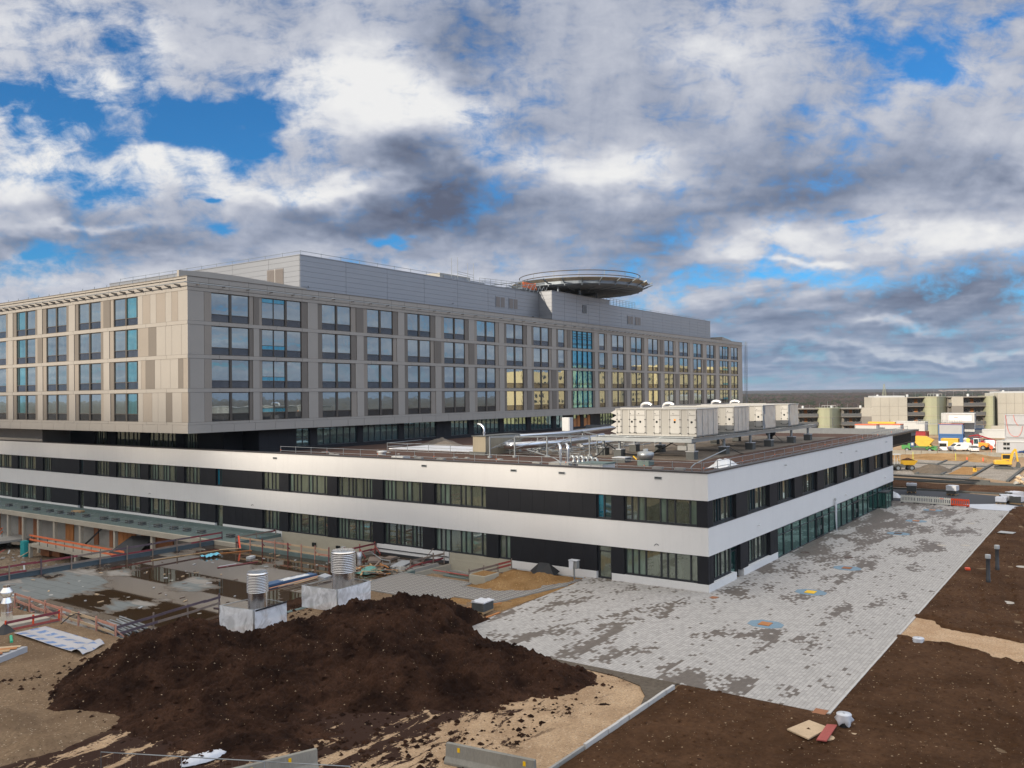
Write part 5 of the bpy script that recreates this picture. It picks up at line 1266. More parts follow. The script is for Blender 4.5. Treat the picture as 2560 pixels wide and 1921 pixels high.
# steel platform
pl = thing('steel_platform', 'galvanised steel platform on stub columns carrying the air handling units', 'platform', (21.8, 10.9, ZR))
def plat_x(y): return 21.6
mb = MB()
for y in (10.7, 14.6, 18.6, 22.3): mb.box(21.7, 66.5, y, y+.18, 10.02, 10.38); mb.box(21.7, 66.5, y-.08, y+.26, 10.36, 10.40); mb.box(21.7, 66.5, y-.08, y+.26, 10.0, 10.04)
for x in (21.5, 66.5): mb.box(x, x+.18, 10.62, 22.6, 10.0, 10.4)
mb.build('main_beams', 'galv', pl); mb = MB(); x = 22.6
while x < 66: mb.box(x, x+.10, 10.9, 22.3, 10.41, 10.53); x += 1.45
mb.build('cross_beams', 'galv', pl)
for x, y in ((22.2, 10.9), (31.2, 10.95), (39.7, 10.95), (46.4, 10.95), (55.6, 10.95), (63.2, 10.95), (22.2, 19.4), (31.2, 18.8), (39.7, 18.8), (48, 18.8), (56, 18.8), (31.2, 22.2), (24, 22.4)):
    mb = MB(); mb.tube([(x, y, ZR+.9), (x, y, 10.02)], .16, 10); c_ = mb.build('column', 'galv', pl)
    mb = MB(); mb.box(x-.52, x+.52, y-.45, y+.45, ZR, ZR+.85); mb.box(x-.56, x+.56, y-.49, y+.49, ZR+.85, ZR+.93, 1); mb.build('footing', ['block_dark', 'container_grey'], c_)
t = thing('low_footing', 'low concrete footing with pale rim beside the round fan', 'footing', (15.6, 15.6, ZR)); mb = MB(); mb.box(14.9, 16.3, 14.9, 16.3, ZR, ZR+.5); mb.build('block', 'block_dark', t); mb = MB(); mb.box(14.85, 16.35, 14.85, 16.35, ZR+.5, ZR+.58); mb.build('rim', 'container_grey', t)
t = thing('switch_boxes', 'pair of grey switch boxes on the front corner column of the platform', 'switch box', (21.9, 10.8, ZR+1)); mb = MB(); mb.box(21.55, 21.85, 10.35, 11.1, 9.15, 9.9); mb.build('box', 'block_grey', t); mb = MB(); mb.box(21.5, 21.9, 11.2, 12.2, 9.2, 9.65); mb.build('box', 'block_grey', t)
def ahu(x0, x1, y0, y1, z0, z1, lb, hood, front_full):
    t = thing('air_handling_unit', lb, 'ventilation unit', (x0, y0, z0), 0, 'air handling units on the platform')
    mb = MB(); mb.box(x0+.04, x1-.04, y0+.04, y1, z0+.12, z1-.05); mb.build('casing', 'cream_metal', t)
    mb = MB(); mb.box(x0, x1, y0, y1, z0, z0+.12); mb.build('base_frame', 'galv', t)
    mb = MB(); mb.box(x0-.12, x1+.1, y0-.12, y1+.1, z1-.05, z1+.04); mb.tube([(x0, y0+3, z1+.1), (x0, y1-.5, z1+.1)], .05, 5); mb.build('roof', 'cream_light', t)
    # crumpled metal foil on the gable facing the forecourt
    mb = MB(); foil = lb.find('crumpled') >= 0
    mb.grid(x0+.1, x1-.05, 0, 1, 26, 10, lambda x, v_: (x, y0-.02-(.10 if foil else .03)*abs(fbm(x*1.1, v_*1.2+x0, 3, 3)), z0+.12+v_*(z1-z0-.2))); mb.build('gable_sheet', 'foil', t)
    if not foil: mb = MB(); [mb.box(x0+.1+i*(x1-x0)/4, x0+.14+i*(x1-x0)/4, y0-.05, y0, z0+.1, z1-.1) for i in range(1, 4)]; mb.build('seam', 'galv', t)
    else: mb = MB(); mb.box(x0-.02, x0+.9, y0-.06, y0+.02, z0, z1-.05); mb.build('corner_post', 'galv_dark', t)
    mb = MB(); y = y0+.2; L = y1-y0; k = 0; cuts = [0]
    seq = (1.0, .75, 1.35, 1.0, .85, .9, 1.3, .75, .9, .75); acc = 0
    for w in seq:
        acc += w
        if acc < L-.2: cuts.append(acc)
    cuts.append(L); bands = []
    for i in range(1, len(cuts)): mb.box(x0-.025, x0+.01, y0+cuts[i]-.045, y0+cuts[i]+.045, z0+.02, z1-.05)
    mb.box(x0-.03, x0+.01, y0, y1, z0+.02, z0+.14); mb.box(x0-.03, x0+.01, y0-.0, y0+.08, z0+.14, z1-.05); mb.build('trim', 'cream_light', t)
    for i in range(0, len(cuts)-1):
        a, b_ = y0+cuts[i], y0+cuts[i+1]
        if i in (1, 3, 5, 8) and i != 0 or b_-a < .4: continue
        mb = MB(); mb.box(x0-.035, x0-.0, a+.10, b_-.10, z0+.30, z1-.72); mb.box(x0-.035, x0, a+.10, b_-.10, z1-.66, z1-.14); dr_ = mb.build('access_door', 'cream_light', t)
        mb = MB()
        for z in (z0+.34, z0+1.0, z0+1.78):
            for yy in (a+.08, b_-.08): mb.obox((x0-.06, yy, z), (.07, .16, .07))
        mb.build('handles', 'black_plastic', dr_)
        mb = MB(); n = 14; zc, yc, r = z0+1.52, (a+b_)/2+.02, .13; mb._add([(x0-.045, yc+r*math.cos(2*math.pi*q/n), zc+r*math.sin(2*math.pi*q/n)) for q in range(n)], [tuple(range(n))]); mb.tube([(x0-.05, yc+.18, z1-.5), (x0-.1, yc+.18, z1-.5)], .04, 6); mb.build('porthole', 'dark_glass', dr_)
        if i == 2:
            mb = MB(); mb.box(x0-.05, x0-.038, yc-.12, yc+.1, zc+.15, zc+.33); mb.build('orange_label', 'orange_machine', dr_)
    if hood:
        hb = MB()
        for k in range(4):
            z = z0+.12+k*(z1-z0-.15)/4; h = (z1-z0-.15)/4; hb.extr([(y1, z+h), (y1+.75, z+h*.42), (y1, z+.05)], 'x', x0-.02, x0+1.6)
        hb.build('intake_hood', 'cream_light', t)
    return t
ahu(23.1, 29.0, 10.75, 20.2, 10.55, 13.47, 'long cream air handling unit with triangular intake hoods, the nearest', True, True)
ahu(34.2, 39.2, 10.9, 19.5, 10.55, 13.5, 'cream air handling unit with plain grooved foil end, second in the row', False, True)
ahu(44.0, 48.9, 10.9, 19.5, 10.55, 13.5, 'cream air handling unit with crumpled foil end, third in the row', False, True)
ahu(54.2, 58.6, 10.9, 19.5, 10.55, 13.5, 'cream air handling unit with crumpled foil end, farthest in the row', False, True)
for k, (x, y) in enumerate(((25.2, 18.2), (26.0, 15.9), (46.5, 18.6), (47.2, 16.3))):
    mb = MB(); a_ = [(x, y, 13.45), (x, y, 13.75)]+[(x, y-(1-math.cos(a))*.65, 13.75+.32*math.sin(a)) for a in (.4, .8, 1.2, 1.6, 2.0, 2.4, 2.8)]; mb.tube(a_, .17, 12)
    lone(mb, 'roof_elbow', 'steel_brushed', ('silver elbow duct on the nearest unit, left one', 'silver elbow duct on the nearest unit, right one', 'silver elbow duct behind the far units, left one', 'silver elbow duct behind the far units, right one')[k], 'duct')
# white cabinet behind
t = thing('white_cabinet', 'tall white cabinet standing on the far side of the low roof', 'cabinet', (34, 33, ZR)); mb = MB(); mb.box(33.2, 33.9, 32.7, 33.7, 10.4, 12.15); mb.build('body', 'container_white', t, bevel=.03); mb = MB(); mb.box(33.15, 34.0, 32.5, 32.68, 10.3, 12.15); mb.build('side_panel', 'container_grey', t); mb = MB(); [mb.tube([(33.4, y, ZR), (33.4, y, 10.4)], .05, 5) for y in (32.75, 33.6)]; mb.build('leg', 'galv', t)
# film bundle, foam sheets
t = thing('film_bundle', 'crumpled clear film bundle on the planted roof behind the railing', 'bundle', (14.5, 4.2, ZR)); mb = MB(); mb.grid(0, 1, 0, 1, 16, 12, lambda a, b_: (13.0+a*3.4, 3.2+b_*2.4, ZR+.1+.75*math.sin(a*math.pi)*math.sin(b_*math.pi)+.22*fbm(a*4, b_*4, 3))); mb.build('film', 'film_clear', t)
mb = MB(); mb.box(20.0, 27.5, 38, 52, ZR+.1, ZR+.22); lone(mb, 'white_sheeting', 'film_white', 'pale blue-white sheeting spread on the low roof left of the concrete shaft', 'sheeting')
mb = MB(); mb.grid(28, 34, 49, 56, 24, 24, lambda x, y: ZR-.05+max(0, 1.15*(1-math.hypot((x-31)/2.9, (y-52.4)/3.4)))*(1+.3*fbm(x, y, 3))); lone(mb, 'gravel_heap', 'roof_gravel', 'small grey heap of gravel on the low roof before the set-back storey', 'gravel heap')
t = thing('skylight_frame', 'low galvanised rail frame around the white sheeting on the roof', 'railing', (19, 38, ZR)); mb = MB()
for y in (37.5, 41, 44.5, 48, 51.5): mb.tube([(19.2, y, ZR), (19.2, y, ZR+1.0)], .035, 5)
for h in (.5, .95): mb.tube([(19.2, 37.5, ZR+h), (19.2, 51.5, ZR+h)], .03, 5); mb.tube([(19.2, 51.5, ZR+h), (27, 52.5, ZR+h)], .03, 5)
mb.build('rails', 'galv', t)
mb = MB(); mb.box(8.0, 9.2, 38.5, 40.2, ZR, ZR+.35); lone(mb, 'grille_box', 'grey_paint', 'small grey grille box on the planted roof', 'box')
mb = MB(); mb.lathe([(.5, 0), (.45, .3), (.6, .35), (.6, .5), (.1, .55)], (12, 45.5, ZR), 12); lone(mb, 'roof_drain', 'grey_paint', 'grey round drain cap on the planted roof near the set-back storey', 'drain')
mb = MB()
for k in range(14):
    x, y = rr.uniform(4, 16), rr.uniform(20, 56); mb.obox((x, y, ZR+.14), (rr.uniform(.4, 1.2), rr.uniform(.2, .5), .1), rr.uniform(0, 3))
tag(mb.build('roof_offcuts', 'block_grey'), 'small grey offcuts lying about on the planted roof', 'offcuts', None, 'stuff')
# far roof rail posts and upstand
mb = MB(); mb.box(84, 84.4, .5, 60, 8.2, 9.1); mb.box(66, 84, 26, 26.3, 8.2, 9.05); lone(mb, 'roof_upstand', 'roof_felt', 'low upstand closing the planted roof at its far end', 'upstand')
mb = MB(); mb.tube([(58.0, 14.6, ZR), (58.0, 14.6, ZR+.7)], .28, 10); mb.lathe([(.3, .7), (.65, 1.0), (.7, 1.35), (.3, 1.5)], (58.0, 14.6, ZR), 14); lone(mb, 'black_funnel', 'black_rubber', 'black funnel-shaped hood under the far platform', 'hood')

# =================================================================== flat deck under construction, light wells, open pit
ZD = -.40
mb = MB(); holes_sheet(mb, [-31.5, -5.5, 0.3], [22.7, 25.4, 35.0, 49.0, 53.2], [(-5.6, 1, 22.6, 25.4), (-5.6, 1, 35., 49.), ], ZD)
struct(mb, 'flat_deck', 'deck_felt')
def upstand(lb, a, b_, w, z0, z1, m='bitumen_blue', joint=1.2):
    mb = MB(); a = Vector((*a, 0)); b_ = Vector((*b_, 0)); n = max(1, round((b_-a).length/joint))
    for k in range(n):
        p = a.lerp(b_, k/n); q = a.lerp(b_, (k+1)/n); dd = (q-p).normalized()*.006; mb.bar((p.x+dd.x, p.y+dd.y, (z0+z1)/2), (q.x-dd.x, q.y-dd.y, (z0+z1)/2), w, z1-z0)
    return lone(mb, 'deck_upstand', m, lb, 'upstand')
upstand('dark blue-grey upstand between the wet deck and the open pit', (-38, 53.45), (-5.5, 53.45), .45, -.45, .02)
upstand('green-grey upstand on the deck edge along the pale concrete wall', (-5.35, 35.2), (-5.35, 49.2), .3, -.45, -.06, 'bitumen_green')
upstand('green-grey upstand at the near deck edge between the two wrapped fences', (-31.5, 22.6), (-13.2, 22.6), .4, -.4, .03, 'bitumen_green')
upstand('green-grey upstand on the north side of the second light well', (-5.5, 25.5), (-1.6, 25.5), .25, -.45, -.1, 'concrete_grey')
upstand('blue-green upstand by the concrete footing at the second light well', (-5.75, 17.7), (-5.75, 21.2), .45, -.4, .05, 'bitumen_green')
upstand('dark upstand closing the second light well towards the grass paving', (-6.95, 24.8), (-5.6, 24.8), .3, -.4, .0, 'bitumen_green')
upstand('low dark upstand under the red guard rail at left', (-34.9, 34.1), (-31.6, 34.1), .35, -.4, .02, 'bitumen_blue')
mb = MB(); mb.prism([(-36.5, 34.6), (-31.9, 34.5), (-31.9, 36.4), (-36.5, 39.5)], -.4, .25); lone(mb, 'concrete_block_wall', 'concrete', 'rough concrete block behind the red guard rail beside the steel flue', 'concrete block')
# light wells
def well(lb, x0, x1, y0, y1, zb, m):
    mb = MB(); mb.box(x0-.02, x1, y0, y1, zb-.2, zb); mb.box(x0-.25, x0, y0, y1, zb, -.42); mb.box(x0, x1, y0-.22, y0, zb, -.1); mb.box(x0, x1, y1, y1+.22, zb, -.42)
    return lone(mb, 'light_well', m, lb, 'light well')
well('long light well with concrete walls below the pale wall of the low building', -5.2, 0, 35.2, 48.8, -4.0, 'concrete')
well('second light well with bare concrete walls beside the concrete footing', -5.5, 0, 18.0, 25.2, -3.2, 'concrete')
mb = MB(); mb.box(-.45, .0, 18.3, 25.3, -1.1, -.95); lone(mb, 'wall_ledge', 'concrete_grey', 'thin concrete ledge along the wall above the second light well', 'ledge')
for y, c in ((43.8, 'dark_glass'), (40.2, 'dark_glass'), (39.4, 'container_white')):
    mb = MB(); mb.box(-.12, .03, y-.25, y+.25, -.55, -.15); lone(mb, 'wall_opening_box', c, 'small %s box in the concrete wall above the long light well, %s' % (('dark', 'left one') if y > 43 else (('dark', 'middle one') if y > 40 else ('white', 'right one'))), 'box')
mb = MB()
for (a, b_) in (((37.2, -1.15), (39.6, -1.15)), ((37.2, -.55), (39.6, -.55))): mb.bar((-.1, a[0], a[1]), (-.1, b_[0], b_[1]), .06, .10)
for y in (37.2, 38., 39.6): mb.bar((-.1, y, -1.2), (-.1, y, -.5), .07, .08)
lone(mb, 'white_window_frame', 'container_white', 'small white window frame in the concrete wall behind the larger ribbed chimney', 'window frame')
# ---- timber guard rails
rg = random.Random(12)
def guardrail(lb, pts, step, mats, h=1.0, brace=0, z=ZD, group='timber guard rails', post_m='wood_weathered', foot=True, bside=1):
    t = thing('guard_rail', lb, 'guard rail', (pts[0][0], pts[0][1], z), 0, group)
    for i in range(len(pts)-1):
        a, b_ = Vector((*pts[i][:2], z)), Vector((*pts[i+1][:2], z)); L = (b_-a).length; n = max(1, round(L/step)); d = (b_-a).normalized(); s = Vector((-d.y, d.x, 0))*bside
        for k in range(n+1):
            if k == 0 and i > 0: continue
            p = a+(b_-a)*(k/n); mb = MB(); pm = post_m if rg.random() < .65 else mats[0]
            lean = rg.uniform(-.05, .05)
            mb.bar(p, p+Vector((lean, lean*.5, h+rg.uniform(.02, .22))), .07, .11)
            if foot: mb.bar(p+Vector((0, 0, .04))-s*.55, p+Vector((0, 0, .04))+s*.35, .09, .06)
            if brace and (k % brace == 0): mb.bar(p+s*.75+Vector((0, 0, .03)), p+Vector((0, 0, h*.72)), .07, .09)
            mb.build('post', pm, t)
        for hh, off in ((h-.10, .07), (h*.45, .07)):
            mb = MB(); cur = 0.
            while cur < L-.2:
                ln = min(rg.uniform(3.2, 4.6), L-cur); o_ = s*(off+rg.uniform(0, .035))
                m_ = rg.randrange(len(mats)); mb.bar(a+d*max(0, cur-.15)+o_+Vector((0, 0, hh+rg.uniform(-.03, .03))), a+d*min(L, cur+ln+.1)+o_+Vector((0, 0, hh+rg.uniform(-.03, .03))), .035, .17, m_); cur += ln
            mb.build('board', list(mats), t)
    return t
guardrail('long weathered purple guard rail between the wet deck and the open pit', [(-37, 53.0), (-4.6, 53.1)], 2.65, ('wood_purple', 'wood_darkred', 'wood_weathered'), 1.25, foot=False, bside=1)
guardrail('pinkish timber guard rail along the long light well', [(-5.5, 49.2), (-5.5, 35.6)], 2.0, ('wood_pinkish', 'wood_pale', 'wood_pinkish'), 1.15, 2, post_m='wood_darkred', foot=False)
guardrail('red timber guard rail at the far end of the long light well', [(-5.6, 49.4), (-.3, 49.6)], 2.6, ('wood_darkred', 'wood_weathered'), 1.15, foot=False)
guardrail('dark red guard rail meeting the wall near the larger ribbed chimney', [(-4.4, 34.7), (-.2, 34.8)], 2.0, ('wood_red', 'wood_darkred'), 1.1, 1, post_m='wood_red', foot=False, bside=-1)
guardrail('weathered guard rail with leaning boards on the north side of the second light well', [(-4.8, 25.9), (-.3, 25.8)], 1.5, ('wood_weathered', 'wood_weathered', 'wood_darkred'), 1.0, 0, foot=False)
guardrail('weathered rail on the near side of the second light well by the concrete footing', [(-6.2, 18.2), (-.6, 17.9)], 2.2, ('wood_weathered', 'wood_red'), .75, 0, z=0)
guardrail('pale red timber guard rail along the left deck edge', [(-30.7, 42.2), (-31.4, 27.2)], 2.35, ('wood_pinkish', 'wood_pale', 'wood_pinkish'), 1.1, 1, bside=1, post_m='wood_pinkish')
guardrail('purple grey guard rail from the left deck corner towards the soil heap', [(-31.35, 27.3), (-22.4, 28.9)], 2.9, ('wood_purple', 'wood_purple', 'wood_weathered'), 1.0, 0, bside=-1)
guardrail('bright red guard rail around the corner by the steel flue', [(-34.9, 34.2), (-31.5, 34.1)], 1.55, ('wood_darkred', 'wood_red'), 1.1, 0, post_m='barrier_red', bside=-1)
for p, q, m, lb in (((-4.6, 26.6, -.3), (-6.0, 23.4, .9), 'wood_red', 'red board leaning beside the second light well'), ((-3.3, 26.4, -.35), (-2.4, 25.3, 1.35), 'wood_weathered', 'weathered board leaning up steeply at the second light well'), ((-5.2, 22.9, .15), (-5.8, 17.6, .25), 'wood_red', 'long red board lying at the edge of the second light well'),
                    ((-6.0, 48.2, -.3), (-5.6, 49.0, .9), 'barrier_red', 'red brace leaning at the far corner of the long light well'), ((-13.1, 42.1, -.36), (-9.3, 41.2, -.34), 'wood_darkred', 'long dark red board lying on the wet deck'), ((-12.8, 42.3, -.34), (-11.2, 41.9, -.30), 'container_white', 'white sheet strip at the end of the dark red board'),
                    ((-9.8, 48.6, -.36), (-5.8, 46.6, -.34), 'wood_orange', 'orange board lying at the far corner of the deck'), ((-14.4, 50.6, -.36), (-6.5, 49.4, -.34), 'wood_raw', 'long pale board along the far deck edge'), ((-26.6, 23.1, -.3), (-24.1, 23.9, -.25), 'wood_darkred', 'dark red board lying behind the left wrapped fence'),
                    ((-7.6, 49.4, -.25), (-6.5, 47.4, -.1), 'wood_pale', 'short wide board leaning at the far deck corner')):
    mb = MB(); mb.bar(p, q, .16, .05); lone(mb, 'board', m, lb, 'board', 'loose boards on the deck')
# planks stack by the dark panel
t = thing('sheet_stack', 'long dark blue panel lying on the deck between the chimneys', 'panel', (-13, 31.9, ZD)); mb = MB(); mb.box(-16.0, -10.6, 31.5, 32.5, ZD+.05, ZD+.22); mb.build('sheet', 'tarp_blue', t)
mb = MB(); mb.grid(0, 1, 0, 1, 14, 6, lambda a, b_: (-14.2+a*2.9, 31.6+b_*.7, ZD+.24+.28*abs(fbm(a*5, b_*3, 3))*math.sin(math.pi*b_))); lone(mb, 'film_scrap', 'film_clear', 'crumpled clear film scrap lying on the dark blue panel', 'film')
for k, (y, x0, x1, m) in enumerate(((30.9, -16.2, -10.9, 'wood_pinkish'), (30.6, -15.4, -11.2, 'wood_raw'), (30.3, -15.8, -12.5, 'wood_weathered'), (30.1, -15.0, -11.4, 'wood_weathered'), (29.8, -14.6, -12.0, 'wood_raw'))):
    mb = MB(); mb.bar((x0, y, ZD+.1+.04*k), (x1, y+.15, ZD+.14+.04*k), .12, .05); lone(mb, 'plank', m, 'planks lying in a loose stack beside the dark blue panel', 'plank', 'loose plank stack on the deck')
mb = MB(); mb.obox((-11.2, 29.9, ZD+.3), (1.0, .7, .12), .2, 0, .2); lone(mb, 'insulation_board', 'container_grey', 'pale grey board tilted on black film next to the plank stack', 'board')
# debris heap near the larger chimney
deb = [('wood_orange', 8), ('wood_pale', 7), ('wood_weathered', 9), ('wood_raw', 6)]
i = 0
for m, n in deb:
    for k in range(n):
        x, y = -6.4+rg.gauss(0, .9), 28.2+rg.gauss(0, 1.1); a = rg.uniform(0, 3.1); L = rg.uniform(.6, 1.9); z = ZD+.1+max(0, .45-.25*math.hypot(x+6.4, y-28.2))*rg.random()
        mb = MB(); mb.bar((x-L/2*math.cos(a), y-L/2*math.sin(a), z), (x+L/2*math.cos(a), y+L/2*math.sin(a), z+rg.uniform(-.05, .4)), rg.uniform(.08, .2), .04)
        lone(mb, 'scrap_plank', m, 'scrap wood pieces in the rubbish heap right of the larger chimney', 'plank', 'scrap wood in the rubbish heap')
mb = MB(); mb.grid(0, 1, 0, 1, 16, 10, lambda a, b_: (-8.2+a*2.3, 28.0+b_*1.4, ZD+.1+.5*math.sin(a*math.pi)*math.sin(b_*math.pi)*(1+.6*fbm(a*4, b_*4, 2)))); lone(mb, 'green_tarpaulin', 'bitumen_green', 'crumpled green tarpaulin on the rubbish heap', 'tarpaulin').data.materials[0] = simple('tarp_green', (.10, .27, .23), .6, 0, .3, 2, .6, 5)
mb = MB()
for k in range(26): clod(mb, -4.9+rg.gauss(0, .45), 27.2+rg.gauss(0, .4), ZD+rg.uniform(0, .22), rg.uniform(.12, .22))
tag(mb.build('rubble', 'concrete_grey'), 'small heap of grey stones by the rubbish heap', 'stones', None, 'stuff')
mb = MB()
for k in range(80):
    x, y = rg.uniform(-30, -1), rg.uniform(25.6, 52); 
    if -5.6 < x and 34 < y < 49.5: continue
    mb.obox((x, y, ZD+.03), (rg.uniform(.08, .5), rg.uniform(.05, .2), .04), rg.uniform(0, 3), rg.randrange(3))
tag(mb.build('litter', ['wood_pale', 'container_white', 'wood_weathered']), 'small offcuts and litter scattered on the wet deck', 'litter', None, 'stuff')
mb = MB(); mb.prism([(-4.4, 28.8), (-1.6, 29.9), (-1.2, 28.8), (-3.9, 27.8)], ZD+.02, ZD+.1); lone(mb, 'insulation_sheet', 'container_grey', 'pale grey insulation sheet lying on the deck near the light well', 'sheet')
mb = MB(); mb.tube([(-1.4, 34.3, ZD+.5), (-3.2, 31.0, ZD+.3), (-2.9, 30.2, ZD+.2), (-3.1, 30.0, ZD)], .05, 6); lone(mb, 'steel_bar', 'galv', 'thin bent steel bar lying across debris by the white wall', 'bar')
mb = MB(); mb.obox((-2.9, 32.1, ZD+.12), (2.2, 1.2, .2), .7); mb.obox((-1.6, 31.4, ZD+.12), (1.2, .9, .2), .2); lone(mb, 'board_stack', 'wood_weathered', 'weathered boards lying flat under the thin steel bar', 'boards')
mb = MB(); mb.lathe([(.24, 0), (.28, .62), (.25, .62)], (-2.8, 34.3, ZD), 14); lone(mb, 'plastic_bucket', 'car_silver', 'grey blue bucket standing in water near the dark red guard rail', 'bucket')
mb = MB(); mb.obox((-8.4, 43.4, ZD+.1), (.9, .5, .2), .4); lone(mb, 'foam_piece', 'container_white', 'white foam piece lying near the pinkish guard rail', 'foam')
mb = MB(); mb.grid(0, 1, 0, 1, 10, 8, lambda a, b_: (-10.9+a*1.7, 46.9+b_*1.2, ZD+.1+.3*abs(fbm(a*3, b_*3, 6)))); lone(mb, 'blue_film', 'film_white', 'pale blue film scrap on the wet deck near its far corner', 'film').data.materials[0] = simple('film_blue', (.14, .48, .62), .4)
mb = MB(); mb.grid(0, 1, 0, 1, 8, 6, lambda a, b_: (-2.8+a*1.2, 49.4+b_*.7, .02+.3*abs(fbm(a*3, b_*3, 9)))); lone(mb, 'blue_bag', 'blue_bag', 'small bright blue bag behind the guard rail corner', 'bag')
# ---- ribbed steel chimneys inside wrapped fences
def chimney(x, y, rs_, rc, zc0, zc1, lb):
    t = thing('ribbed_chimney', lb, 'chimney', (x, y, 0), 0, 'ribbed steel chimneys'); mb = MB(); mb.lathe([(rs_, -.4), (rs_, zc0+.1)], (x, y, 0), 40, caps=False); mb.build('pipe', 'steel_brushed', t)
    cp = MB(); sl_ = MB(); n = 11; h = (zc1-zc0-.22)/n; sl_.lathe([(rc*.84, zc0), (rc*.84, zc1-.2)], (x, y, 0), 40, caps=False)
    for k in range(n): z = zc0+k*h; cp.lathe([(rc*.83, z+h*.95), (rc*.97, z+h*.60), (rc, z+h*.22), (rc*.97, z+h*.12), (rc*.83, z+h*.30)], (x, y, 0), 44, caps=False)
    cp.lathe([(rc*.8, zc1-.24), (rc*.98, zc1-.20), (rc*.99, zc1-.14), (rc*.90, zc1-.06), (rc*.89, zc1), (.02, zc1+.02)], (x, y, 0), 44, 0, False)
    c_ = cp.build('louvred_cap', 'steel_brushed', t); sl_.build('slots', 'charcoal', c_); return t
chimney(-24.9, 21.3, .62, .71, 2.30, 3.66, 'smaller ribbed steel chimney, left one, inside a film-wrapped fence'); chimney(-17.2, 21.3, .80, .92, 2.29, 3.88, 'larger ribbed steel chimney, right one, inside a film-wrapped fence')
def wrapped_fence(lb, pts, h, open_back):
    t = thing('wrapped_fence', lb, 'fence', (pts[0][0], pts[0][1], 0), 0, 'fences wrapped in film'); n = len(pts)
    for i in range(n):
        a, b_ = pts[i], pts[(i+1) % n]; mb = MB(); mb.tube([(a[0], a[1], 0), (a[0], a[1], h), (b_[0], b_[1], h), (b_[0], b_[1], 0)], .03, 6)
        for k in range(1, 30):
            f_ = k/30; x, y = a[0]+(b_[0]-a[0])*f_, a[1]+(b_[1]-a[1])*f_; mb.tube([(x, y, .1), (x, y, h)], .007, 3, caps=False)
        for z in (.3, .8, 1.2): mb.tube([(a[0], a[1], z), (b_[0], b_[1], z)], .007, 3, caps=False)
        pnl = mb.build('fence_panel', 'galv', t); cx, cy = sum(p[0] for p in pts)/n, sum(p[1] for p in pts)/n
        mx, my = (a[0]+b_[0])/2-cx, (a[1]+b_[1])/2-cy; ml = math.hypot(mx, my); ox, oy = mx/ml*.06, my/ml*.06
        if i > 1: continue
        mb = MB(); sag = .10
        def fn(u_, v_): 
            w = .05*fbm(u_*4+i*3, v_*3, 2)+.03; top = h+.04-sag*math.sin(u_*math.pi)*(.5+.6*abs(fbm(u_*3+i, 2, 1)))
            return (a[0]+(b_[0]-a[0])*u_+ox*(1+w*12), a[1]+(b_[1]-a[1])*u_+oy*(1+w*12), v_*top+.02)
        mb.grid(0, 1, 0, 1, 30, 12, fn); mb.build('film', 'film_sheer', pnl)
    return t
wrapped_fence('film-wrapped mesh fence around the smaller ribbed chimney', [(-26.7, 22.8), (-26.3, 19.9), (-23.8, 19.8), (-23.9, 22.7)], 1.55, 0)
wrapped_fence('film-wrapped mesh fence around the larger ribbed chimney', [(-19.7, 22.9), (-19.4, 19.6), (-16.0, 19.8), (-16.2, 23.0)], 1.55, 0)
mb = MB(); mb.bar((-26.25, 19.78, 1.52), (-23.8, 19.7, 1.62), .05, .10); lone(mb, 'dark_lath', 'frame', 'dark lath tied along the top of the left wrapped fence', 'lath')
# steel flue at the left edge
t = thing('steel_flue', 'stainless flue with double cone cap standing at the left edge', 'flue', (-33.85, 36.4, 0)); mb = MB(); mb.lathe([(.37, -.4), (.37, 1.42)], (-33.85, 36.4, 0), 28, caps=False); mb.lathe([(.375, .78), (.385, .8), (.375, .82)], (-33.85, 36.4, 0), 28, caps=False); mb.build('pipe', 'steel_brushed', t)
mb = MB(); mb.lathe([(.37, 1.42), (.23, 1.78), (.24, 1.86), (.43, 2.10), (.42, 2.16), (.22, 2.46), (.22, 2.62), (.02, 2.62)], (-33.85, 36.4, 0), 28, 0, False); mb.build('cone_cap', 'steel_brushed', t)
mb = MB(); mb._add([(-34.9, 34.3, .6), (-34.9, 34.1, -.35), (-34.2, 33.3, -.35), (-35.6, 33.0, -.3), (-36.2, 34.0, -.2)], [(0, 1, 2), (0, 2, 3), (0, 3, 4), (0, 4, 1)]); lone(mb, 'black_sheet', 'black_rubber', 'black rubber sheet draped over the low upstand at the left edge', 'sheet')
mb = MB(); mb.grid(0, 1, 0, 1, 20, 26, lambda a, b_: (-32.95-a*2.0, 33.0-b_*(7.3+a*1.2), .12+.05*math.sin(a*9)*math.sin(b_*7)+.07*max(0, a-.7)+(.22*math.sin(math.pi*min(1, (b_-.85)/.15)) if b_ > .85 else 0)))
lone(mb, 'printed_membrane', 'printed_membrane', 'strip of pale membrane with blue print laid out on the ground at left', 'membrane')
mb = MB(); mb.tube([(-35.3, 32.6, .06), (-35.9, 31.2, .05)], .09, 10); lone(mb, 'green_pipe', 'green_pipe', 'short bright green plastic pipe at the left end of the membrane', 'pipe')
t = thing('foam_stack', 'grey foam slabs with orange boards on top at the left edge', 'slabs', (-38.4, 28.9, 0)); mb = MB(); mb.prism([(-36.3, 28.3), (-37.6, 29.6), (-40.4, 32.4), (-41.0, 29.5), (-39.0, 27.0)], .0, .36); mb.build('foam_slab', 'container_grey', t)
for k, (a, b_, m) in enumerate((((-36.6, 28.5), (-40.2, 31.2), 'wood_pale'), ((-36.9, 28.3), (-39.6, 30.0), 'wood_orange'), ((-37.4, 28.1), (-39.8, 29.6), 'wood_raw'), ((-37.9, 27.9), (-40.3, 28.7), 'rust'))): mb = MB(); mb.bar((a[0], a[1], .40+k*.01), (b_[0], b_[1], .40+k*.012), .42, .04); mb.build('board', m, t)
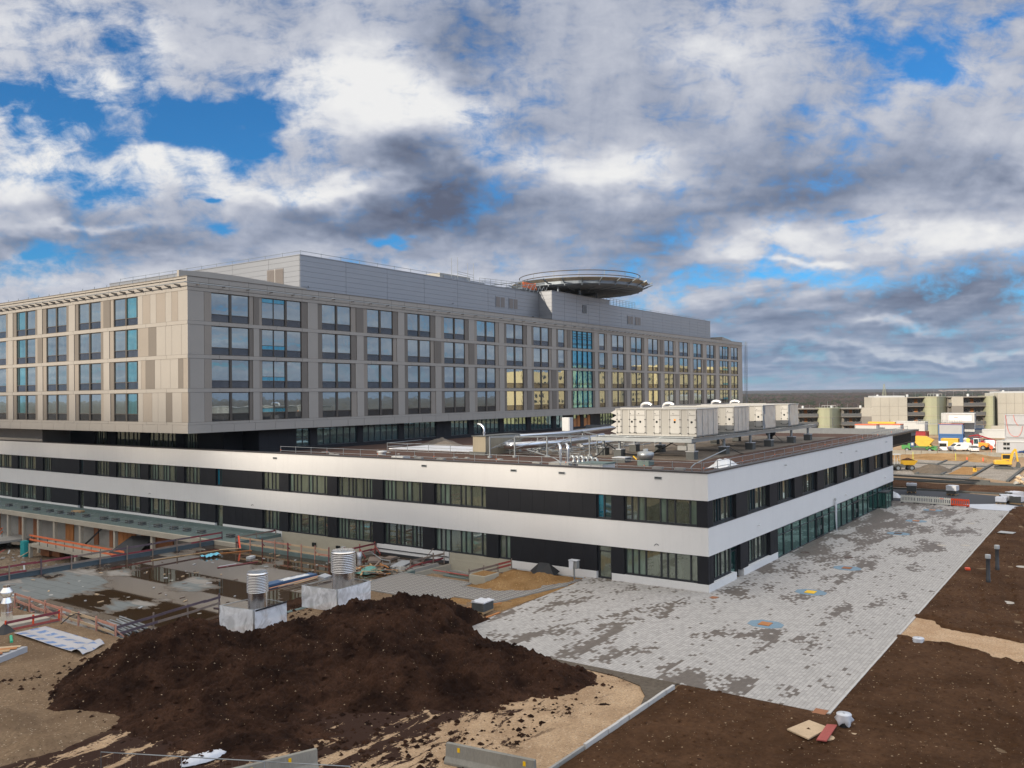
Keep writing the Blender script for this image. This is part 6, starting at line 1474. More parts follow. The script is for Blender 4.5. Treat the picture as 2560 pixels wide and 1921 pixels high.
for k in range(13):
    x = -30.9+k*.19; y0 = 27.6+.12*(k % 3); mb = MB(); mb.tube([(x, y0, ZD+.06+.1*(k % 4)), (x+.5, y0+3.6+.2*(k % 4), ZD+.16+.07*(k % 3))], .055, 7); lone(mb, 'scaffold_tube', 'galv', 'silver scaffold tubes lying in a bundle behind the left soil heap', 'tube', 'bundle of scaffold tubes')
def cable(pts, r, lb, m='black_rubber'):
    out = []
    for i in range(len(pts)-1):
        p0, p1, p2, p3 = Vector(pts[max(i-1, 0)]), Vector(pts[i]), Vector(pts[i+1]), Vector(pts[min(i+2, len(pts)-1)])
        for k in range(7): q = k/7; out.append(.5*((2*p1)+(p2-p0)*q+(2*p0-5*p1+4*p2-p3)*q*q+(3*p1-p0-3*p2+p3)*q**3))
    out.append(Vector(pts[-1])); mb = MB(); mb.tube(out, r, 6); return lone(mb, 'cable', m, lb, 'cable')
cable([(-34.3, 33.6, -.2), (-33.2, 33.3, -.3), (-32.2, 33.2, -.2), (-31.4, 32.6, .55), (-31.1, 31.9, .62), (-30.3, 30.3, -.2), (-30.0, 29.4, -.35)], .035, 'black cable looping up over the left guard rail')
cable([(-34.2, 33.4, -.25), (-32.9, 32.7, -.36), (-32.6, 31.6, -.36), (-32.0, 30.4, -.36), (-31.6, 30.7, -.36)], .03, 'black cable lying along the membrane')
# ---- the open pit with the concrete frame
mb = MB(); mb.box(-5.5, .0, 49.0, 150, -.56, .0); sl = lone(mb, 'deck_slab', 'concrete', 'concrete slab edge with green roofing felt above the open pit', 'slab'); 
mb = MB(); mb.box(-5.1, 0, 49.05, 150, .002, .03); mb.box(-.35, .02, 49.1, 150, .03, .34); mb.box(-5.45, -.3, 49.05, 49.3, .03, .3); lone(mb, 'roof_felt_strip', 'bitumen_green', 'green-grey roofing felt strip along the low building above the pit', 'roofing felt')
mb = MB(); mb.box(-3.55, -3.3, 53.7, 150, -4.7, -.57); lone(mb, 'pit_wall', 'concrete_grey', 'bare concrete basement wall at the back of the pit', 'wall')
mb = MB(); mb.box(-40, -5.5, 53.25, 53.66, -5, -.46); mb.box(-5.5, -3.4, 53.3, 53.7, -5, -.57); lone(mb, 'pit_side_wall', 'concrete_grey', 'basement wall of the pit beneath the purple guard rail', 'wall')
for y in (99.9, 95.6, 91.5, 87.3, 80.9, 73.0, 65.2, 104.6, 109.8, 58.):
    mb = MB(); mb.box(-5.35, -4.95, y-.2, y+.2, -5.1, -.56); lone(mb, 'concrete_column', 'concrete', 'slim square concrete columns carrying the slab over the pit', 'column', 'concrete columns in the pit')
for y0, y1, m, lb in ((106., 112.5, 'wood_orange', 'orange formwork panel at the far left of the pit'), (98.9, 100.4, 'rust', 'narrow rusty formwork strip between columns'), (94.9, 96.2, 'rust', 'second narrow rusty formwork strip between columns'), (85.6, 87.6, 'wood_orange', 'ochre formwork panel in the middle of the pit'), (79.6, 80.6, 'rust', 'red-brown scaffold boards standing in the pit'), (76.2, 77.0, 'rust', 'narrow red-brown panel left of the slatted orange one'), (71.2, 75.8, 'wood_orange', 'slatted orange formwork panel right of the middle of the pit'), (63.5, 70.0, 'rust', 'dark orange formwork panel at the right end of the pit')):
    mb = MB(); y = y0
    while y < y1-.1: w = min(.85, y1-y); mb.box(-3.7, -3.56, y+.02, y+w-.03, -4.3, -.6); y += w
    lone(mb, 'formwork_panel', m, lb, 'formwork')
mb = MB(); mb.box(-7.9, -3.6, 66, 88.6, -3.55, -3.2); mb.box(-7.9, -7.5, 88.2, 88.6, -5, -3.55); mb.box(-7.9, -7.5, 77, 77.4, -5, -3.55); lone(mb, 'mezzanine_slab', 'concrete', 'lower concrete slab with an orange rail inside the pit', 'slab')
t = thing('orange_rail', 'orange timber guard rail on the lower slab in the pit', 'guard rail', (-7.8, 88, -3.2)); 
for y in [88.0-k*2.05 for k in range(12)]: mb = MB(); mb.tube([(-7.8, y, -3.25), (-7.8, y, -2.0)], .04, 5); mb.build('post', 'block_dark', t)
for z in (-2.1, -2.62): mb = MB(); mb.bar((-7.88, 88.3, z), (-7.88, 66.5, z-.03), .05, .22); mb.build('board', 'orange_paint', t)
t = thing('orange_rail', 'pale orange guard rail at the upper left in the pit', 'guard rail', (-8.6, 96, -3.4)); mb = MB(); mb.bar((-8.8, 95.2, -2.3), (-6.5, 98.8, -2.2), .05, .2); mb.bar((-8.8, 95.2, -2.8), (-6.5, 98.8, -2.7), .05, .2); mb.build('board', 'orange_paint', t); mb = MB(); [mb.tube([(x, y, -3.4), (x, y, -2.1)], .04, 5) for x, y in ((-8.7, 95.3), (-6.6, 98.7))]; mb.build('post', 'block_dark', t)
mb = MB(); mb.box(-10, -3.6, 96, 150, -3.9, -3.6); lone(mb, 'mezzanine_slab', 'concrete_grey', 'lower grey slab at the far left inside the pit', 'slab')
def pitz(x, y): 
    z = -5.0+.25*fbm(x*.4, y*.4, 3)+.12*fbm(x*1.6, y*1.6, 5)
    z += max(0, 1.6*(1-math.hypot((x+13)/5, (y-89)/9)))+max(0, 1.5*(1-math.hypot((x+10.)/3, (y-100)/5)))+max(0, 1.9*(1-math.hypot((x+22)/9, (y-70)/15)))+max(0, 1.1*(1-math.hypot((x+26)/9, (y-58)/7)))
    return z
mb = MB(); mb.grid(-60, -3.6, 53.7, 150, 110, 190, pitz); struct(mb, 'pit_ground', 'rubble')
mb = MB()
for k in range(520):
    x, y = rg.uniform(-34, -8.2), rg.uniform(54.5, 104); clod(mb, x, y, pitz(x, y), rg.uniform(.12, .34))
tag(mb.build('rubble_stones', 'concrete_grey'), 'broken concrete and stones strewn over the pit floor', 'rubble', None, 'stuff')
mb = MB()
for k in range(70):
    x, y = rg.uniform(-30, -8.5), rg.uniform(55, 98); a = rg.uniform(0, 3.1); L = rg.uniform(1, 3.5); z = pitz(x, y)+.15; mb.bar((x, y, z), (x+L*math.cos(a), y+L*math.sin(a), z+rg.uniform(-.1, .3)), rg.uniform(.06, .2), .06, rg.randrange(4))
tag(mb.build('scrap_timber', ['wood_weathered', 'wood_pale', 'wood_red', 'container_white']), 'loose timber, pipes and scrap strewn over the pit floor', 'scrap', None, 'stuff')
mb = MB(); mb.obox((-8.0, 89.4, -3.9), (.6, .9, 2.0), .1); lone(mb, 'teal_cabinet', 'teal', 'teal cabinet standing by the left end of the lower slab', 'cabinet')
mb = MB(); mb.tube([(-10.8, 102.3, -3.2), (-9.6, 100.0, -3.1)], [.35, .45], 10); lone(mb, 'blue_sack', 'blue_bag', 'bright blue sack lying on rubble in the pit', 'sack')
t = thing('red_container', 'small red metal box under the lower slab in the pit', 'box', (-5.6, 86.6, -5)); mb = MB(); mb.box(-6.4, -5.6, 86.4, 88.6, -4.9, -3.65); mb.build('box', 'rust', t); mb = MB(); mb.box(-6.2, -5.6, 84.2, 86.1, -4.8, -3.6); mb.build('box', 'rust', t)
mb = MB(); mb._add([(-6.5, 72.5, -3.1), (-4.2, 67.5, -3.1), (-4.0, 66.8, -.9), (-4.6, 70.5, -1.1), (-6.6, 66.5, -2.9)], [(0, 1, 2, 3), (0, 3, 4), (3, 2, 4)]); lone(mb, 'black_tarpaulin', 'black_rubber', 'black tarpaulin hanging down at the right side of the pit', 'tarpaulin')
mb = MB(); mb.bar((-4.6, 81.0, -3.1), (-4.0, 77.9, -.8), .12, .18); mb.bar((-4.2, 79.5, -.8), (-4.2, 77.5, -.8), .2, .2); lone(mb, 'dark_prop', 'black_plastic', 'dark slanting prop under the slab in the pit', 'prop')
t = thing('pit_digger_arm', 'dark machine part among rubble at the far left of the pit', 'machine part', (-17, 80, -4)); mb = MB(); mb.obox((-17.2, 79.8, -3.6), (1.6, 3.4, .7), .3); mb.obox((-16.0, 79.6, -2.7), (.8, .9, 1.4), .2); mb.build('body', 'black_rubber', t)
# blocks and struts of the rail on the slab
blk2 = thing('ballast_block', 'dark concrete ballast blocks standing in a row on the felt above the pit', 'block', (-3.3, 96, .03), 0, 'ballast blocks above the pit'); mb = MB(); mb.box(-.3, .3, -.42, .42, 0, .36); mb.build('block', 'block_dark', blk2, True); mb = MB(); mb.tube([(.1, -.35, .2), (.1, -1.9, .55)], .03, 5); mb.tube([(-1.6, 0, .25), (.3, 0, .25)], .03, 5); mb.build('strut', 'galv', blk2, True)
for y in (99.5, 104, 108.5, 94.4-2.0, 91.1-1.5, 85.1+1.8, 82.6+.5, 78.9, 76.2, 73.2, 70.4, 67.1, 63.9, 61.4, 58.6, 53.4): dup(blk2, (-3.3, y, .03), rg.uniform(-.15, .15))
mb = MB(); y = 56.
t = thing('slab_railing', 'thin steel posts and wires along the slab edge above the pit', 'railing', (-4.9, 56, 0))
for k in range(24): mb = MB(); mb.tube([(-4.9, 55.5+k*2.15, 0), (-4.9, 55.5+k*2.15, 1.05)], .02, 5); mb.build('post', 'galv_dark', t)
mb = MB(); mb.tube([(-4.9, 55.5, .55), (-4.9, 106, .5)], .012, 4); mb.build('wire', 'galv_dark', t)
mb = MB(); mb.obox((-1.5, 88.6, .18), (.7, 1.6, .22), .3); lone(mb, 'yellow_board', 'wood_raw', 'small yellow wooden block lying on the felt near the door', 'block')

# =================================================================== the building site and the quarter behind
def poly_sheet(pts, z0, z1, name, m): mb = MB(); mb.prism(pts, z0, z1); return struct(mb, name, m)
poly_sheet([(65.3, 8), (65.1, -1.3), (63.6, -8), (61.4, -11.2), (61.3, -14.3), (67.5, -15.2), (77.2, -13.3), (80.0, -4), (79.5, 9)], -.3, .05, 'rubber_lining', 'black_rubber')
poly_sheet([(61.3, -10.9), (61.25, -14.1), (66.6, -14.9), (68.2, -12.6), (65.4, -8.6), (63.6, -8.0)], -.2, .06, 'grey_lining', 'film_white')
poly_sheet([(84, 60), (84, 3), (83.1, -1.2), (82.1, -14), (80.5, -40), (92.0, -40), (92.6, -13.3), (91.0, -.9), (96, 9)], -.2, .10, 'topsoil_strip', 'soil_field')
poly_sheet([(98.6, -4.3), (107.3, -4.4), (136, -4.5), (142, .9), (142, 12), (112, 18), (103, 12), (104, 6)], -.2, .06, 'gravel_bed', 'site_stone')
poly_sheet([(100.2, -10.3), (129.8, -10.5), (134.5, -4.9), (107.3, -4.9)], -.2, .07, 'gravel_bed', 'site_stone')
poly_sheet([(108, -3.9), (126, -4.1), (127, -.3), (109, -.3)], -.2, .10, 'sand_bed', 'sand_heap')
for a, b_ in (((98.6, -8.0), (102.6, 9.)), ((94.2, -30), (96.5, 12)), ((106.5, 4.6), (141.8, 4.8)), ((106.3, .6), (142.6, .9)), ((107.4, -4.4), (136.2, -4.5)), ((99.8, -10.4), (130, -10.5)), ((106.3, 4.6), (107.6, -4.5)), ((127, .6), (129, -4.5)), ((92.9, -30), (94, 12)), ((130, .7), (131.5, 9)), ((80.2, -14), (80.6, 8))):
    mb = MB(); mb.bar((a[0], a[1], .10), (b_[0], b_[1], .10), .45, .3); lone(mb, 'kerb_line', 'block_dark', 'dark kerb lines laid out on the building site', 'kerb', 'kerb lines on the site')
def mound(x0, x1, y0, y1, h, m, name, lb, s=1):
    mb = MB(); cx, cy, rx, ry = (x0+x1)/2, (y0+y1)/2, (x1-x0)/2, (y1-y0)/2
    mb.grid(x0, x1, y0, y1, 30, 30, lambda x, y: -.05+h*max(0, 1-math.hypot((x-cx)/rx, (y-cy)/ry))**.8*(1+.35*fbm(x*s*.5, y*s*.5, 3)))
    return lone(mb, name, m, lb, 'heap')
mound(107.5, 122, -.2, 6.6, 1.5, 'mound_grey', 'gravel_mound', 'low dark gravel mound between kerb lines on the building site')
mound(141, 160, -8, 19, 1.1, 'embankment', 'earth_bank', 'ochre earth bank below the concrete barriers on the site'); mound(141, 157, -4, 5, 1.3, 'embankment', 'earth_bank', 'second ochre earth bank below the parked vans')
mound(118, 140, -24, -10.8, 2.2, 'sand_heap', 'earth_mound', 'sandy earth mound right of the yellow excavator'); mound(72, 92, -26, -14.6, 1.2, 'ground_brown', 'earth_mound', 'earth mound with wrapped paving stones at the right edge')
mb = MB(); rb = random.Random(21)
for k in range(240): clod(mb, rb.uniform(94, 106), rb.uniform(-22, -12), 0.1+rb.uniform(0, .8), rb.uniform(.2, .6), rb.randrange(2))
tag(mb.build('rubble_heap', ['concrete_grey', 'wood_pale']), 'grey rubble heap at the right edge of the building site', 'rubble', None, 'stuff')
# plastic barriers
def plastic_barrier(p, q, m, lb):
    p = Vector((*p, 0)); q = Vector((*q, 0)); L = (q-p).length; t = thing('plastic_barrier', lb, 'barrier', tuple((p+q)/2), math.atan2(q.y-p.y, q.x-p.x), 'row of plastic barriers'); mb = MB()
    h = 1.05; n = 9; w = (L-.2)/n; mb.box(-L/2, L/2, -.03, .03, .12, .34); mb.box(-L/2, L/2, -.03, .03, .78, h-.08); mb.box(-L/2, -L/2+.12, -.04, .04, .34, .78); mb.box(L/2-.12, L/2, -.04, .04, .34, .78)
    for k in range(n-1): x = -L/2+.1+(k+1)*w; mb.box(x-.055, x+.055, -.025, .025, .34, .78)
    for k in range(10): x = -L/2+(k+.5)*L/10; mb.box(x-.06, x+.06, -.03, .03, h-.08, h)
    mb.build('body', m, t, True); mb = MB(); mb.box(-L/2+.1, -L/2+.3, -.3, .3, 0, .12); mb.box(L/2-.3, L/2-.1, -.3, .3, 0, .12); mb.build('foot', 'black_rubber', t, True); return t
bp = [(63.8, -1.15), (63.7, -3.1), (63.4, -5.2), (63.0, -7.4), (62.6, -9.6)]
for i, lb in enumerate(('cream plastic barrier at the left end of the row, next to the glass corner', 'cream plastic barrier, second from the left', 'cream plastic barrier with small red mark, left of the red one', 'bright red plastic barrier at the right end of the row')):
    tb = plastic_barrier(bp[i], bp[i+1], 'barrier_red' if i == 3 else 'barrier_white', lb)
    if i == 2: mb = MB(); mb.box(-.25, .25, -.045, .045, .84, .92); mb.build('red_mark', 'barrier_red', tb, True)
pallet(76.6, -.2, .05, 1.5, 1.3, 1.15, R(8), 'wrapped pallet of grey stones behind the barriers, left one', .25, group='wrapped pallets behind the barriers'); pallet(76.3, -5.7, .05, 1.5, 1.3, 1.15, R(-6), 'wrapped pallet of dark stones behind the barriers, right one', .6, group='wrapped pallets behind the barriers')
for k, (x, y) in enumerate(((68.5, -12.6), (70.2, -12.9), (72.0, -13.2), (74.2, -13.4), (76.6, -13.6), (69.4, -14.3))): pallet(x, y, .05, 1.4, 1.2, .7+.15*(k % 2), R(15*k), 'film-wrapped stone pallets crowded at the right forecourt corner', .8, group='wrapped pallets at the corner')
mb = MB(); mb.grid(0, 1, 0, 1, 14, 10, lambda a, b_: (68.2+a*2.4, -.2+b_*2.6, .05+.75*math.sin(a*math.pi)*math.sin(b_*math.pi)*(1+.5*fbm(a*4, b_*4, 3)))); lone(mb, 'wrapped_goods', 'film_clear', 'goods in grey film beside the glass corner of the low building', 'goods')
# ---- vehicles
def wheel(t, x, y, r, w, n=16):
    mb = MB(); mb.tube([(x, y-w/2, r), (x, y+w/2, r)], r, n); wl = mb.build('wheel', 'tyre', t, True); mb = MB(); mb.tube([(x, y-w/2-.01, r), (x, y+w/2+.01, r)], r*.55, 12); mb.build('rim', 'galv_dark', wl, True); return wl
def veh(name, lb, cat, loc, rz, group=None): return thing(name, lb, cat, loc, rz, group)
def van(loc, rz, lb, L=5.3, W=2.0, H=2.35, m='white_paint', side_windows=False, cat='van'):
    t = veh('van', lb, cat, loc, rz, 'white vans'); mb = MB(); x0, x1 = -L/2, L/2
    mb.extr([(x0+.05, .35), (x1-.05, .35), (x1, .6), (x1-.08, 1.05), (x1-.95, 1.28), (x1-1.65, H-.12), (x1-2.0, H), (x0+.15, H), (x0, H-.2), (x0, .6)], 'y', -W/2, W/2); mb.build('body', m, t, True, .06)
    mb = MB(); mb._add([(x1-.90, -W/2+.18, 1.34), (x1-.90, W/2-.18, 1.34), (x1-1.60, W/2-.25, H-.2), (x1-1.60, -W/2+.25, H-.2)], [(0, 1, 2, 3)]); mb.v = [(a+.03, b_, c_+.03) for a, b_, c_ in mb.v]; mb.build('windscreen', 'dark_glass', t, True)
    for s in (-1, 1):
        mb = MB(); mb.extr([(x1-1.15, 1.32), (x1-1.75, H-.35), (x1-2.35, H-.35), (x1-2.35, 1.32)], 'y', s*(W/2+.005)-.006, s*(W/2+.005)+.006)
        if side_windows: mb.box(x0+.3, x0+1.5, s*(W/2+.005)-.006, s*(W/2+.005)+.006, 1.35, H-.4); mb.box(x0+1.7, x1-2.5, s*(W/2+.005)-.006, s*(W/2+.005)+.006, 1.35, H-.4)
        mb.build('side_window', 'dark_glass', t, True); mb = MB(); mb.box(x0-.02, x0+.04, s*(W/2-.14)-.08, s*(W/2-.14)+.08, .75, 1.35); mb.build('tail_light', 'red_paint', t, True)
        mb = MB(); mb.box(x1-.12, x1+.0, s*(W/2-.3)-.18, s*(W/2-.3)+.18, .72, .95); mb.build('headlight', 'container_grey', t, True)
    if side_windows: mb = MB(); mb.box(x0-.015, x0+.01, -W/2+.25, W/2-.25, 1.3, H-.35); mb.build('rear_window', 'dark_glass', t, True)
    mb = MB(); mb.box(x0-.012, x0+.01, -.01, .01, .45, H-.1); mb.box(x0-.06, x0, -W/2+.1, W/2-.1, .38, .52); mb.build('bumper', 'grey_paint', t, True)
    for x in (x0+1.0, x1-.95):
        for s in (-1, 1): wheel(t, x, s*(W/2-.12), .34, .24)
    return t
van((173.6, 10.2, 0), R(8), 'white minibus with dark windows, left of the parked vans', 5.4, 2.05, 2.5, side_windows=True); van((176.2, 7.0, 0), R(128), 'white panel van seen from its side, middle of the row', 5.2, 2.0, 2.05); van((187.2, 1.6, 0), R(12), 'white van parked right behind the orange wheel loader', 5.3, 2.0, 2.3)
def car(loc, rz, lb, m, L=4.4, W=1.78, H=1.45):
    t = veh('car', lb, 'car', loc, rz); x0, x1 = -L/2, L/2; mb = MB(); mb.extr([(x0, .32), (x1, .32), (x1+.02, .6), (x1-.15, .78), (x1-1.15, .92), (x0+.1, .98), (x0-.02, .7)], 'y', -W/2, W/2); mb.build('body', m, t, True, .07)
    mb = MB(); vs = []; 
    for s in (-1, 1):
        for x, z, w in ((x1-1.1, .90, .0), (x1-1.95, H, .16), (x0+1.0, H, .16), (x0+.12, .96, .02)): vs.append((x, s*(W/2-.04-w), z))
    mb._add(vs, [(0, 1, 2, 3), (7, 6, 5, 4), (0, 4, 5, 1), (2, 6, 7, 3)]); mb.build('windows', 'dark_glass', t, True); mb = MB(); mb._add([vs[1], vs[2], vs[6], vs[5]], [(0, 1, 2, 3)]); mb.v = [(a, b_, c_+.015) for a, b_, c_ in mb.v]; mb.extr([(x1-1.95, H-.02), (x0+1.0, H-.02), (x0+1.0, H+.03), (x1-1.95, H+.03)], 'y', -W/2+.24, W/2-.24); mb.build('roof', m, t, True)
    for s in (-1, 1): mb = MB(); mb.box(x1-.1, x1+.03, s*.62-.17, s*.62+.17, .58, .72); mb.build('headlight', 'container_grey', t, True); mb = MB(); mb.box(x0-.03, x0+.05, s*.66-.14, s*.66+.14, .68, .85); mb.build('tail_light', 'red_paint', t, True)
    for x in (x0+.8, x1-.85):
        for s in (-1, 1): wheel(t, x, s*(W/2-.1), .32, .22)
    return t
car((175.6, 3.9, 0), R(20), 'white hatchback seen from behind between the van and the loader', 'white_paint', 4.2, 1.8, 1.5); car((169.5, -8.2, 0), R(100), 'dark blue car cut off by the right edge', 'car_blue'); car((206, .3, 0), R(112), 'silver car parked behind the grey site cabin', 'car_silver'); car((209, 4.6, 0), R(60), 'dark car parked beside the red vehicle', 'frame')
car((196., 24.0, 0), R(100), 'dark car half hidden behind the louvred canopy', 'frame')
# red van-like vehicle
t = veh('red_delivery_truck', 'red flatbed vehicle with an aerial arm parked behind the wheel loader', 'truck', (200, 4.4, 0), R(110)); mb = MB(); mb.extr([(-3.2, .6), (3.0, .6), (3.0, 1.6), (2.3, 2.4), (1.0, 2.5), (.8, 1.5), (-3.2, 1.3)], 'y', -1.1, 1.1); mb.build('body', 'red_paint', t, True, .06)
mb = MB(); mb.extr([(2.98, 1.62), (2.35, 2.36), (1.2, 2.42), (1.2, 1.6)], 'y', -1.12, 1.12); mb.build('window', 'dark_glass', t, True); mb = MB(); mb.bar((-2.8, 0, 1.5), (1.5, 0, 3.0), .3, .35); mb.bar((1.5, 0, 3.0), (3.6, 0, 2.6), .25, .3); mb.build('arm', 'red_paint', t, True)
for x in (-2.2, 2.0): wheel(t, x, -1.0, .48, .3); wheel(t, x, 1.0, .48, .3)
# skip loader truck
t = veh('skip_loader_truck', 'green skip loader truck carrying a yellow skip', 'truck', (168.2, 14.6, 0), R(90)); 
mb = MB(); mb.extr([(1.9, .7), (3.9, .7), (3.95, 1.5), (3.7, 2.75), (3.4, 2.9), (2.0, 2.9), (1.9, 2.6)], 'y', -1.2, 1.2); cabn = mb.build('cab', 'green_truck', t, True, .05); mb = MB(); mb.box(2.5, 3.5, -1.215, 1.215, 1.75, 2.5); mb.extr([(3.94, 1.6), (3.75, 2.6), (3.78, 2.6), (3.97, 1.6)], 'y', -1.0, 1.0); mb.build('window', 'dark_glass', cabn, True)
mb = MB(); mb.box(-3.6, 2.0, -1.0, 1.0, .75, 1.1); mb.box(-3.4, 1.6, -1.2, 1.2, 1.25, 1.45); mb.extr([(-3.9, .5), (-2.6, 1.1), (-2.6, 1.6), (-3.9, 1.5)], 'y', -1.2, 1.2); mb.build('chassis', 'green_truck', t, True); mb = MB(); mb.box(1.0, 1.95, -1.22, 1.22, 1.3, 2.75); mb.build('locker', 'blue_truck', t, True); mb = MB(); mb.box(1.2, 1.7, 1.22, 1.235, 1.7, 2.3); mb.box(1.2, 1.7, -1.235, -1.22, 1.7, 2.3); mb.build('notice', 'container_white', t, True); mb = MB(); mb.box(-1.5, 1.7, -1.12, 1.12, .5, 1.24); mb.build('tank', 'block_dark', t, True)
mb = MB(); mb.extr([(-1.9, 1.5), (.0, 1.5), (1.7, 3.1), (.7, 4.0), (-1.6, 3.95), (-3.3, 3.05)], 'y', -.95, .95); mb.extr([(-3.3, 3.02), (1.7, 3.02), (1.7, 3.16), (-3.3, 3.16)], 'y', -1.02, 1.02); mb.build('skip', 'yellow_machine', t, True, .03)
for s in (-1, 1): mb = MB(); mb.bar((-.3, s*1.12, 3.2), (-2.9, s*1.12, 1.4), .12, .34); mb.build('lifting_arm', 'yellow_machine', t, True)
for x in (-2.4, -1.15, 2.7):
    if x == -1.15: continue
    for s in (-1, 1): wheel(t, x, s*1.0, .55, .42)
# wheel loader with yellow bales
t = veh('wheel_loader', 'orange wheel loader holding pale bales in front', 'wheel loader', (183.0, 3.4, 0), R(75)); mb = MB(); mb.extr([(-2.2, .8), (-.1, .8), (-.1, 1.9), (-2.0, 1.75), (-2.35, 1.4)], 'y', -.85, .85); mb.build('engine_cover', 'orange_machine', t, True, .08)
mb = MB(); mb.box(-.1, 1.2, -.7, .7, .9, 1.5); mb.box(-.1, 1.15, -.65, .65, 2.75, 2.9); [mb.box(x-.04, x+.04, y-.04, y+.04, 1.5, 2.75) for x in (-.05, 1.1) for y in (-.6, .6)]; cb = mb.build('cab_frame', 'white_paint', t, True); mb = MB(); mb.box(-.02, 1.06, -.58, .58, 1.5, 2.75); mb.build('cab_glass', 'glass_third', cb, True)
mb = MB(); mb.bar((1.0, .5, 1.1), (3.0, .5, 1.2), .15, .3); mb.bar((1.0, -.5, 1.1), (3.0, -.5, 1.2), .15, .3); mb.build('arm', 'orange_machine', t, True)
for x in (-1.3, 1.6):
    for s in (-1, 1): wheel(t, x, s*.85, .62, .45)
for k, (dy, dz_) in enumerate(((-.2, 1.7), (-.2, 2.5))):
    mb = MB(); mb.tube([(182.2-1.0, 5.9+dy, dz_), (184.0, 6.9+dy, dz_)], .48, 10); mb.tube([(181.1, 5.85+dy, dz_), (181.25, 5.93+dy, dz_)], .49, 10, 1); lone(mb, 'insulation_bale', ['film_white', 'insulation_yellow'], ('film-wrapped bale with yellow end, lower of two by the loader', 'film-wrapped bale with yellow end, upper of two by the loader')[k], 'bale')
# excavator
t = veh('excavator', 'yellow tracked excavator standing on the gravel bed', 'excavator', (125.6, -7.4, 0), R(-78)); 
for s in (-1, 1): mb = MB(); mb.extr([(-1.35, .1), (-1.55, .3), (-1.35, .58), (1.35, .58), (1.55, .3), (1.35, .1)], 'y', s*.98-.22, s*.98+.22); mb.build('track', 'block_dark', t, True)
mb = MB(); mb.box(-.9, .9, -.8, .8, .35, .65); mb.lathe([(.7, .65), (.7, .82)], (0, 0, 0), 16); mb.box(-1.62, 1.32, -1.12, 1.12, .82, 1.0); mb.build('undercarriage', 'black_plastic', t, True); mb = MB(); mb.extr([(-1.6, .82), (1.3, .82), (1.3, 1.35), (.2, 1.75), (-1.35, 1.75), (-1.6, 1.5)], 'y', -1.1, 1.1); mb.build('body', 'yellow_machine', t, True, .08)
mb = MB(); mb.box(-.2, 1.25, .15, 1.1, 1.7, 1.95); mb.box(-.25, 1.3, .1, 1.14, 2.72, 2.85); [mb.box(x-.05, x+.05, y-.05, y+.05, 1.9, 2.72) for x in (-.15, 1.2) for y in (.2, 1.05)]; cb = mb.build('cab_frame', 'yellow_machine', t, True); mb = MB(); mb.box(-.12, 1.17, .22, 1.03, 1.95, 2.72); mb.build('cab_glass', 'dark_glass', cb, True)
mb = MB(); mb.bar((1.1, -.3, 1.4), (1.5, -.3, 3.2), .32, .40); mb.bar((1.5, -.3, 3.2), (2.0, -.3, 3.9), .30, .34); bm_ = mb.build('boom', 'yellow_machine', t, True); mb = MB(); mb.bar((2.0, -.3, 3.9), (2.35, -.3, 1.5), .24, .28); mb.build('stick', 'yellow_machine', t, True); mb = MB(); mb.extr([(2.0, .4), (2.6, .3), (2.8, .9), (2.5, 1.5), (2.2, 1.4)], 'y', -.7, .1); mb.build('bucket', 'block_dark', t, True); mb = MB(); mb.tube([(1.6, -.3, 1.5), (2.2, -.3, 2.8)], .09, 6); mb.build('ram', 'galv_dark', bm_, True)
mb = MB(); mb.box(1.6, 2.9, -1.5, -.2, .1, .5); 
t2 = veh('digging_bucket', 'grey spare bucket behind the yellow excavator', 'bucket', (128.5, -11.5, 0), R(10)); mb = MB(); mb.extr([(-.9, 0), (.9, 0), (1.1, .6), (.3, .7), (-.8, .5)], 'y', -.6, .6); mb.build('shell', 'block_dark', t2, True)
# dumper
t = veh('site_dumper', 'yellow site dumper with a tipping tray of soil and a grey canopy', 'dumper', (114.2, 8.1, 0), R(-60)); mb = MB(); mb.box(-2.0, .2, -.8, .8, .6, 1.2); mb.box(-1.9, -1.5, -.9, .9, .55, .7); mb.build('chassis', 'block_dark', t, True)
mb = MB(); n_ = [(-.2, -.9, 1.1), (1.7, -.9, 1.1), (1.7, .9, 1.1), (-.2, .9, 1.1), (-.6, -1.25, 2.0), (2.3, -1.25, 1.95), (2.3, 1.25, 1.95), (-.6, 1.25, 2.0)]; mb._add(n_, [(0, 3, 2, 1), (0, 1, 5, 4), (1, 2, 6, 5), (2, 3, 7, 6), (3, 0, 4, 7)]); tr_ = mb.build('tray', 'yellow_machine', t, True); mb = MB(); mb.grid(-.5, 2.2, -1.15, 1.15, 12, 12, lambda x, y: 1.85+.6*max(0, 1-math.hypot((x-.8)/1.5, y/1.25))+.05*fbm(x*3, y*3, 1)); mb.build('soil_load', 'soil_heap', tr_, True)
mb = MB(); [mb.tube([(x, y, 1.2), (x, y, 3.0)], .05, 5) for x in (-1.8, -.8) for y in (-.65, .65)]; mb.box(-2.0, -.6, -.8, .8, 3.0, 3.12); mb.build('canopy', 'grey_paint', t, True)
for x in (-1.3, 1.2):
    for s in (-1, 1): wheel(t, x, s*.95, .55, .42)
t = veh('road_roller', 'yellow road roller half hidden behind the low building corner', 'roller', (110.2, 11.0, 0), R(80)); mb = MB(); mb.extr([(-1.6, .7), (1.2, .7), (1.2, 1.5), (-1.2, 1.6)], 'y', -.8, .8); mb.build('body', 'yellow_machine', t, True, .08); mb = MB(); mb.tube([(1.6, -.9, .6), (1.6, .9, .6)], .6, 18); mb.build('drum', 'galv_dark', t, True); mb = MB(); mb.box(-.5, .6, -.6, .6, 1.5, 2.4); mb.build('cab', 'yellow_machine', t, True)
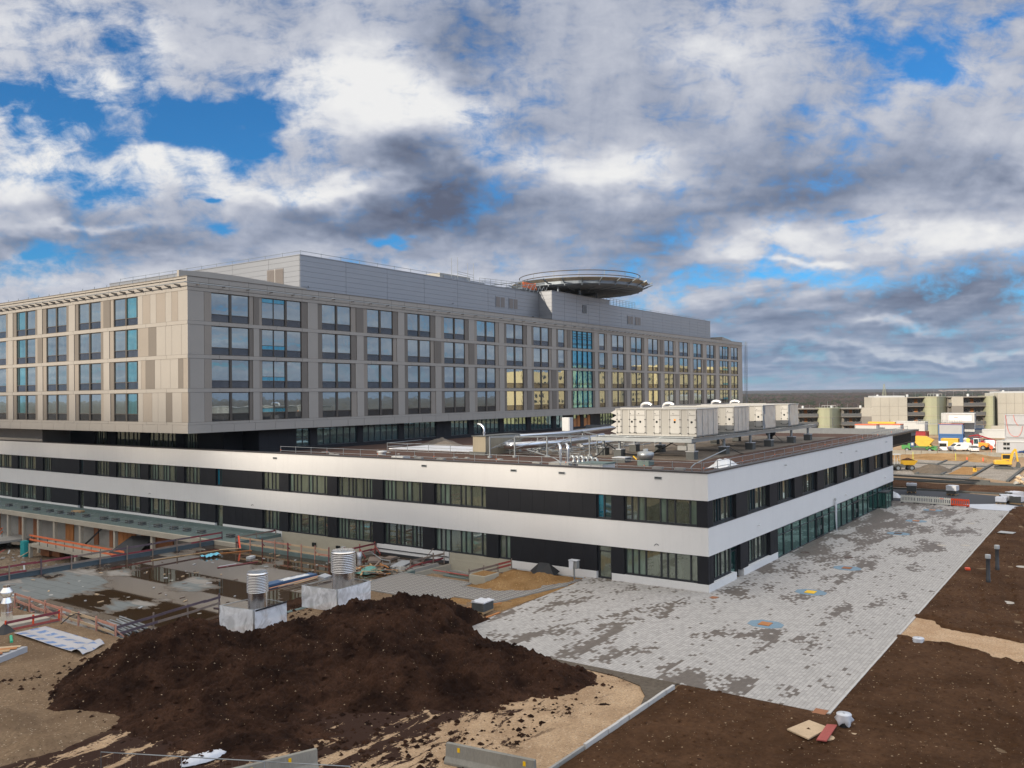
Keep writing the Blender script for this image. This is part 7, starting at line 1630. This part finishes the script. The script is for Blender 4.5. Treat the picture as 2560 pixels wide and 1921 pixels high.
mb = MB(); mb.box(106.2, 107.8, 8.9, 11.2, .25, .95); mb.box(106.5, 107.5, 9.2, 10.9, 0, .25); lone(mb, 'stone_crate', 'block_grey', 'grey stone crate beside the road roller at the building corner', 'crate')
t = veh('plate_compactor', 'small yellow plate compactor on the sand bed', 'compactor', (116.8, -3.6, 0), .3); mb = MB(); mb.box(-.5, .5, -.35, .35, 0, .14); mb.box(-.3, .3, -.28, .28, .14, .75); mb.build('body', 'yellow_machine', t, True, .04); mb = MB(); mb.box(-.2, .2, -.2, .2, .75, 1.05); mb.tube([(-.4, 0, .4), (-.8, 0, 1.3)], .04, 5); mb.build('handle', 'black_plastic', t, True)
simple('hi_vis', (.62, .66, .04), .6)
for y, lb in ((11.5, 'yellow marker post, left one on the earth bank'), (3.1, 'yellow marker post, right one on the earth bank')):
    mb = MB(); mb.tube([(142.5, y, 0), (142.5, y, 1.7)], .045, 6); lone(mb, 'marker_post', 'hi_vis', lb, 'post', 'yellow marker posts')
for y, lb in ((1.0, 'red and white wrapped marker, left of the pair on the bank'), (-2.0, 'red marker cone, right of the pair on the bank')):
    mb = MB(); mb.lathe([(.16, 0), (.14, .1), (.09, .7), (.07, .75), (.02, .8)], (143, y, .1), 10); lone(mb, 'red_marker', 'barrier_red', lb, 'marker')
# concrete barriers along the site road
grp = 'concrete barriers along the site road'
for k in range(13): y = 33-k*3.4; jersey((158.4+k*.12, y, 0), (158.5+k*.12, y-3.3, 0), .95, 'weathered concrete barriers in the row in front of the parked vans', (), grp)
mb = MB(); mb.tube([(170.5, -.6, 0), (170.5, -.6, 1.1)], .04, 6); mb.lathe([(.01, 0), (.01, 0)], (170.5, -.6, 1), 3); mb.obox((170.4, -.6, 1.45), (.05, .6, .8)); lone(mb, 'road_sign', 'barrier_red', 'small red and white road sign next to the grey cabin', 'sign')
# ---- containers
def container(x, y, z, L, W, H, rz, m, trim, lb, panels=12, windows=(), name='site_container', group='stacked site containers'):
    t = thing(name, lb, 'container', (x, y, z), rz, group); mb = MB(); mb.box(-W/2+.08, W/2-.08, -L/2+.08, L/2-.08, .1, H-.12)
    n = panels*2
    for k in range(n):
        if k % 2: mb.box(-W/2+.03, -W/2+.08, -L/2+.2+k*(L-.4)/n, -L/2+.2+(k+1)*(L-.4)/n, .15, H-.18)
    mb.build('walls', m, t, True); mb = MB()
    for sx in (-1, 1):
        for sy in (-1, 1): mb.box(sx*W/2-.09, sx*W/2+.09, sy*L/2-.09, sy*L/2+.09, 0, H)
        mb.box(sx*W/2-.08, sx*W/2+.08, -L/2+.09, L/2-.09, H-.2, H-.02); mb.box(sx*W/2-.08, sx*W/2+.08, -L/2+.09, L/2-.09, 0, .16)
    mb.box(-W/2+.08, W/2-.08, -L/2-.08, -L/2+.1, H-.2, H-.02); mb.box(-W/2+.08, W/2-.08, L/2-.1, L/2+.08, H-.2, H-.02); mb.build('frame', trim, t, True)
    for (a, b_, c_, d) in windows: mb = MB(); mb.box(-W/2-.01, -W/2+.06, a, b_, c_, d); w_ = mb.build('window', 'dark_glass', t, True); mb = MB(); mb.box(-W/2-.03, -W/2-.0, a-.06, b_+.06, c_-.06, c_); mb.box(-W/2-.03, -W/2, a-.06, b_+.06, d, d+.06); mb.box(-W/2-.03, -W/2, (a+b_)/2-.03, (a+b_)/2+.03, c_, d); mb.build('window_frame', 'container_white', w_, True)
    return t
container(207.5, 13.2, .2, 6.0, 3.0, 2.5, 0, 'container_blue', 'container_blue', 'blue container at the bottom of the stack with the orange top edge'); c_o = container(207.5, 13.2, 2.7, 6.0, 3.0, 2.9, 0, 'container_grey', 'container_blue', 'grey ribbed container with blue posts and orange top edge', 20)
mb = MB(); mb.box(-1.56, 1.56, -3.08, 3.08, 2.7, 2.96); mb.build('top_edge', 'container_orange', c_o, True)
for k, (x, y, z, lb) in enumerate(((216.5, 12.6, .2, 'white container, lowest behind the blue one'), (216.5, 12.6, 3.0, 'white container, second level behind the blue one'), (216.5, 12.6, 5.8, 'white container on the third level with small windows'), (216.5, 12.6, 8.6-.1, 'topmost white container carrying a banner'))):
    if k < 3: c_ = container(x, y, z, 8.4, 3.0, 2.7, 0, 'container_white', 'container_white', lb, 16, ((-2.6, -1.5, .8, 1.6), (-1.2, -.2, .8, 1.6)) if k == 2 else ())
c_ = container(211.5, 11.3, 5.9, 7.0, 2.6, 2.6, 0, 'container_white', 'container_white', 'topmost white container carrying a white banner', 12); mb = MB(); mb.grid(-2.9, 2.9, .5, 2.0, 20, 8, lambda a, b_: (-1.38-.06*abs(fbm(a, b_, 3)), a, b_)); mb.build('banner', 'white_paint', c_, True); mb = MB(); [mb.box(-1.50, -1.44, .6+.22*k, .75+.22*k, 1.45, 1.6) for k in range(5)]; mb.build('banner_lettering', 'barrier_red', c_, True); mb = MB(); [mb.box(-1.49, -1.44, -2.1+.3*k, -1.93+.3*k, 1.47, 1.58) for k in range(8)]; mb.build('banner_lettering', 'grey_paint', c_, True)
t = thing('container_balcony', 'grey railing balcony on the container stack', 'railing', (205, 17.8, 5.6)); mb = MB(); [mb.tube([(206.2, 10.3+k*.62, 5.6), (206.2, 10.3+k*.62, 6.7)], .035, 4) for k in range(20)]; [mb.tube([(206.2, 10.3, z), (206.2, 22.2, z)], .04, 4) for z in (6.15, 6.7)]; mb.box(206.1, 209, 10.3, 22.2, 5.52, 5.6); mb.build('rails', 'galv', t)
container(225, 27.0, 2.8, 9.0, 3.0, 2.9, R(-8), 'container_white', 'container_white', 'white container block above a red strip behind the canopy', 14, group='containers behind the roof'); container(225, 27.0, .0, 9.4, 3.2, 2.7, R(-8), 'red_paint', 'red_paint', 'red base container behind the canopy', 14, group='containers behind the roof')
for k, (x, y, lb) in enumerate(((207, 35.6, 'white container with orange top edge behind the planted roof, left one'), (212, 30.0, 'white container with orange top edge behind the planted roof, right one'))):
    c_ = container(x, y, 2.7, 6.0, 2.8, 2.6, R(-6), 'container_white', 'container_white', lb, 10, group='containers behind the roof'); mb = MB(); mb.box(-1.5, 1.5, -3.1, 3.1, 2.35, 2.64); mb.build('top_edge', 'container_orange', c_, True)
for k, (x, y, lb) in enumerate(((207, 35.6, 'lower container under the left orange-edged one'), (212, 30.0, 'lower container under the right orange-edged one'))): container(x, y, 0, 6.0, 2.8, 2.65, R(-6), 'container_grey', 'container_white', lb, 10, group='containers behind the roof')
mb = MB(); mb.box(212, 214.5, 29, 36.5, 5.3, 5.85); lone(mb, 'yellow_skip', 'yellow_paint', 'yellow beam box just above the orange-edged containers', 'box')
container(186.5, 10.5, .3, 3.8, 2.6, 2.3, 0, 'yellow_paint', 'yellow_paint', 'bright yellow container behind the white vans', 12)
container(219, 7.6, 1.4, 3.2, 2.6, 2.5, R(5), 'container_white', 'container_blue', 'small white container with blue posts and orange edge, right of the stack', 6); mb = MB(); mb.box(217.6, 217.8, 8.6, 9.3, 1.4, 3.6); lone(mb, 'blue_drum_stack', 'container_blue', 'blue barrels stacked left of the small white container', 'barrels')
container(214, 2.0, 1.6, 8.0, 2.6, 2.4, R(-4), 'container_white', 'container_white', 'white container low behind the silver car', 14); container(222, 8.8, 2.2, 3.8, 3.0, 2.5, 0, 'container_white', 'container_grey', 'grey white cabin half hidden behind the red vehicle', 8)
c_ = container(172.8, -4.9, 0, 6.6, 2.6, 2.95, 0, 'container_grey', 'container_white', 'grey site cabin with a small window at ground level, at the right edge', 0, ((.6, 1.9, 1.95, 2.6), (.6, 1.9, .95, 1.5))); container(190, -5.8, 3.1, 8.0, 3.0, 3.2, 0, 'container_grey', 'container_grey', 'tall grey cabin block at the right edge, middle level', 0); container(190, -5.8, 6.2, 8.0, 3.0, 2.6, 0, 'container_grey', 'container_grey', 'tall grey cabin block at the right edge, top level', 0); container(190, -5.8, 0, 8.0, 3.0, 3.05, 0, 'container_grey', 'container_grey', 'tall grey cabin block at the right edge, bottom level', 0)
cable([(188.4, -1.95, 8.7), (188.35, -2.4, 5.2), (188.3, -3.2, 3.6), (188.3, -4.6, 3.3), (188.35, -5.4, 4.6), (188.4, -5.6, 5.9)], .04, 'thin red cable hanging in a loop on the tall grey cabins', 'barrier_red'); cable([(188.4, -3.7, 8.7), (188.35, -4.0, 7.2), (188.4, -4.7, 6.0)], .04, 'short red cable on the top grey cabin', 'barrier_red')
# ---- terraced concrete buildings on the far side of the site
OX, OY = 252., 44.; ang = math.atan2(-15.0, 6.2)   # their front runs along this line
dxu, dyu = math.cos(ang), math.sin(ang)
def HP(s, d): return (OX+dxu*s-dyu*d*-1*-1, OY+dyu*s+dxu*d) if False else (OX+dxu*s+(-dyu)*d, OY+dyu*s+dxu*d)
def hbox(mb, s0, s1, d0, d1, z0, z1, m=0): mb.prism([HP(s0, d0), HP(s1, d0), HP(s1, d1), HP(s0, d1)], z0, z1, m)
def s_of(px):   # native pixel column -> station along the front
    a = YAW-math.atan((px-1280)/2139.); cx, cy = -61.5068, -25.51636; ux, uy = math.cos(a), math.sin(a)
    den = ux*dyu-uy*dxu; t_ = ((OX-cx)*dyu-(OY-cy)*dxu)/den; x, y = cx+ux*t_, cy+uy*t_; return (x-OX)*dxu+(y-OY)*dyu
def gallery_house(name_lb, s_list, z0, ztop, nst):
    """s_list: [(kind, px0, px1)] kinds: wall, gallery, tower, slot"""
    c0 = HP(s_of(s_list[0][1]), 0); t = thing('concrete_housing', name_lb, 'building', (c0[0], c0[1], 0)); sh = (ztop-z0)/nst
    for kind, p0, p1 in s_list:
        s0, s1 = s_of(p0), s_of(p1)
        if kind == 'wall':
            mb = MB(); hbox(mb, s0, s1, 0, 14, 0, ztop-.02); w_ = mb.build('concrete_wall', 'housing_concrete', t); mb = MB(); k = 1
            for k in range(1, nst): hbox(mb, s0, s1, -.03, -.005, z0+k*sh-.03, z0+k*sh+.03)
            n = max(2, round((s1-s0)/2.6))
            for k in range(1, n): hbox(mb, s0+(s1-s0)*k/n-.03, s0+(s1-s0)*k/n+.03, -.03, -.005, 0, ztop-.1)
            mb.build('joints', 'housing_shade', w_)
            mb = MB(); hbox(mb, s0+1, s1-.6, .6, 12, ztop-.02, ztop+.5); mb.build('roof_edge', 'container_white', t)
        elif kind == 'half':
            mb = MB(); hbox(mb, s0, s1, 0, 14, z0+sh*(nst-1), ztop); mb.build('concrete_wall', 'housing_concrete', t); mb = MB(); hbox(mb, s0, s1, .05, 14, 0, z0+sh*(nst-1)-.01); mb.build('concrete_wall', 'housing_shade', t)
        elif kind in ('gallery', 'slot'):
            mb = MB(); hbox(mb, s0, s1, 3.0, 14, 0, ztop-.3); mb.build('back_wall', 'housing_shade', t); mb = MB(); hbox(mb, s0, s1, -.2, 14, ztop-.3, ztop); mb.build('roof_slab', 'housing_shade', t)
            for k in range(nst):
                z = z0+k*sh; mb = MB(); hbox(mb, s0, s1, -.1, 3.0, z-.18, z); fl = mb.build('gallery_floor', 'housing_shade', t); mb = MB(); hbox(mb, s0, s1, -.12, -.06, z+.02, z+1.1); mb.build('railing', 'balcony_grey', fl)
                if kind == 'gallery':
                    m2 = MB(); u_ = s0+1.2; kk = 0
                    while u_ < s1-1.2:
                        if kk % 3 == 1: hbox(m2, u_, u_+1.0, 2.9, 2.98, z, z+2.3, 0); hbox(m2, u_+1.25, u_+1.9, 2.9, 2.98, z+.9, z+2.2, 1); u_ += 2.2
                        else: hbox(m2, u_, u_+.9, 2.9, 2.98, z+.9, z+2.1, 1); u_ += 1.7
                        kk += 1
                    m2.build('gallery_doors', ['wood_orange', 'dark_glass'], fl)
        elif kind == 'tower':
            w = s1-s0; mb = MB(); n = 12; pts = []
            for k in range(7): a = math.pi/2*k/6; pts.append(HP(s0+w*.30*(1-math.cos(a)), 1.2-3.0*math.sin(a)))
            pts.append(HP(s0+w*.46, -1.9)); pts.append(HP(s0+w*.58, -1.2)); pts.append(HP(s1, 2.6))
            mb.prism(pts+[HP(s1, 8), HP(s0, 8)], .0, ztop+.15); tw = mb.build('stair_tower', 'mesh_green', t)
            mb = MB()
            for k in range(nst+1):
                z = z0+k*sh-.1; q = [((x-OX)*1.0+OX, y) for x, y in pts]
                for a, b_ in zip(pts, pts[1:]): mb.bar((a[0]-.06, a[1], z), (b_[0]-.06, b_[1], z), .12, .12)
            mb.build('bands', 'concrete', tw); mb = MB()
            for k in range(6): s_ = s0+w*(.2+.12*k); p = HP(s_, 2); mb.tube([(p[0], p[1], ztop), (p[0], p[1], ztop+1.0)], .05, 4)
            a, b_ = HP(s0+w*.2, 2), HP(s0+w*.8, 2); mb.bar((a[0], a[1], ztop+1.0), (b_[0], b_[1], ztop+1.0), .1, .1); mb.build('roof_rail', 'container_white', tw)
    mb = MB(); rr_ = random.Random(len(s_list)); a0, a1 = s_of(s_list[0][1]), s_of(s_list[-1][2])
    for k in range(int((a1-a0)/3.2)):
        p = HP(a0+1.5+k*3.2, rr_.uniform(1, 6)); mb = MB(); mb.tube([(p[0], p[1], ztop), (p[0], p[1], ztop+rr_.uniform(1.0, 2.8))], .04, 4); mb.build('lightning_rod', 'galv', t)
        if k % 3 == 0: p = HP(a0+2.4+k*3.2, 2.5); mb = MB(); mb.lathe([(.4, 0), (.42, .8), (.1, .95)], (p[0], p[1], ztop), 8); mb.build('roof_vent', 'container_white', t)
    return t
gallery_house('lower terraced concrete housing with galleries and green stair tower, left one', [('gallery', 1990, 2044), ('tower', 2044, 2103), ('gallery', 2103, 2152), ('half', 2152, 2178)], .6, 9.2, 3)
gallery_house('tall concrete housing with a wide blank wall, galleries and green stair tower', [('wall', 2178, 2267), ('gallery', 2267, 2310), ('tower', 2310, 2370), ('slot', 2370, 2378), ('half', 2378, 2407.5), ('gallery', 2407.5, 2463), ('tower', 2463, 2494)], .4, 12.9, 4)
gallery_house('tallest pale concrete building with one blank wall at the right edge', [('wall', 2494, 2640)], .2, 14.0, 4)
mb = MB(); p = HP(s_of(2499)-4, -4); q = HP(s_of(2520)+1, -4)
mb.bar((p[0], p[1], 1.6), (q[0], q[1], 1.6), .5, 3.2); lone(mb, 'low_concrete_wall', 'housing_concrete', 'low concrete wall before the green tower at right', 'wall')
mb = MB(); x, y = 238., 8.6; mb.tube([(x, y, 0), (x, y, 3), (x+.1, y, 6.5)], [.14, .1, .04], 6); rt_ = random.Random(4)
for k in range(26): z = 2.2+k*.16; a = rt_.uniform(0, 6.28); L = .3+.9*rt_.random()*(1-abs(z-3.8)/4); mb.tube([(x, y, z), (x+L*math.cos(a), y+L*math.sin(a), z+L*1.3)], [.035, .012], 4)
t = thing('bare_tree', 'thin bare young tree before the pale concrete wall at right', 'tree', (x, y, 0)); mb.build('trunk', 'wood_weathered', t)
t = thing('bare_tree', 'thin bare young tree before the wide blank concrete wall', 'tree', (238, 33, 0)); mb = MB(); x, y = 240., 36.; mb.tube([(x, y, 0), (x, y, 6)], [.12, .03], 6); [mb.tube([(x, y, 2+k*.3), (x+.5*math.cos(k*2.1), y+.5*math.sin(k*2.1), 2.7+k*.3)], [.03, .01], 4) for k in range(12)]; mb.build('trunk', 'wood_weathered', t)
t = thing('street_lamp', 'slim street lamp before the lower concrete housing', 'lamp', (222, 49.5, 0)); mb = MB(); mb.tube([(222, 49.5, 0), (222, 49.5, 6.4)], .08, 6); mb.build('pole', 'galv', t); mb = MB(); mb.box(221.6, 222.8, 49.2, 49.8, 6.4, 6.55); mb.build('lamp_head', 'galv', t)
t = thing('rusty_stand', 'rusty machine head on an orange post before the right galleries', 'machine', (232, 12.8, 0)); mb = MB(); mb.box(231.8, 232.3, 12.6, 13.2, 0, 3.6); mb.build('post', 'orange_machine', t); mb = MB(); mb.lathe([(.3, 0), (.55, .4), (.5, 1.2), (.2, 1.6)], (232, 12.9, 3.6), 10); mb.build('head', 'rust', t)
# radio mast far behind
t = thing('lattice_mast', 'thin green lattice mast on the horizon', 'mast', (1200, 238.6, 0)); mb = MB(); B_, T_ = 3.0, .5; zb, ztop_ = 0., 24.5
for sx in (-1, 1):
    for sy in (-1, 1): mb.bar((1200+sx*B_, 238.6+sy*B_, zb), (1200+sx*T_, 238.6+sy*T_, ztop_), .28, .28)
for k in range(12):
    f0, f1 = k/12, (k+1)/12; w0, w1 = B_+(T_-B_)*f0, B_+(T_-B_)*f1; z0, z1 = ztop_*f0, ztop_*f1
    for s in (-1, 1): mb.bar((1200-w0, 238.6-w0*s, z0), (1200-w1, 238.6+w1*s, z1), .16, .16)
mb.build('lattice', 'mesh_green', t)
# ---- woods and hills to the horizon
mb = MB(); rf = random.Random(77); cx, cy = -61.5, -25.5
def crown(x, y, z, r, h):
    o = len(mb.v); n = 5; a0 = rf.random()*6
    mb.v += [(x+rf.uniform(-.2, .2)*r, y, z+h)]+[(x+r*rf.uniform(.6, 1.1)*math.cos(a0+6.283*k/n), y+r*rf.uniform(.6, 1.1)*math.sin(a0+6.283*k/n), z+h*rf.uniform(.35, .7)) for k in range(n)]+[(x+.8*r*math.cos(a0+6.283*k/n), y+.8*r*math.sin(a0+6.283*k/n), z) for k in range(n)]
    for k in range(n): k2 = (k+1) % n; mb.f += [(o, o+1+k, o+1+k2), (o+1+k, o+1+n+k, o+1+n+k2, o+1+k2)]; mb.m += [0, 0]; mb.sm += [False, False]
def land(d, az): return (13.6*max(0, min(1, (d-430)/2400))**.62-4.5)*1.0+1.6*noise.noise((d*.004, az*9, 3))
for k in range(30000):
    d = 380+ (rf.random()**1.35)*2300; az = YAW-math.atan(rf.uniform(-.1, .64)); x, y = cx+d*math.cos(az), cy+d*math.sin(az)
    s = 1+d/1500; crown(x, y, land(d, az)-3.2, rf.uniform(2.2, 3.6)*s, rf.uniform(3.6, 5.6)*(.8+.15*s))
tag(mb.build('forest', 'winter_forest'), 'brown leafless winter forest with dark conifers stretching to the horizon', 'forest', None, 'stuff')
mb = MB(); n1_, n2_ = 60, 24
def ln(i, j):
    d = 380+2700*j/n2_; az = YAW-math.atan(-.3+1.1*i/n1_); return (cx+d*math.cos(az), cy+d*math.sin(az), land(d, az)-2.6)
for j in range(n2_+1):
    for i in range(n1_+1): mb.v.append(ln(i, j))
for j in range(n2_):
    for i in range(n1_): a = j*(n1_+1)+i; mb.f.append((a, a+1, a+n1_+2, a+n1_+1)); mb.m.append(0); mb.sm.append(True)
struct(mb, 'forest_floor', 'far_land')
for k, (d, z0, z1, seed) in enumerate(((3300, 10, 17.5, 1), (5200, 8, 24.5, 5))):
    mb = MB(); n = 90
    for i in range(n+1):
        az = YAW-math.atan(-.9+1.9*i/n); h = z1+(3.0 if k else 1.5)*fbm(i*.12, seed, 2)
        mb.v += [(cx+d*math.cos(az), cy+d*math.sin(az), -5), (cx+(d+300)*math.cos(az), cy+(d+300)*math.sin(az), h), (cx+(d+1200)*math.cos(az), cy+(d+1200)*math.sin(az), -5)]
    for i in range(n): a = i*3; mb.f += [(a, a+3, a+4, a+1), (a+1, a+4, a+5, a+2)]; mb.m += [0, 0]; mb.sm += [True, True]
    struct(mb, 'hills', 'hill_forest')
mb = MB(); rv = random.Random(3)
for k in range(70):
    u_ = rv.uniform(.50, .57)+.0; d = 3350+rv.uniform(0, 200); az = YAW-math.atan(u_); x, y = cx+d*math.cos(az), cy+d*math.sin(az); mb.obox((x, y, 11.0+rv.uniform(0, 3.2)), (10, rv.uniform(6, 12), 3), az)
tag(mb.build('distant_village', 'village'), 'pale houses of a distant village on the horizon at right', 'village', None, 'stuff')
# ---- cream buildings south-east of the view; the tall block mirrors them
def mirror_block(x, y, L, W, H, rz, seed):
    t = thing('cream_apartment_house', 'cream rendered house with rows of windows, seen mirrored in the block windows', 'building', (x, y, 0), rz, 'cream houses reflected in the windows'); r_ = random.Random(seed); mb = MB(); mb.box(-L/2, L/2, -W/2, W/2, 0, H); mb.build('walls', 'facade_cream', t, True); mb = MB(); n = int(L/4)
    for f_ in range(int(H/3.2)):
        for k in range(n):
            if r_.random() < .7: mb.box(-L/2+k*4+1.2, -L/2+k*4+2.6, W/2, W/2+.05, 1+f_*3.2, 2.6+f_*3.2)
    mb.build('windows', 'dark_glass', t, True)
for x, y, L, H, rz, sd_ in ((318, -104, 40, 27, .15, 1), (362, -97, 38, 30, .1, 2), (408, -100, 36, 29, .1, 3), (452, -94, 40, 33, .1, 4), (500, -96, 44, 31, .1, 5), (552, -92, 46, 34, .1, 6), (606, -92, 46, 32, .1, 7), (664, -90, 44, 33, .1, 8)): mirror_block(x, y, L, 14, H, rz, sd_)

# ---- thin winter haze over the whole site
hb = MB(); hb.box(-7000, 7500, -7000, 7500, -7.0, 48.0)
mt = bpy.data.materials.new('haze'); mt.use_nodes = True; nt_ = mt.node_tree; nt_.nodes.clear(); o_ = nt_.nodes.new('ShaderNodeOutputMaterial'); pv = nt_.nodes.new('ShaderNodeVolumePrincipled')
pv.inputs['Color'].default_value = (.80, .88, 1.0, 1); pv.inputs['Density'].default_value = .00006; pv.inputs['Anisotropy'].default_value = .3; nt_.links.new(pv.outputs[0], o_.inputs['Volume']); MATS['haze'] = mt
tag(hb.build('haze', 'haze'), 'thin bluish haze over the far woods', 'haze', None, 'stuff')
